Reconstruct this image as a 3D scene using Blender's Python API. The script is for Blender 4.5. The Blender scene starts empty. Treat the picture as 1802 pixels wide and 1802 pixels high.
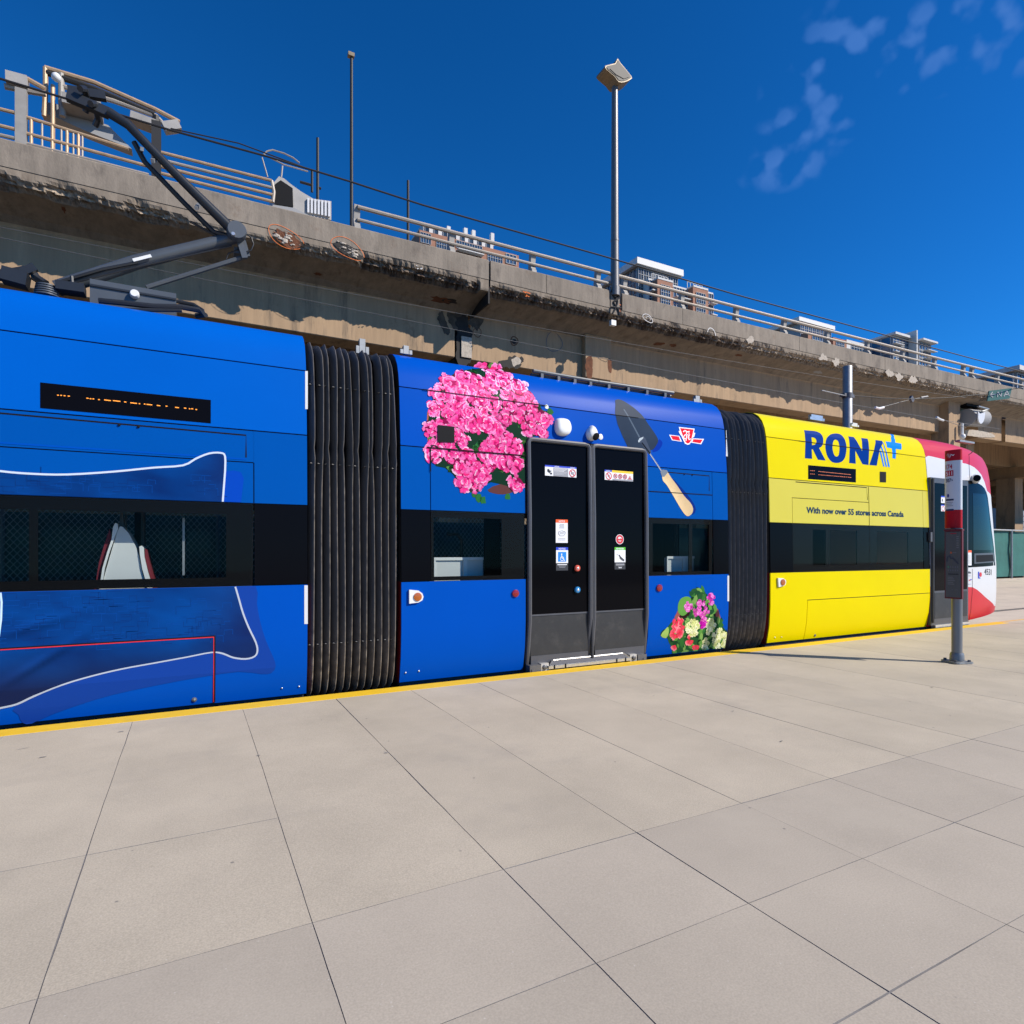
import bpy, bmesh, math, random
from mathutils import Vector, Matrix, noise
from mathutils.geometry import tessellate_polygon
random.seed(7)
SC = bpy.context.scene
COL = SC.collection
PI = math.pi
def R(d): return math.radians(d)

# ------------------------------------------------------------------ survey
# the photo's station: eye 1.45 m above the platform, focal 1063 (of 1802), horizon row 970, turned 28 deg right
FOC, CX, HY, EYE, YAW = 1063.0, 901.0, 970.0, 1.45, math.radians(28.0)
SY, CY = math.sin(YAW), math.cos(YAW)
def at(u, v, Y):
    """photo measurement -> (X, z) on the vertical plane at distance Y"""
    t = math.tan(YAW + math.atan((u-CX)/FOC)); X = t*Y
    return X, EYE + (HY-v)/FOC*(Y*CY + X*SY)
def at3(u, v, Y):
    X, z = at(u, v, Y); return (X, Y, z)
def ground(u, v, z=0):
    Z = (EYE-z)*FOC/(v-HY); l = (u-CX)/FOC*Z
    return Z*SY+l*CY, Z*CY-l*SY
def px_of(X, Y): return CX + FOC*math.tan(math.atan2(X, Y)-YAW)

# ------------------------------------------------------------------ camera, world, sun
cam = bpy.data.cameras.new('camera'); co = bpy.data.objects.new('camera', cam); COL.objects.link(co)
cam.sensor_width = 36; cam.lens = 36*FOC/1802; cam.shift_y = (HY-901)/1802
cam.clip_start = .05; cam.clip_end = 6000
co.location = (0, 0, EYE); co.rotation_euler = (R(90), 0, -YAW)
SC.camera = co
SUN_EL, SUN_AZ = R(37.5), R(135)          # sun stands to the right and behind the camera
w = bpy.data.worlds.new('World'); SC.world = w; w.use_nodes = True
nt = w.node_tree; nt.nodes.clear()
def N(t, **k):
    n = nt.nodes.new(t)
    for a, b in k.items(): setattr(n, a, b)
    return n
out = N('ShaderNodeOutputWorld'); bg = N('ShaderNodeBackground'); sky = N('ShaderNodeTexSky')
sky.sky_type = 'NISHITA'; sky.sun_disc = False; sky.sun_elevation = SUN_EL; sky.sun_rotation = SUN_AZ
sky.altitude = 0; sky.air_density = 1.0; sky.dust_density = 0.0; sky.ozone_density = 1.5
# deep polarised blue: one tone curve per channel over the whole sky
sepc = N('ShaderNodeSeparateColor'); nt.links.new(sky.outputs[0], sepc.inputs[0]); hs = N('ShaderNodeCombineColor')
for ch, (gain, pw) in enumerate(((.0502, 1.76), (.553, 1.19), (1.041, 1.21))):
    p_ = N('ShaderNodeMath', operation='POWER'); nt.links.new(sepc.outputs[ch], p_.inputs[0]); p_.inputs[1].default_value = pw
    q_ = N('ShaderNodeMath', operation='MULTIPLY'); nt.links.new(p_.outputs[0], q_.inputs[0]); q_.inputs[1].default_value = gain; nt.links.new(q_.outputs[0], hs.inputs[ch])
# thin patch of altocumulus high on the right, laid out on a flat layer above the place
tc = N('ShaderNodeTexCoord'); sx = N('ShaderNodeSeparateXYZ'); nt.links.new(tc.outputs['Generated'], sx.inputs[0])
def M(op, a, b=None, c=None, clamp=False):
    n = N('ShaderNodeMath', operation=op, use_clamp=clamp)
    for i, x in enumerate((a, b, c)):
        if x is None: continue
        if isinstance(x, (int, float)): n.inputs[i].default_value = x
        else: nt.links.new(x, n.inputs[i])
    return n.outputs[0]
zc = M('MAXIMUM', sx.outputs[2], .06)
lx = M('DIVIDE', sx.outputs[0], zc); ly = M('DIVIDE', sx.outputs[1], zc)
cv = N('ShaderNodeCombineXYZ'); nt.links.new(lx, cv.inputs[0]); nt.links.new(ly, cv.inputs[1])
n1 = N('ShaderNodeTexNoise'); n1.inputs['Scale'].default_value = 34.0; n1.inputs['Detail'].default_value = 2.6; n1.inputs['Roughness'].default_value = .45
nt.links.new(tc.outputs['Generated'], n1.inputs['Vector'])
mr = N('ShaderNodeMapRange', interpolation_type='SMOOTHSTEP'); mr.inputs[1].default_value = .50; mr.inputs[2].default_value = .68
vo = N('ShaderNodeTexVoronoi', feature='SMOOTH_F1'); vo.inputs['Scale'].default_value = 40.0; vo.inputs['Smoothness'].default_value = .5; nt.links.new(tc.outputs['Generated'], vo.inputs['Vector'])
pf = M('ADD', M('MULTIPLY', n1.outputs[0], .62), M('MULTIPLY', M('SUBTRACT', 1.0, vo.outputs['Distance']), .42))
nt.links.new(pf, mr.inputs[0])
mk = 0.0
for cx_, cy_, r_ in ((1.37, 1.05, .13), (1.29, .92, .14), (1.20, .80, .16), (1.15, .71, .15), (1.26, .70, .18), (1.33, .60, .19), (1.42, .54, .16)):
    rr = M('ADD', M('POWER', M('ABSOLUTE', M('SUBTRACT', lx, cx_)), 2), M('POWER', M('ABSOLUTE', M('SUBTRACT', ly, cy_)), 2))
    mk = M('MAXIMUM', mk, M('SUBTRACT', 1.0, M('DIVIDE', rr, r_*r_), clamp=True))
am = M('MULTIPLY', M('MULTIPLY', mr.outputs[0], mk), .72)
mx = N('ShaderNodeMixRGB'); nt.links.new(am, mx.inputs[0]); nt.links.new(hs.outputs[0], mx.inputs[1]); mx.inputs[2].default_value = (.75, 2.2, 6.2, 1)
nt.links.new(mx.outputs[0], bg.inputs[0]); bg.inputs[1].default_value = .085
nt.links.new(bg.outputs[0], out.inputs[0])
sl = bpy.data.lights.new('sun', 'SUN'); sl.energy = 5.0; sl.angle = R(.5); sl.color = (1, .93, .83)
so = bpy.data.objects.new('sun', sl); COL.objects.link(so)
sd = Vector((math.sin(SUN_AZ)*math.cos(SUN_EL), math.cos(SUN_AZ)*math.cos(SUN_EL), math.sin(SUN_EL)))
so.rotation_euler = sd.to_track_quat('Z', 'Y').to_euler(); so.location = (20, -20, 30)
vs = SC.view_settings; vs.view_transform = 'Standard'; vs.look = 'None'; vs.gamma = 1; vs.use_curve_mapping = False
vs.exposure = .22

# ------------------------------------------------------------------ materials
def lin(c):
    return tuple((x/255/12.92 if x/255 <= .04045 else ((x/255+.055)/1.055)**2.4) for x in c)
MATS = {}
def mat(name, c, rough=.5, metal=0, var=0, vscale=3, stretch=(1, 1, 1), bump=0, bscale=60, coat=0, spec=.5, speck=0, rnd=0, dirt=None, dirtamt=0, dscale=1.2, emit=0, spots=0, streak=0, attr=None, attrc=None, alpha=1):
    m = bpy.data.materials.new(name); MATS[name] = m; m.use_nodes = True
    t = m.node_tree; b = t.nodes['Principled BSDF']; L = t.links.new
    def nn(k, **kw):
        x = t.nodes.new(k)
        for a, v in kw.items(): setattr(x, a, v)
        return x
    b.inputs['Roughness'].default_value = rough; b.inputs['Metallic'].default_value = metal
    b.inputs['Specular IOR Level'].default_value = spec; b.inputs['Coat Weight'].default_value = coat; b.inputs['Coat Roughness'].default_value = .06
    rgb = nn('ShaderNodeRGB'); rgb.outputs[0].default_value = (*c, 1); cur = rgb.outputs[0]
    if attr == 'col':
        a = nn('ShaderNodeAttribute'); a.attribute_name = 'col'; cur = a.outputs['Color']
    co_ = nn('ShaderNodeTexCoord'); mp = nn('ShaderNodeMapping'); mp.inputs['Scale'].default_value = stretch; L(co_.outputs['Object'], mp.inputs[0])
    def tone(fac, lo, hi, cur):
        r = nn('ShaderNodeMapRange'); r.inputs[1].default_value = .25; r.inputs[2].default_value = .75; r.inputs[3].default_value = lo; r.inputs[4].default_value = hi; L(fac, r.inputs[0])
        x = nn('ShaderNodeVectorMath', operation='SCALE'); L(cur, x.inputs[0]); L(r.outputs[0], x.inputs['Scale']); return x.outputs[0]
    if var:
        n = nn('ShaderNodeTexNoise'); n.inputs['Scale'].default_value = vscale; n.inputs['Detail'].default_value = 6; n.inputs['Roughness'].default_value = .62; L(mp.outputs[0], n.inputs['Vector']); cur = tone(n.outputs[0], 1-var, 1+var, cur)
    if speck:
        n = nn('ShaderNodeTexNoise'); n.inputs['Scale'].default_value = 140; n.inputs['Detail'].default_value = 3; L(co_.outputs['Object'], n.inputs['Vector']); cur = tone(n.outputs[0], 1-speck, 1+speck, cur)
    if rnd:
        oi = nn('ShaderNodeObjectInfo'); r = nn('ShaderNodeMapRange'); r.inputs[3].default_value = 1-rnd; r.inputs[4].default_value = 1+rnd; L(oi.outputs['Random'], r.inputs[0])
        x = nn('ShaderNodeVectorMath', operation='SCALE'); L(cur, x.inputs[0]); L(r.outputs[0], x.inputs['Scale']); cur = x.outputs[0]
    if dirt:
        n = nn('ShaderNodeTexNoise'); n.inputs['Scale'].default_value = dscale; n.inputs['Detail'].default_value = 8; n.inputs['Roughness'].default_value = .7; L(mp.outputs[0], n.inputs['Vector'])
        r = nn('ShaderNodeMapRange', interpolation_type='SMOOTHSTEP'); r.inputs[1].default_value = .5; r.inputs[2].default_value = .72; r.inputs[4].default_value = dirtamt; L(n.outputs[0], r.inputs[0])
        x = nn('ShaderNodeMixRGB'); L(r.outputs[0], x.inputs[0]); L(cur, x.inputs[1]); x.inputs[2].default_value = (*dirt, 1); cur = x.outputs[0]
    if streak:
        mp2 = nn('ShaderNodeMapping'); mp2.inputs['Scale'].default_value = (2.6, 1.2, .16); L(co_.outputs['Object'], mp2.inputs[0])
        n = nn('ShaderNodeTexNoise'); n.inputs['Scale'].default_value = 1.7; n.inputs['Detail'].default_value = 9; n.inputs['Roughness'].default_value = .72; L(mp2.outputs[0], n.inputs['Vector']); cur = tone(n.outputs[0], 1-streak, 1+streak*.55, cur)
        n = nn('ShaderNodeTexNoise'); n.inputs['Scale'].default_value = 1.1; n.inputs['Detail'].default_value = 9; n.inputs['Roughness'].default_value = .75; L(co_.outputs['Object'], n.inputs['Vector'])
        r = nn('ShaderNodeMapRange', interpolation_type='SMOOTHSTEP'); r.inputs[1].default_value = .56; r.inputs[2].default_value = .74; r.inputs[4].default_value = .55; L(n.outputs[0], r.inputs[0])
        x = nn('ShaderNodeMixRGB'); L(r.outputs[0], x.inputs[0]); L(cur, x.inputs[1]); x.inputs[2].default_value = (.13, .065, .030, 1); cur = x.outputs[0]
    if spots:
        for sc_, th_, c_, am_ in ((5.0, .055, (.16, .145, .13), .75), (2.3, .035, (.20, .18, .16), .6), (26., .10, (.60, .55, .47), .5)):
            v = nn('ShaderNodeTexVoronoi'); v.inputs['Scale'].default_value = sc_; L(co_.outputs['Object'], v.inputs['Vector'])
            r = nn('ShaderNodeMapRange', interpolation_type='SMOOTHSTEP'); r.inputs[1].default_value = th_; r.inputs[2].default_value = th_*.55; L(v.outputs['Distance'], r.inputs[0])
            sp = nn('ShaderNodeSeparateColor'); L(v.outputs['Color'], sp.inputs[0]); k_ = nn('ShaderNodeMath', operation='GREATER_THAN'); L(sp.outputs[0], k_.inputs[0]); k_.inputs[1].default_value = .62
            m_ = nn('ShaderNodeMath', operation='MULTIPLY'); L(r.outputs[0], m_.inputs[0]); L(k_.outputs[0], m_.inputs[1]); m2 = nn('ShaderNodeMath', operation='MULTIPLY'); L(m_.outputs[0], m2.inputs[0]); m2.inputs[1].default_value = am_
            x = nn('ShaderNodeMixRGB'); L(m2.outputs[0], x.inputs[0]); L(cur, x.inputs[1]); x.inputs[2].default_value = (*c_, 1); cur = x.outputs[0]
    if attrc:
        a = nn('ShaderNodeAttribute'); a.attribute_name = 'spall'
        n = nn('ShaderNodeTexNoise'); n.inputs['Scale'].default_value = 14; n.inputs['Detail'].default_value = 6; L(co_.outputs['Object'], n.inputs['Vector'])
        if attrc == 'col':
            a2 = nn('ShaderNodeAttribute'); a2.attribute_name = 'col'; own = tone(n.outputs[0], .35, 1.7, a2.outputs['Color'])
            x = nn('ShaderNodeMixRGB'); L(a.outputs['Fac'], x.inputs[0]); L(cur, x.inputs[1]); L(own, x.inputs[2]); cur = x.outputs[0]
    if attrc and attrc != 'col':
        cr = nn('ShaderNodeValToRGB'); e = cr.color_ramp.elements; e[0].position = .3; e[0].color = (*attrc[0], 1); e[1].position = .7; e[1].color = (*attrc[1], 1); k = e.new(.5); k.color = (*attrc[2], 1); L(n.outputs[0], cr.inputs[0])
        x = nn('ShaderNodeMixRGB'); L(a.outputs['Fac'], x.inputs[0]); L(cur, x.inputs[1]); L(cr.outputs[0], x.inputs[2]); cur = x.outputs[0]
    L(cur, b.inputs['Base Color'])
    if bump:
        n = nn('ShaderNodeTexNoise'); n.inputs['Scale'].default_value = bscale; n.inputs['Detail'].default_value = 5; L(mp.outputs[0], n.inputs['Vector'])
        bm_ = nn('ShaderNodeBump'); bm_.inputs['Strength'].default_value = bump; bm_.inputs['Distance'].default_value = .01; L(n.outputs[0], bm_.inputs['Height']); L(bm_.outputs[0], b.inputs['Normal'])
    if emit:
        b.inputs['Emission Color'].default_value = (*c, 1); b.inputs['Emission Strength'].default_value = emit
    return m
def glass(name, tint, gloss=.05, rough=.02):
    m = bpy.data.materials.new(name); MATS[name] = m; m.use_nodes = True; t = m.node_tree; t.nodes.clear(); L = t.links.new
    o = t.nodes.new('ShaderNodeOutputMaterial'); tr = t.nodes.new('ShaderNodeBsdfTransparent'); tr.inputs[0].default_value = (*tint, 1)
    g = t.nodes.new('ShaderNodeBsdfGlossy'); g.inputs['Roughness'].default_value = rough; f = t.nodes.new('ShaderNodeFresnel'); f.inputs[0].default_value = 1.17
    x = t.nodes.new('ShaderNodeMixShader'); L(f.outputs[0], x.inputs[0]); L(tr.outputs[0], x.inputs[1]); L(g.outputs[0], x.inputs[2]); L(x.outputs[0], o.inputs[0]); return m

CONC = (.25, .208, .163)
mat('slab', (.462, .396, .294), .85, var=.12, vscale=1.2, speck=.17, rnd=.04, bump=.08, bscale=60, dirt=(.35, .305, .24), dirtamt=.5, dscale=.8, spots=1)
mat('slab_smooth', (.43, .370, .284), .8, var=.11, vscale=.9, speck=.12, rnd=.045, bump=.04, bscale=60, dirt=(.47, .41, .315), dirtamt=.5, dscale=.7, spots=1)
mat('joint', (.19, .18, .175), .95, var=.35, vscale=5)
mat('bed', (.09, .085, .08), .95, var=.2)
mat('yellow_line', (.78, .48, .012), .7, var=.07, vscale=14, dirt=(.5, .34, .05), dirtamt=.3, dscale=5)
mat('faded_line', (.62, .36, .10), .8, var=.2, vscale=12)
mat('asphalt', (.055, .05, .047), .9, var=.25, vscale=6, speck=.3, bump=.4)
mat('apron', (.56, .47, .37), .9, var=.12, vscale=1.5, speck=.1, dirt=(.36, .31, .26), dirtamt=.5, dscale=.6)
mat('rail_steel', (.28, .25, .23), .35, .9, var=.2)
mat('blue', (.0004, .069, .405), .36, var=.03, vscale=1.3, spec=.035)
mat('blue_upper_lit', (.0004, .094, .445), .36, var=.03, vscale=1.3, spec=.035)  # brighter light on car A's top panels put into the blue
mat('blue_film', (.0006, .073, .335), .26, var=.03, vscale=1.3, spec=.06)
mat('yellow', (.71, .585, .0), .26, var=.025, vscale=1.3, spec=.05)
mat('yellow_film', (.60, .52, .05), .3, var=.02, vscale=2, spec=.25)
mat('white', (.64, .64, .64), .35, spec=.3, var=.015)
mat('white_plastic', (.74, .74, .72), .35, var=.04, vscale=20)
mat('red', (.58, .016, .028), .32, spec=.35, var=.02)
mat('red_thin', (.7, .02, .04), .4)
mat('black_gloss', (.0035, .0035, .005), .14, spec=.04)
mat('black_matt', (.010, .010, .011), .7, spec=.12)
mat('frit', (.004, .004, .005), .6, spec=.1)
mat('seam', (.010, .009, .009), .8, spec=.08)
mat('shell', (.02, .02, .022), .7)
mat('shell_red', (.20, .008, .010), .6)
mat('rubber', (.048, .048, .051), .5, var=.25, vscale=6, stretch=(6, 1, .6), bump=.1, bscale=20, spec=.45, attrc=((.07, .058, .046), (.30, .25, .195), (.19, .155, .12)))
mat('door_frame', (.075, .075, .082), .42, var=.12, vscale=5)
mat('kick', (.024, .023, .022), .5, var=.2, vscale=7, dirt=(.09, .08, .07), dirtamt=.3, dscale=5)
mat('steel', (.55, .54, .52), .35, .85, var=.15, vscale=30)
mat('alu', (.62, .60, .57), .4, .6, var=.15, vscale=12)
mat('grip', (.10, .10, .11), .8, speck=.3)
mat('cast', (.12, .12, .125), .5, .4, var=.2)
mat('panto', (.075, .085, .095), .42, .1, var=.12, vscale=4, coat=.1)
mat('panto_dark', (.018, .020, .023), .4, var=.2)
mat('print', (1, 1, 1), .36, attr='col', spec=.035)
mat('decal', (1, 1, 1), .45, attr='col')
mat('amber_lamp', (.42, .10, .006), .2, coat=.6, var=.35, vscale=120)
mat('red_lamp', (.25, .004, .008), .2, coat=.6, var=.35, vscale=120)
mat('orange_led', (1.0, .33, .03), .5, emit=.55)
mat('orange_led_dim', (.75, .18, .05), .5, emit=.3)
mat('seat_grey', (.62, .63, .61), .5, var=.05)
mat('seat_red', (.16, .008, .02), .8)
mat('interior', (.05, .05, .055), .7)
mat('interior_light', (.14, .14, .14), .7)
mat('pole_dark', (.03, .03, .032), .4)
mat('mesh_wire', (.75, .80, .78), .6)
mat('fabric_green', (.05, .17, .155), .85, var=.25, vscale=2.5, bump=.5, bscale=6)
mat('hoarding', (.02, .125, .105), .8, var=.22, vscale=1.2, bump=.6, bscale=2.5)
mat('galv', (.30, .31, .31), .5, .5, var=.12, vscale=9)
mat('concrete', CONC, .92, streak=.30, var=.26, vscale=1.6, stretch=(1, 1, .55), speck=.18, bump=.6, bscale=26, dirt=(.115, .095, .078), dirtamt=.7, dscale=1.9)
mat('concrete_fascia', (.26, .21, .158), .92, streak=.34, var=.2, vscale=2.2, stretch=(1.6, 1, .5), speck=.12, bump=.4, bscale=20, dirt=(.13, .09, .06), dirtamt=.7, dscale=2.1,
    attrc='col')
mat('concrete_girder', (.41, .275, .16), .92, streak=.25, var=.14, vscale=1.2, stretch=(2.2, 1, .3), speck=.08, bump=.3, bscale=16, dirt=(.10, .082, .062), dirtamt=.75, dscale=1.2)
mat('stain', (.018, .015, .013), .8, var=.5, vscale=5)
mat('stain_mid', (.075, .058, .042), .9, var=.6, vscale=6)
mat('rust', (.13, .045, .018), .9, var=.45, vscale=9)
mat('spall_pale', (.44, .38, .31), .95, var=.3, vscale=14, bump=.8, bscale=30)
mat('orange_paint', (.75, .17, .025), .8, var=.15, vscale=20)
mat('white_paint', (.62, .60, .57), .8, var=.2, vscale=20)
mat('rail_tan', (.34, .295, .245), .55, .2, var=.12, vscale=6)
mat('post_grey', (.30, .28, .25), .6, .1, var=.15, vscale=6)
mat('rail_orange', (.44, .30, .18), .5, .2, var=.2, vscale=8)
mat('lamp_pole', (.17, .165, .16), .42, .35, var=.1, vscale=4, stretch=(1, 1, .2))
mat('lamp_head', (.20, .155, .095), .5, .2, var=.2, vscale=8)
mat('lamp_shaded', (.035, .030, .022), .6, var=.3, vscale=6)  # shade under the lamp head put into the colour
mat('dark_pole', (.012, .011, .010), .6)
mat('wire', (.012, .011, .012), .6)
mat('wire_grey', (.12, .12, .12), .5, .3)
mat('sign_green', (.008, .105, .085), .5)
mat('sign_red', (.46, .003, .010), .45, spec=.25)
mat('frame_red', (.12, .008, .012), .5)
mat('dirt_ground', (.075, .066, .056), .95, var=.3, vscale=.8, speck=.15)
mat('sign_white', (.66, .66, .67), .42, coat=.15)
mat('panel_grey', (.105, .105, .10), .5, spec=.2)
mat('post_metal', (.20, .205, .21), .42, .5, var=.12, vscale=8, stretch=(1, 1, .2))
mat('brick', (.34, .165, .105), .9, var=.14, vscale=.6, speck=.1)
mat('pale_block', (.60, .58, .55), .8, var=.06, vscale=.3)
mat('grey_block', (.30, .30, .30), .8, var=.1, vscale=.3)
mat('tower_white', (.72, .70, .66), .7, var=.05)
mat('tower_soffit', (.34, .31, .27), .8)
mat('window_blue', (.035, .075, .13), .12, var=.5, vscale=.35, spec=.8)
mat('window_dark', (.03, .05, .065), .12, var=.6, vscale=.4, spec=.8)
mat('mullion', (.40, .40, .40), .6)
mat('booth', (.36, .34, .31), .6, var=.15)
mat('button_red', (.62, .10, .06), .35); mat('button_blue', (.02, .20, .45), .35); mat('door_glass_m', (.003, .003, .004), .08, spec=.05)
glass('tram_glass', (.80, .84, .83)); glass('far_glass', (.80, .85, .84))
glass('balcony_glass', (.35, .5, .55))

# ------------------------------------------------------------------ mesh helpers
class MB:
    def __init__(s): s.v = []; s.f = []; s.m = []; s.c = []; s.a = []
    def add(s, vs, fs, m=0, col=None):
        o = len(s.v); s.v += [tuple(p) for p in vs]
        for f in fs:
            s.f.append([i+o for i in f]); s.m.append(m); s.c.append(col)
        return s
    def box(s, a, b, m=0, col=None):
        x0, y0, z0 = (min(a[i], b[i]) for i in range(3)); x1, y1, z1 = (max(a[i], b[i]) for i in range(3))
        return s.add([(x0,y0,z0),(x1,y0,z0),(x1,y1,z0),(x0,y1,z0),(x0,y0,z1),(x1,y0,z1),(x1,y1,z1),(x0,y1,z1)],
              [(0,3,2,1),(4,5,6,7),(0,1,5,4),(1,2,6,5),(2,3,7,6),(3,0,4,7)], m, col)
    def bar(s, p, q, wd, h, m=0, up=(0, 0, 1)):
        p, q = Vector(p), Vector(q); d = (q-p).normalized(); u = Vector(up)
        if abs(d.dot(u)) > .98: u = Vector((1, 0, 0))
        a = d.cross(u).normalized(); b = a.cross(d).normalized(); vs = []
        for e in (p, q):
            for i, j in ((-1,-1),(1,-1),(1,1),(-1,1)): vs.append(e+a*wd/2*i+b*h/2*j)
        return s.add(vs, [(0,3,2,1),(4,5,6,7),(0,1,5,4),(1,2,6,5),(2,3,7,6),(3,0,4,7)], m)
    def tube(s, pts, r, n=8, m=0, caps=True):
        pts = [Vector(p) for p in pts]; rs = r if isinstance(r, (list, tuple)) else [r]*len(pts)
        vs = []; pa = None
        for i, p in enumerate(pts):
            d = (pts[min(i+1, len(pts)-1)]-pts[max(i-1, 0)]).normalized()
            if pa is None:
                a = d.cross(Vector((0, 0, 1)) if abs(d.z) < .9 else Vector((1, 0, 0))).normalized()
            else:
                a = (pa - d*pa.dot(d)).normalized()
            pa = a; b = d.cross(a)
            for k in range(n):
                t = 2*PI*k/n; vs.append(p+(a*math.cos(t)+b*math.sin(t))*rs[i])
        fs = [(i*n+k, i*n+(k+1) % n, (i+1)*n+(k+1) % n, (i+1)*n+k) for i in range(len(pts)-1) for k in range(n)]
        if caps: fs += [tuple(range(n-1, -1, -1)), tuple((len(pts)-1)*n+k for k in range(n))]
        return s.add(vs, fs, m)
    def disc(s, c, nrm, r, h, n=20, m=0, rim=.0):
        """short cylinder whose base is at c, standing along nrm"""
        c = Vector(c); d = Vector(nrm).normalized()
        return s.tube([c, c+d*h*.7, c+d*h], [r, r, r*(1-rim)], n, m)
    def prism(s, poly, fn0, fn1, m=0, holes=()):
        """extrude 2-D poly between two mappings (p)->3D"""
        cs = [poly]+list(holes); flat = [p for c in cs for p in c]; n = len(flat)
        tr = tessellate_polygon([[Vector((p[0], p[1], 0)) for p in c] for c in cs])
        vs = [fn0(p) for p in flat]+[fn1(p) for p in flat]
        fs = [tuple(t) for t in tr]+[tuple(i+n for i in reversed(t)) for t in tr]; o = 0
        for c in cs:
            k = len(c); fs += [(o+i, o+(i+1) % k, n+o+(i+1) % k, n+o+i) for i in range(k)]; o += k
        return s.add(vs, fs, m)
    def ball(s, c, r, n=12, m=0, sc=(1, 1, 1)):
        vs = []; k = n//2
        for i in range(k+1):
            a = PI*i/k
            for j in range(n):
                b = 2*PI*j/n; vs.append((c[0]+r*sc[0]*math.sin(a)*math.cos(b), c[1]+r*sc[1]*math.sin(a)*math.sin(b), c[2]+r*sc[2]*math.cos(a)))
        return s.add(vs, [(i*n+j, (i+1)*n+j, (i+1)*n+(j+1) % n, i*n+(j+1) % n) for i in range(k) for j in range(n)], m)
WO = {}
def root(name, label, cat, loc=(0, 0, 0), group=None):
    o = bpy.data.objects.new(name, None); COL.objects.link(o); o.location = loc; o.empty_display_size = .3
    o['label'] = label; o['category'] = cat
    if group: o['group'] = group
    WO[o.name] = Vector(loc); return o
def tag(o, label, cat, group=None):
    o['label'] = label; o['category'] = cat
    if group: o['group'] = group
    return o
def obj(name, mb, mats, parent=None, smooth=False, label=None, kind=None, fixn=True, org=None):
    me = bpy.data.meshes.new(name); off = WO[parent.name] if parent else Vector(org or (0, 0, 0))
    me.from_pydata([(x-off.x, y-off.y, z-off.z) for x, y, z in mb.v], [], mb.f)
    for m in (mats if isinstance(mats, (list, tuple)) else [mats]): me.materials.append(MATS[m])
    me.polygons.foreach_set('material_index', mb.m)
    if any(c is not None for c in mb.c):
        ca = me.color_attributes.new('col', 'FLOAT_COLOR', 'CORNER'); d = []
        for p, c in zip(me.polygons, mb.c):
            if c is None: c = (1, 1, 1)
            if isinstance(c[0], (tuple, list)):
                for q in c: d += [q[0], q[1], q[2], 1]
            else: d += [c[0], c[1], c[2], 1]*p.loop_total
        ca.data.foreach_set('color', d)
    if mb.a:
        at_ = me.attributes.new('spall', 'FLOAT', 'POINT'); at_.data.foreach_set('value', mb.a)  # on the bellows folds: dust and painted edge light
    me.update()
    if fixn:
        bm = bmesh.new(); bm.from_mesh(me); bmesh.ops.recalc_face_normals(bm, faces=bm.faces); bm.to_mesh(me); bm.free()
    if smooth:
        me.polygons.foreach_set('use_smooth', [True]*len(me.polygons))
        if smooth != 'all': me.set_sharp_from_angle(angle=R(40))
    o = bpy.data.objects.new(name, me); COL.objects.link(o)
    if parent: o.parent = parent
    else: o.location = off
    WO[o.name] = off
    if label: o['label'] = label
    if kind: o['kind'] = kind
    return o
def dup(o, parent, delta=(0, 0, 0)):
    c = o.copy(); COL.objects.link(c); c.parent = parent
    c.location = o.location+Vector(delta); WO[c.name] = WO[parent.name] if parent else Vector(c.location); return c
def smoothpoly(pts, k=4, closed=True):
    r = []; n = len(pts)
    for i in range(n if closed else n-1):
        p0, p1, p2, p3 = (pts[(i+j-1) % n] if closed else pts[max(0, min(n-1, i+j-1))] for j in range(4))
        for q in range(k):
            t = q/k
            r.append(tuple(.5*((2*p1[a])+(-p0[a]+p2[a])*t+(2*p0[a]-5*p1[a]+4*p2[a]-p3[a])*t*t+(-p0[a]+3*p1[a]-3*p2[a]+p3[a])*t**3) for a in (0, 1)))
    if not closed: r.append(tuple(pts[-1]))
    return r
def ribbon(pts, wd):
    """closed outline of a stroke along 2-D points; wd number or list"""
    L, Rr = [], []; n = len(pts)
    for i, p in enumerate(pts):
        a = pts[max(i-1, 0)]; b = pts[min(i+1, n-1)]; dx_, dy_ = b[0]-a[0], b[1]-a[1]; l = math.hypot(dx_, dy_) or 1
        h = (wd[i] if isinstance(wd, (list, tuple)) else wd)/2
        L.append((p[0]-dy_/l*h, p[1]+dx_/l*h)); Rr.append((p[0]+dy_/l*h, p[1]-dx_/l*h))
    return L+Rr[::-1]
def text2d(s, bold=0.0):
    """flat triangles of a word in the built-in font: verts normalised to cap height 1, width returned"""
    cu = bpy.data.curves.new('t', 'FONT'); cu.body = s; cu.size = 1; cu.offset = bold; cu.resolution_u = 3
    o = bpy.data.objects.new('t', cu); COL.objects.link(o)
    dg = bpy.context.evaluated_depsgraph_get(); me = bpy.data.meshes.new_from_object(o.evaluated_get(dg))
    vs = [(v.co.x, v.co.y) for v in me.vertices]; fs = [tuple(p.vertices) for p in me.polygons]
    bpy.data.objects.remove(o); bpy.data.curves.remove(cu); bpy.data.meshes.remove(me)
    x0 = min(v[0] for v in vs); x1 = max(v[0] for v in vs); ymax = max(v[1] for v in vs)
    return [((x-x0), y) for x, y in vs], fs, x1-x0, ymax
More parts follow.
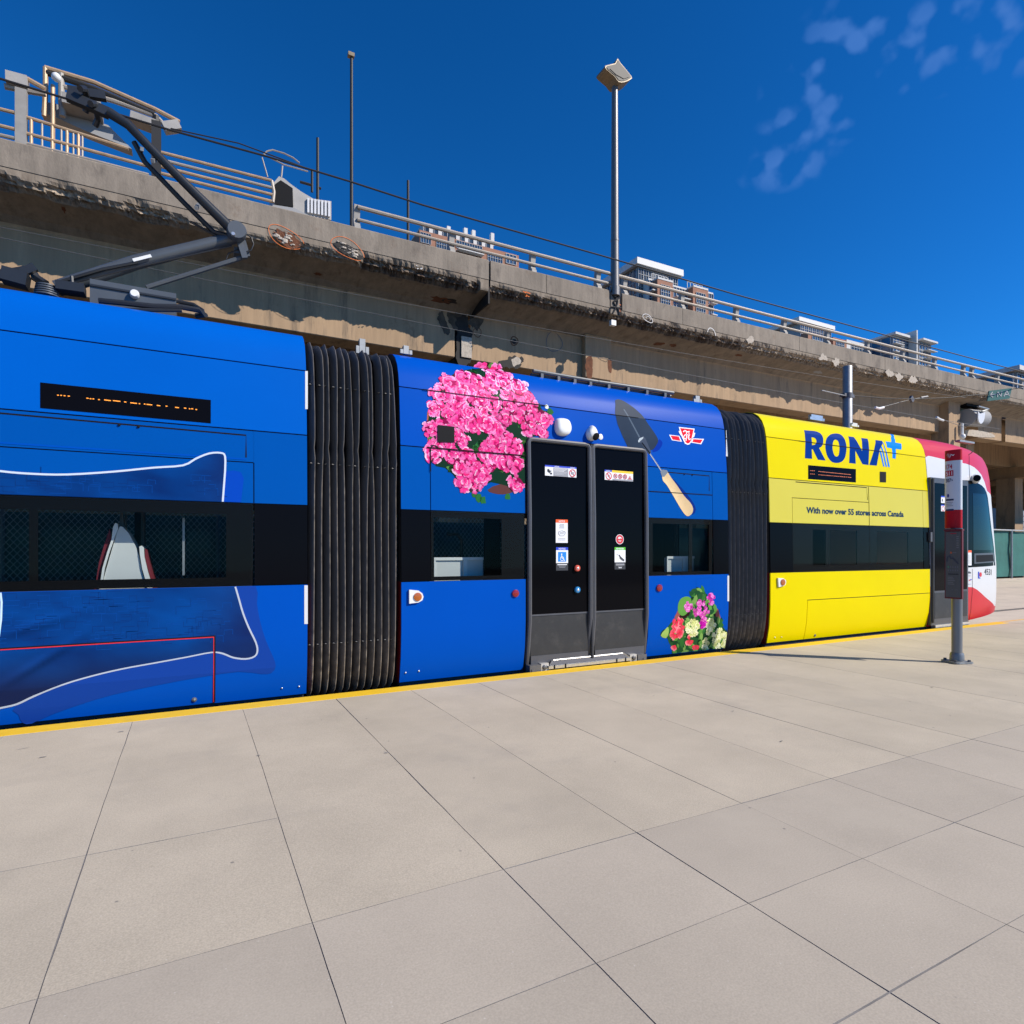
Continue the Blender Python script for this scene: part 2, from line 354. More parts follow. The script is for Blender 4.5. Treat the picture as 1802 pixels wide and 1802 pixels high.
# ------------------------------------------------------------------ the ground
YE = 6.27                                   # platform edge
g = MB(); g.add([(-1500, -1500, -.42), (3000, -1500, -.42), (3000, 3000, -.42), (-1500, 3000, -.42)], [(0, 1, 2, 3)])
obj('ground', g, 'dirt_ground', kind='structure')
plat = root('platform', '', '', (0, 0, 0)); del plat['label']; del plat['category']; plat['kind'] = 'structure'
b = MB(); b.box((-14, -14, -.40), (70, YE-.012, -.0045)); obj('platform_base', b, 'joint', plat)
GX = [-13.3+.86*i for i in range(15)][:-1] + [-1.30, -.44, .42, 1.26, 2.03, 2.80, 3.61, 4.47, 5.32, 6.17]
GX = sorted(set(round(x, 3) for x in GX if x < -1.6 or x >= -1.30))
while GX[-1] < 26: GX.append(round(GX[-1]+.85, 3))
GX.append(70)
ROWS = [(-14, -6.5), (-6.5, -2.5), (-2.5, -1.0), (-1.0, -.1), (-.1, .55), (.55, 1.17), (1.17, 1.74), (1.74, 2.45), (2.45, YE-.21)]
def wob(line, t, along):
    """slow wander of one joint and its breadth at distance t along it"""
    q = Vector((line*3.7, t*.55, 11.0 if along else 4.0)); r = Vector((line*9.1, t*2.6, 2.0))
    c = .004*noise.noise(q)+.0022*noise.noise(Vector((line*5.3, t*4.5, 7.0)))
    g = .0017+.0011*noise.noise(r)+(.0012 if noise.noise(Vector((line*2.1, t*.8, 21.0))) > .22 else 0)
    return c, max(.0007, g)
def slab(x0, x1, y0, y1):
    fin = 'slab' if y0 > 2.4 else 'slab_smooth'
    z = random.uniform(-.0008, .0008); zb = -.04; P_ = []
    nx = max(1, min(14, int((x1-x0)/.11))); ny = max(1, min(24, int((y1-y0)/.13)))
    near = y0 > -2.6 and x0 < 14
    if not near: nx, ny = 1, 1
    for i in range(nx): t = x0+(x1-x0)*i/nx; c, g_ = wob(y0, t, 0); P_.append((t, y0+c+g_))
    for i in range(ny): t = y0+(y1-y0)*i/ny; c, g_ = wob(x1, t, 1); P_.append((x1+c-g_, t))
    for i in range(nx): t = x1-(x1-x0)*i/nx; c, g_ = wob(y1, t, 0) if y1 < 6 else (0, 0); P_.append((t, y1+c-g_))
    for i in range(ny): t = y1-(y1-y0)*i/ny; c, g_ = wob(x0, t, 1); P_.append((x0+c+g_, t))
    # trim the four corners so that neighbours never overlap
    n = len(P_); cs = {0: (1, 1), nx: (-1, 1), nx+ny: (-1, -1), 2*nx+ny: (1, -1)}
    for k, (a, b_) in cs.items():
        X, Y = (x0 if a > 0 else x1), (y0 if b_ > 0 else y1); cx_, gx_ = wob(X, Y, 1); cy_, gy_ = wob(Y, X, 0) if Y < 6 else (0, 0)
        P_[k] = (X+cx_+a*gx_, Y+cy_+b_*gy_)
    s = MB(); c = .0012; s.add([(x, y, zb) for x, y in P_]+[(x, y, z-c) for x, y in P_], [(i, (i+1) % n, n+(i+1) % n, n+i) for i in range(n)], 1)
    s.add([(x, y, z-c) for x, y in P_], [tuple(range(n))])
    obj('slab', s, [fin, 'joint'], plat)
for i in range(len(GX)-1):
    for (y0, y1) in ROWS:
        if y0 == 2.45 and GX[i+1] < .5 and GX[i] > -9:
            slab(GX[i], GX[i+1], 2.45, 3.5); slab(GX[i], GX[i+1], 3.5, y1)
        elif y0 == 2.45 and i % 1 == 0: slab(GX[i], GX[i+1], y0, y1)
        elif y0 < -1.0:
            if i % 3 == 0: slab(GX[i], GX[min(i+3, len(GX)-1)], y0, y1)
        else: slab(GX[i], GX[i+1], y0, y1)
b = MB(); b.box((-14, YE-.21, -.05), (14.6, YE, .002)); obj('edge_line', b, 'yellow_line', plat, label='bright yellow painted edge')
b = MB(); b.box((14.6, YE-.21, -.05), (70, YE-.07, -.001)); obj('edge_slab', b, 'slab', plat)
b = MB(); b.box((14.6, YE-.07, -.05), (70, YE, .002)); obj('edge_line', b, 'faded_line', plat, label='thin faded end of the edge line')
# small marks on the slabs: a few dark chips along the joints
b = MB()
for (u, v, l, w_) in [(75, 1333, .05, .012), (213, 1288, .05, .014), (680, 1325, .035, .012), (1640, 1210, .04, .015), (1375, 1305, .04, .012), (40, 1318, .09, .006), (455, 1330, .03, .012), (1290, 1252, .03, .01), (1150, 1225, .02, .01)]:
    x, y = ground(u, v); a = random.uniform(-.5, .5)
    pts = [(x+math.cos(a)*l*i-math.sin(a)*w_*j, y+math.sin(a)*l*i+math.cos(a)*w_*j, .0045) for i, j in ((-.5, -.4), (.3, -.5), (.5, .3), (-.2, .5))]
    b.add(pts, [(0, 1, 2, 3)])
o = obj('chipped_spots', b, 'joint', plat, kind='stuff')
# track bed, asphalt strip and pale concrete apron beyond
b = MB(); b.box((-40, YE, -.41), (90, 6.80, -.27)); obj('track_bed', b, 'asphalt', kind='structure')
b = MB(); b.box((-40, 6.80, -.41), (15, 9.55, -.25)); obj('track_slab', b, 'bed', kind='structure')
b = MB(); b.box((15, 6.80, -.41), (90, 17.0, -.20)); obj('apron', b, 'apron', kind='structure')
b = MB(); b.box((-40, 9.55, -.41), (15, 17.0, -.23)); obj('verge', b, 'dirt_ground', kind='structure')
for y, lb in ((6.87, 'steel track rail nearer the platform edge'), (8.37, 'steel track rail on the far side of the tram')):
    b = MB(); b.box((-40, y-.035, -.26), (90, y+.035, -.20)); b.box((-40, y-.03, -.20), (90, y+.03, -.17))
    tag(obj('track_rail', b, 'rail_steel'), lb, 'rail', 'rails of the tram track')
# ------------------------------------------------------------------ the tram
D = 6.35                                   # side plane; far side is 2.54 m behind
PROF = [(0, .075), (.12, .05), (.30, .018), (.60, 0), (1.117, 0), (1.914, .012), (2.40, .022), (2.625, .03), (3.0, .055), (3.29, .08), (3.44, .11), (3.56, .155), (3.655, .225), (3.72, .32), (3.76, .45), (3.775, .62)]
KM = {'A': 1.0, 'B': .982, 'C': .967}
def canon(z, k): return EYE+(z-EYE)/k if z > EYE else z
def inset(z, k=1.0):
    zc_ = canon(z, k)
    if zc_ <= PROF[0][0]: return PROF[0][1]
    for (a, i), (b_, j) in zip(PROF, PROF[1:]):
        if zc_ <= b_: return i+(j-i)*(zc_-a)/(b_-a)
    return PROF[-1][1]
def levels(k): return [EYE+(z-EYE)*k if z > EYE else z for z, _ in PROF]
# --- nose of the front car: superellipse in plan, its tip set per height
NX0, NEXP = 13.0, 2.6
TIPS = [(0, 1736), (.10, 1752), (.24, 1760), (.45, 1762), (.74, 1762.5), (.80, 1760), (1.13, 1755), (1.99, 1748), (2.52, 1744.5), (3.0, 1741.5), (3.26, 1737), (3.45, 1729), (3.56, 1714), (3.62, 1694), (3.66, 1670)]
def nose_pt(L, z, a, k):
    i = inset(z, k); hw = 1.27-i
    return NX0+L*math.sin(a)**(2/NEXP), D+i+hw*(1-max(0, math.cos(a))**(2/NEXP))
def solveL(z, tgt, k=.967):
    lo, hi = .3, 3.2
    for _ in range(30):
        m_ = (lo+hi)/2; v = max(px_of(*nose_pt(m_, z, PI/2*j/60, k)) for j in range(61))
        if v < tgt: lo = m_
        else: hi = m_
    return lo
NL = [(z, solveL(z, t)) for z, t in TIPS]
def noseL(z):
    if z <= NL[0][0]: return NL[0][1]
    for (a, i), (b_, j) in zip(NL, NL[1:]):
        if z <= b_: return i+(j-i)*(z-a)/(b_-a)
    return NL[-1][1]
def side_y(x, z, mod):
    k = KM[mod]; i = inset(z, k)
    if mod != 'C' or x <= NX0: return D+i
    L = noseL(z); t = min((x-NX0)/L, .97); hw = 1.27-i
    return D+i+hw*(1-(1-t**NEXP)**(1/NEXP))
def tp(u, v, mod='A'):
    """photo measurement -> (X, z) on the tram's side"""
    Y = D
    for _ in range(6):
        X, z = at(u, v, Y); Y = side_y(X, z, mod)
    return X, z
def tx(u, Y=D): return at(u, HY, Y)[0]
TR = root('tram', 'long blue and yellow articulated tram standing along the platform edge', 'tram', (6.5, 7.62, -.2))
EPS = .0025
def conform(name, pieces, mod, mats, parent, eps=EPS, label=None, kind=None):
    """flat print laid on the side: pieces = [(contours in X,z , colour-or-None, slot)]; each later piece lies a hair prouder"""
    bm = bmesh.new(); cl = bm.loops.layers.float_color.new('col')
    usec = False
    for n, (cs, c, slot, lift) in enumerate(pieces):
        if isinstance(cs, tuple) and cs[0] == 'tri': pts, tris = cs[1], cs[2]
        else:
            pts = [p for q in cs for p in q]; tris = tessellate_polygon([[Vector((p[0], p[1], 0)) for p in q] for q in cs])
        vs = [bm.verts.new((p[0], 0, p[1])) for p in pts]; fs = []
        for t in tris:
            try: f = bm.faces.new([vs[i] for i in t])
            except ValueError: continue
            f.material_index = slot; fs.append(f)
            if c is not None:
                usec = True
                for lp, i in zip(f.loops, t):
                    q = c[i] if isinstance(c[0], (tuple, list)) else c
                    lp[cl] = (q[0], q[1], q[2], 1)
        zs = [p[1] for p in pts]; lo, hi = min(zs), max(zs)
        geo = list({*fs, *[e for f in fs for e in f.edges], *[v for f in fs for v in f.verts]})
        cuts = [((0, 0, z), (0, 0, 1)) for z in levels(KM[mod]) if lo+.004 < z < hi-.004]
        if mod == 'C' and max(p[0] for p in pts) > NX0:
            cuts += [((x, 0, 0), (1, 0, 0)) for x in [NX0+.08*q for q in range(24)]] + [((0, 0, z), (0, 0, 1)) for z in [.1*q for q in range(38)] if lo+.01 < z < hi-.01]
        for co__, no in cuts:
            r = bmesh.ops.bisect_plane(bm, geom=geo, dist=1e-5, plane_co=co__, plane_no=no)
            geo = r['geom']
        for v in {g_ for g_ in geo if isinstance(g_, bmesh.types.BMVert)}:
            v.co.y = side_y(v.co.x, v.co.z, mod)-eps-lift
    me = bpy.data.meshes.new(name); off = WO[parent.name]
    for f in bm.faces:
        if f.normal.y > 0: f.normal_flip()
    bm.normal_update()
    for f in bm.faces:
        if f.normal.y > 0: f.normal_flip()
    bm.to_mesh(me); bm.free(); me.transform(Matrix.Translation(-off))
    for m in (mats if isinstance(mats, list) else [mats]): me.materials.append(MATS[m])
    o = bpy.data.objects.new(name, me); COL.objects.link(o); o.parent = parent; WO[o.name] = off
    if label: o['label'] = label
    if kind: o['kind'] = kind
    return o
def rectp(x0, z0, x1, z1): return [[(x0, z0), (x1, z0), (x1, z1), (x0, z1)]]
def panel(name, x0, x1, z0, z1, mod, m, parent=TR, proud=0, th=.018, label=None):
    k = KM[mod]; zs = sorted([z0, z1]+[z for z in levels(k) if z0+.003 < z < z1-.003]); s = MB(); n = len(zs); vs = []
    for x in (x0, x1):
        for z in zs: vs.append((x, side_y(x, z, mod)-proud, z))
    for x in (x0, x1):
        for z in zs: vs.append((x, side_y(x, z, mod)+th, z))
    fs = [(i, i+1, n+i+1, n+i) for i in range(n-1)]
    fs += [(2*n+i+1, 2*n+i, 3*n+i, 3*n+i+1) for i in range(n-1)]
    fs += [(0, 2*n, 2*n+1, 1)[:4]]
    fs = fs[:-1]
    fs += [(i, 2*n+i, 2*n+i+1, i+1) for i in range(n-1)]+[(n+i, n+i+1, 3*n+i+1, 3*n+i) for i in range(n-1)]
    fs += [(0, n, 3*n, 2*n), (n-1, 3*n-1, 4*n-1, 2*n-1)]
    s.add(vs, fs)
    return obj(name, s, m, parent, smooth=True, label=label)
def pan(name, u0, u1, z0, z1, mod, m, g0=.005, g1=.005, **kw):
    return panel(name, tx(u0)+g0, tx(u1)-g1, z0, z1, mod, m, **kw)
GP = .006
ZS = {q: dict(bot=.0, wb=1.117, wt=1.914, s2=EYE+(2.625-EYE)*KM[q], s1=EYE+(3.29-EYE)*KM[q], top=EYE+(3.775-EYE)*KM[q]) for q in 'ABC'}
ZS['B']['wt'] = 1.905; ZS['C']['wt'] = 1.895; ZS['B']['bot'] = .012; ZS['C']['bot'] = .025
XA0, XA1 = -7.0, tx(541); XB0, XB1 = tx(706.5), tx(1282); XC0, XC1 = tx(1356), tx(1636.5)
def shell(mod, x0, x1, far=True):
    """dark carcass: near side above and below the windows, roof, far side, floor, end frames"""
    k = KM[mod]; z_ = ZS[mod]; s = MB(); lv = levels(k); c = .022
    def strip(za, zb):
        zs = sorted([za, zb]+[z for z in lv if za+.003 < z < zb-.003])
        for a, b_ in zip(zs, zs[1:]):
            ya, yb = D+inset(a, k)+c, D+inset(b_, k)+c
            s.add([(x0, ya, a), (x1, ya, a), (x1, yb, b_), (x0, yb, b_)], [(0, 1, 2, 3)])
    strip(z_['bot']+.01, z_['wb']-.0); strip(z_['wt'], z_['top']-.002)
    yt = D+inset(z_['top'], k); zt = z_['top']-.004
    s.add([(x0, yt, zt), (x1, yt, zt), (x1, 15.24-yt, zt), (x0, 15.24-yt, zt)], [(0, 1, 2, 3)])
    zs = [z for z in lv if z <= .95 or z >= 2.2]
    far_z = [z for z in lv if z < 1.0]+[1.0]; far_t = [2.0]+[z for z in lv if z > 2.0]
    for zz in (far_z, far_t):
        for a, b_ in zip(zz, zz[1:]):
            ya, yb = 15.24-D-inset(a, k)-.01, 15.24-D-inset(b_, k)-.01
            s.add([(x0, ya, a), (x1, ya, a), (x1, yb, b_), (x0, yb, b_)], [(3, 2, 1, 0)])
    return obj('body_shell', s, 'shell', TR, fixn=False)
def endring(mod, x, side):
    """end frame of a car seen beside the bellows: dark above, red return low down"""
    k = KM[mod]; lv = levels(k); s = MB()
    ring = [(D+inset(z, k)+.004, z) for z in lv]; inner = [(y+.16 if z < 3.3 else y+.1, z if z < 3.3 else z-.14) for y, z in ring]
    n = len(ring)
    for i in range(n-1):
        m = 1 if ring[i+1][1] < 1.2 else 0
        s.add([(x, *ring[i]), (x, *ring[i+1]), (x, *inner[i+1]), (x, *inner[i])], [(0, 1, 2, 3)], m)
    return obj('end_frame', s, ['shell', 'shell_red'], TR, fixn=False)
# interiors: floor, ceiling, far windows
FARWIN = {'A': [(-6.6, -4.7), (-4.5, -2.6), (-2.4, -.62), (-.50, .83)], 'B': [(2.5, 4.2), (4.5, 5.3), (5.5, 6.75)], 'C': [(8.4, 9.9), (10.3, 11.6)]}
for mod, x0, x1 in (('A', XA0, XA1), ('B', XB0, XB1), ('C', XC0, NX0)):
    shell(mod, x0, x1)
    s = MB(); s.box((x0+.02, D+.12, -.04), (x1-.02, 8.78, .03)); obj('floor', s, 'interior', TR)
    s = MB(); s.box((x0+.02, D+.10, 2.32), (x1-.02, 8.80, 2.36)); s.box((x0+.02, 8.5, 2.02), (x1-.02, 8.8, 2.315)); obj('ceiling', s, 'interior', TR)
    yf = 8.876; s = MB(); e = x0+.01
    for a, b_ in FARWIN[mod]+[(x1-.01, None)]:
        s.box((e, yf-.02, 1.0), (a, yf, 2.0)); e = b_
    obj('far_pillars', s, 'frit', TR)
    for a, b_ in FARWIN[mod]:
        s = MB(); s.add([(a, yf-.01, 1.0), (b_, yf-.01, 1.0), (b_, yf-.01, 2.0), (a, yf-.01, 2.0)], [(0, 1, 2, 3)]); obj('far_window', s, 'far_glass', TR)
    s = MB(); s.box((x0+.02, 8.70, .03), (x1-.02, 8.77, 1.02)); obj('inner_lining', s, 'interior', TR)
endring('A', XA1-.004, 1); endring('B', XB0+.004, -1); endring('B', XB1-.004, 1); endring('C', XC0+.004, -1)

# ---- car A, blue, left ----------------------------------------------------
z_ = ZS['A']; zh = tp(447, 815, 'A')[1]; x447 = tx(447)
panel('roof_panel', XA0, XA1, z_['s1']+GP, z_['top'], 'A', 'blue_upper_lit')
panel('upper_panel', XA0, XA1, z_['s2']+GP, z_['s1']-GP, 'A', 'blue_upper_lit')
zb_ = zh+.004
panel('side_panel', XA0, x447-.005, zb_+.005, z_['s2']-GP, 'A', 'blue_film')
panel('side_panel', x447+.005, XA1, z_['wt']+.004, z_['s2']-GP, 'A', 'blue_film')
panel('side_panel', x447-.004, x447+.006, zb_+.0, z_['s2']-GP-.001, 'A', 'blue_film')
panel('side_panel', XA0, x447-.005, z_['wt']+.004, zb_-.005, 'A', 'blue_film')
panel('window_panel', x447+.005, XA1, z_['wb']+.004, z_['wt']-.004, 'A', 'black_gloss')
def hatch(pts, mod, wd=.013, m='seam', name='hatch_groove'):
    P_ = [tp(u, v, mod) for u, v in pts]; return conform(name, [([ribbon(P_, wd)], None, 0, 0)], mod, m, TR, .0015)
hatch([(-60, 720), (0, 727), (433, 766), (433, 805)], 'A')
conform('trim_strip', [([ribbon([tp(u, v) for u, v in [(-60, 774), (0, 779), (432, 808)]], .016)], None, 0, 0)], 'A', 'blue', TR)
x377, z377 = tp(377, 1120); zl = z377
panel('lower_panel', XA0, x377+.004, zl+.006, z_['wb']-.004, 'A', 'blue')
panel('lower_panel', x377+.006, XA1, z_['bot'], z_['wb']-.004, 'A', 'blue')
panel('hatch_panel', XA0, x377-.010, z_['bot']+.005, zl-.014, 'A', 'blue')
conform('red_edge', [([[(XA0, zl-.009), (x377-.007, zl-.009), (x377-.007, z_['bot']+.01), (x377-.001, z_['bot']+.01), (x377-.001, zl-.001), (XA0, zl-.001)]], None, 0, 0)], 'A', 'red_thin', TR, .006)
conform('panel_seam', [([[(XA0, zl-.001), (x377-.001, zl-.001), (x377-.001, z_['bot']+.01), (x377+.011, z_['bot']+.01), (x377+.011, zl+.010), (XA0, zl+.010)]], None, 0, 0)], 'A', 'seam', TR, .0062)
def bolt(u, v, mod, r=.012, m='steel', name='bolt', h=.008):
    X, z = tp(u, v, mod); y = side_y(X, z, mod); s = MB(); s.disc((X, y-.001, z), (0, -1, 0), r, h, 12, 0, .4); return obj(name, s, m, TR, True)
bolt(342, 1231, 'A', .022, 'cast', 'latch'); bolt(342, 1231, 'A', .011, 'steel', 'latch', .016)
for u, v in ((496, 1211), (526, 1208)): bolt(u, v, 'A', .008)
for u, v in ((210, 748), (244, 751)): bolt(u, v, 'A', .011, 'black_matt', 'knob', .014)
# windows of car A: tinted pane, black border printed on its back, opening divider
def window(u0, u1, mod, openings, zo=(1.25, 1.83), name='window', pane='tram_glass', g0=.005):
    x0, x1 = tx(u0)+g0, tx(u1)-.005; zb, zt = ZS[mod]['wb']+.004, ZS[mod]['wt']-.004; k = KM[mod]
    y = D+inset(1.5, k)
    s = MB(); s.add([(x0, D+inset(zb, k), zb), (x1, D+inset(zb, k), zb), (x1, D+inset(zt, k), zt), (x0, D+inset(zt, k), zt)], [(0, 1, 2, 3)])
    wn = obj(name, s, pane, TR, fixn=False)
    s = MB(); e = x0; ya, yb = y+.012, y+.03
    s.box((x0, ya, zb), (x1, yb, zo[0])); s.box((x0, ya, zo[1]), (x1, yb, zt))
    for a, b_ in openings+[(None, None)]:
        xa = x1 if a is None else tx(a)
        s.box((e, ya, zo[0]), (xa, yb, zo[1])); e = tx(b_) if b_ else None
    obj('window_border', s, 'frit', wn)
    return wn
WA = window(-420, 447, 'A', [(-400, -190), (-170, 50), (66, 398)], (1.20, 1.80), g0=0)
s = MB(); x = tx(323, 6.6); s.box((x-.010, 6.6, 1.22), (x+.010, 6.62, 1.77)); obj('divider_bar', s, 'galv', TR)
s = MB(); s.tube([(tx(252, 7.3), 7.3, .03), (tx(252, 7.3), 7.3, 2.32)], .021, 10); obj('grab_pole', s, 'pole_dark', TR, True)
s = MB(); s.tube([(-3, 7.0, 1.92), (XA1-.3, 7.0, 1.92)], .017, 8); obj('grab_rail', s, 'pole_dark', TR, True)
# back-to-back seats
def seat(name, pts, m, y0, y1, par=TR, lb=None):
    P_ = [at(u, v, y0) for u, v in pts]; s = MB(); s.prism(P_, lambda p: (p[0], y0, p[1]), lambda p: (p[0], y1, p[1])); return obj(name, s, m, par, label=lb)
ST = seat('seat', [(170, 1060), (180, 1028), (186, 1005), (196, 970), (206, 937), (211, 926), (216, 927), (226, 938), (238, 960), (245, 980), (250, 1005), (257, 1028), (262, 1060)], 'seat_grey', 6.62, 7.06)
seat('backrest_shell', [(170, 1060), (176, 1027), (180, 1000), (189, 970), (196, 950), (199, 927), (203, 920), (207, 922), (208, 930), (203, 943), (193, 970), (184, 1000), (180, 1028), (176, 1060)], 'white_plastic', 6.60, 7.08, ST)
seat('backrest_shell', [(262, 1060), (258, 1028), (250, 1000), (246, 975), (245, 962), (249, 960), (253, 964), (254, 980), (260, 1005), (267, 1028), (271, 1060)], 'white_plastic', 6.60, 7.08, ST)
seat('seat_cushion', [(160, 1060), (168, 1028), (174, 990), (183, 960), (193, 930), (196, 950), (188, 972), (179, 1000), (174, 1028), (168, 1060)], 'seat_red', 6.63, 7.05, ST)
seat('seat_cushion', [(272, 1060), (268, 1028), (261, 1004), (255, 980), (255, 965), (259, 968), (262, 985), (268, 1010), (273, 1028), (278, 1060)], 'seat_red', 6.63, 7.05, ST)
seat('headrest_post', [(210, 930), (211, 901), (216, 897), (219, 930)], 'pole_dark', 6.8, 6.86, ST)
seat('headrest_post', [(218, 935), (219, 904), (223, 905), (222, 940)], 'pole_dark', 6.9, 6.95, ST)
for dx_ in (-1.75, -3.5):
    c = dup(ST, TR, (dx_, 0, 0))
    for ch in list(ST.children): dup(ch, c)

# LED destination display of car A and its lit dashes
def display(pts, mod, dashes, m):
    P_ = [tp(u, v, mod) for u, v in pts]
    o = conform('destination_display', [([P_], None, 0, 0)], mod, 'black_gloss', TR, .003)
    if dashes: conform('led_row', [([[tp(u, v, mod) for u, v in ((a, y-h), (b_, y+.11*(b_-a)-h), (b_, y+.11*(b_-a)+h), (a, y+h))]], None, 0, 0) for a, b_, y, h in dashes], mod, m, o, .0045)
    return o
zl_ = 560; f3 = 3.218
ds = [(324, 334, 436), (342, 352, 437), (361, 371, 439), (384, 396, 441), (490, 502, 453), (508, 518, 456), (524, 534, 457), (556, 566, 461), (590, 628, 463), (640, 682, 467), (703, 716, 474), (738, 776, 479), (786, 794, 484), (815, 824, 486), (830, 862, 488), (888, 908, 494), (938, 948, 498), (992, 1013, 505), (1042, 1055, 509), (1070, 1078, 513), (1083, 1094, 513), (1107, 1116, 517)]
display([(71, 673), (371, 704), (371, 745), (71, 718)], 'A', [(a/f3, b_/f3, 560+y/f3, .75) for a, b_, y in ds], 'orange_led')
# white reflective strips at the car ends
def wstrip(u0, u1, v0, v1, mod, m='white'):
    conform('reflective_strip', [([[tp(u0, v0, mod), tp(u1, v0, mod), tp(u1, v1, mod), tp(u0, v1, mod)]], None, 0, 0)], mod, m, TR, .002)
wstrip(537, 541.6, 653, 720, 'A'); wstrip(535.5, 541.6, 1030, 1098, 'A'); wstrip(1277.5, 1281.5, 757, 803, 'B'); wstrip(1280, 1283, 1013, 1058, 'B')

# ---- printed cushion on car A -------------------------------------------
def outline(pts, mod, k=4, closed=True): return smoothpoly([tp(u, v, mod) for u, v in pts], k, closed)
NAVY, MID, DARK = lin((24, 46, 98)), lin((12, 72, 150)), lin((30, 40, 78))
SHAD = lin((8, 66, 170)); SHAD2 = lin((28, 68, 150)); PIPE = lin((225, 232, 240))
up = [(-320, 870), (-200, 800), (-60, 818), (0, 829), (60, 834), (120, 835), (200, 830), (270, 823), (322, 819), (345, 807), (368, 798), (388, 797), (396, 803), (396, 830), (392, 884.5)]
upT = outline(up, 'A', 3, False); zT = ZS['A']['wt']+.007
upT = [p for p in upT if p[1] > zT]+[(tp(392, 884)[0], zT), (tp(-320, 884)[0], zT)]
def shade_fn(P_, f): return [f(p) for p in P_]
def cushion_col(p):
    X, z = p; u = (X+1.4)/2.2
    t = .5+.9*noise.fractal(Vector((X*1.5+z*.8, z*2.6, 3)), .9, 2.1, 4); edge = max(0, min(1, (u-.62)*2.4)); low = max(0, min(1, (.62-z)/.35))
    c = [a+(b_-a)*t for a, b_ in zip(lin((10, 52, 116)), lin((8, 72, 148)))]
    c = [a+(b_-a)*edge for a, b_ in zip(c, lin((30, 42, 92)))]
    c = [a+(b_-a)*low for a, b_ in zip(c, lin((28, 40, 80)))]
    fold = 0
    for fx_, fz_, ln_, an_ in ((.78, .62, .22, -.5), (.70, .86, .18, -.9), (.86, .42, .2, -.35), (-1.1, .5, .3, .6), (-1.15, .8, .25, .3), (.55, .35, .3, .15), (.6, 2.2, .2, -.8), (.72, 2.02, .2, -1.1)):
        dx2, dz2 = X-fx_, z-fz_; u2 = dx2*math.cos(an_)+dz2*math.sin(an_); v2 = -dx2*math.sin(an_)+dz2*math.cos(an_)
        fold += .38*math.exp(-(u2/ln_)**2)*(math.exp(-(v2/.03)**2)-.8*math.exp(-((v2-.05)/.03)**2))
    return tuple(max(0, x*.78*(1-fold)) for x in c)
def gridfill(P_, nx, nz):
    """cut a closed X,z outline into a grid so colours can grade across it"""
    bm = bmesh.new(); tr = tessellate_polygon([[Vector((p[0], p[1], 0)) for p in P_]]); vs = [bm.verts.new((p[0], p[1], 0)) for p in P_]
    for t in tr:
        try: bm.faces.new([vs[i] for i in t])
        except ValueError: pass
    xs = [p[0] for p in P_]; zs = [p[1] for p in P_]
    for i in range(1, nx): bmesh.ops.bisect_plane(bm, geom=bm.verts[:]+bm.edges[:]+bm.faces[:], plane_co=(min(xs)+(max(xs)-min(xs))*i/nx, 0, 0), plane_no=(1, 0, 0))
    for i in range(1, nz): bmesh.ops.bisect_plane(bm, geom=bm.verts[:]+bm.edges[:]+bm.faces[:], plane_co=(0, min(zs)+(max(zs)-min(zs))*i/nz, 0), plane_no=(0, 1, 0))
    bmesh.ops.triangulate(bm, faces=bm.faces); bm.verts.index_update()
    r = ('tri', [(v.co.x, v.co.y) for v in bm.verts], [tuple(v.index for v in f.verts) for f in bm.faces]); bm.free(); return r
def graded(P_, nx, nz, fn, lift=0, slot=0):
    g_ = gridfill(P_, nx, nz); return (g_, [fn(p) for p in g_[1]], slot, lift)
shU = outline([(396, 830), (412, 828), (424, 831), (429, 842), (427, 860), (424, 886), (392, 884)], 'A', 1)
shU = [(x, max(z, zT)) for x, z in shU]
lowpts = [(-300, 1048), (-300, 1200), (-60, 1258), (0, 1246), (30, 1239), (60, 1225), (110, 1205), (160, 1190), (215, 1177), (270, 1167), (330, 1156), (372, 1148), (392, 1150), (410, 1157), (432, 1159.5), (448, 1155), (453, 1145), (450, 1130), (438, 1105), (428, 1080), (421, 1056), (414, 1031.5)]
zL = ZS['A']['wb']-.007
lw = outline(lowpts[2:], 'A', 3, False); lw = [(x, min(z, zL)) for x, z in lw]
lowP = [(tp(-300, 1200)[0], tp(-300, 1200)[1]-.1)]+lw+[(lw[-1][0], zL), (tp(-300, 1048)[0], zL)]
shL = outline([(34, 1236), (33, 1258), (40, 1272), (56, 1273), (90, 1258), (140, 1240), (200, 1222), (280, 1205), (350, 1192), (420, 1182), (460, 1186), (478, 1184), (485, 1172), (480, 1155), (468, 1128), (458, 1095), (452, 1062), (450, 1030), (405, 1030), (400, 1140), (200, 1175)], 'A', 2)
shL = [(x, min(z, zL)) for x, z in shL]
CU = conform('cushion_print', [graded(lowP, 90, 40, cushion_col, .0006)], 'A', 'print', TR, label='lower half of the printed blue cushion')
conform('cushion_print', [graded(upT, 60, 12, cushion_col, .0006)], 'A', 'print', TR, label='upper edge of the printed blue cushion')
conform('cushion_shadow_print', [([shU], SHAD, 0, 0)], 'A', 'print', TR); conform('cushion_shadow_print', [([shL], lin((22, 62, 146)), 0, 0)], 'A', 'print', TR)
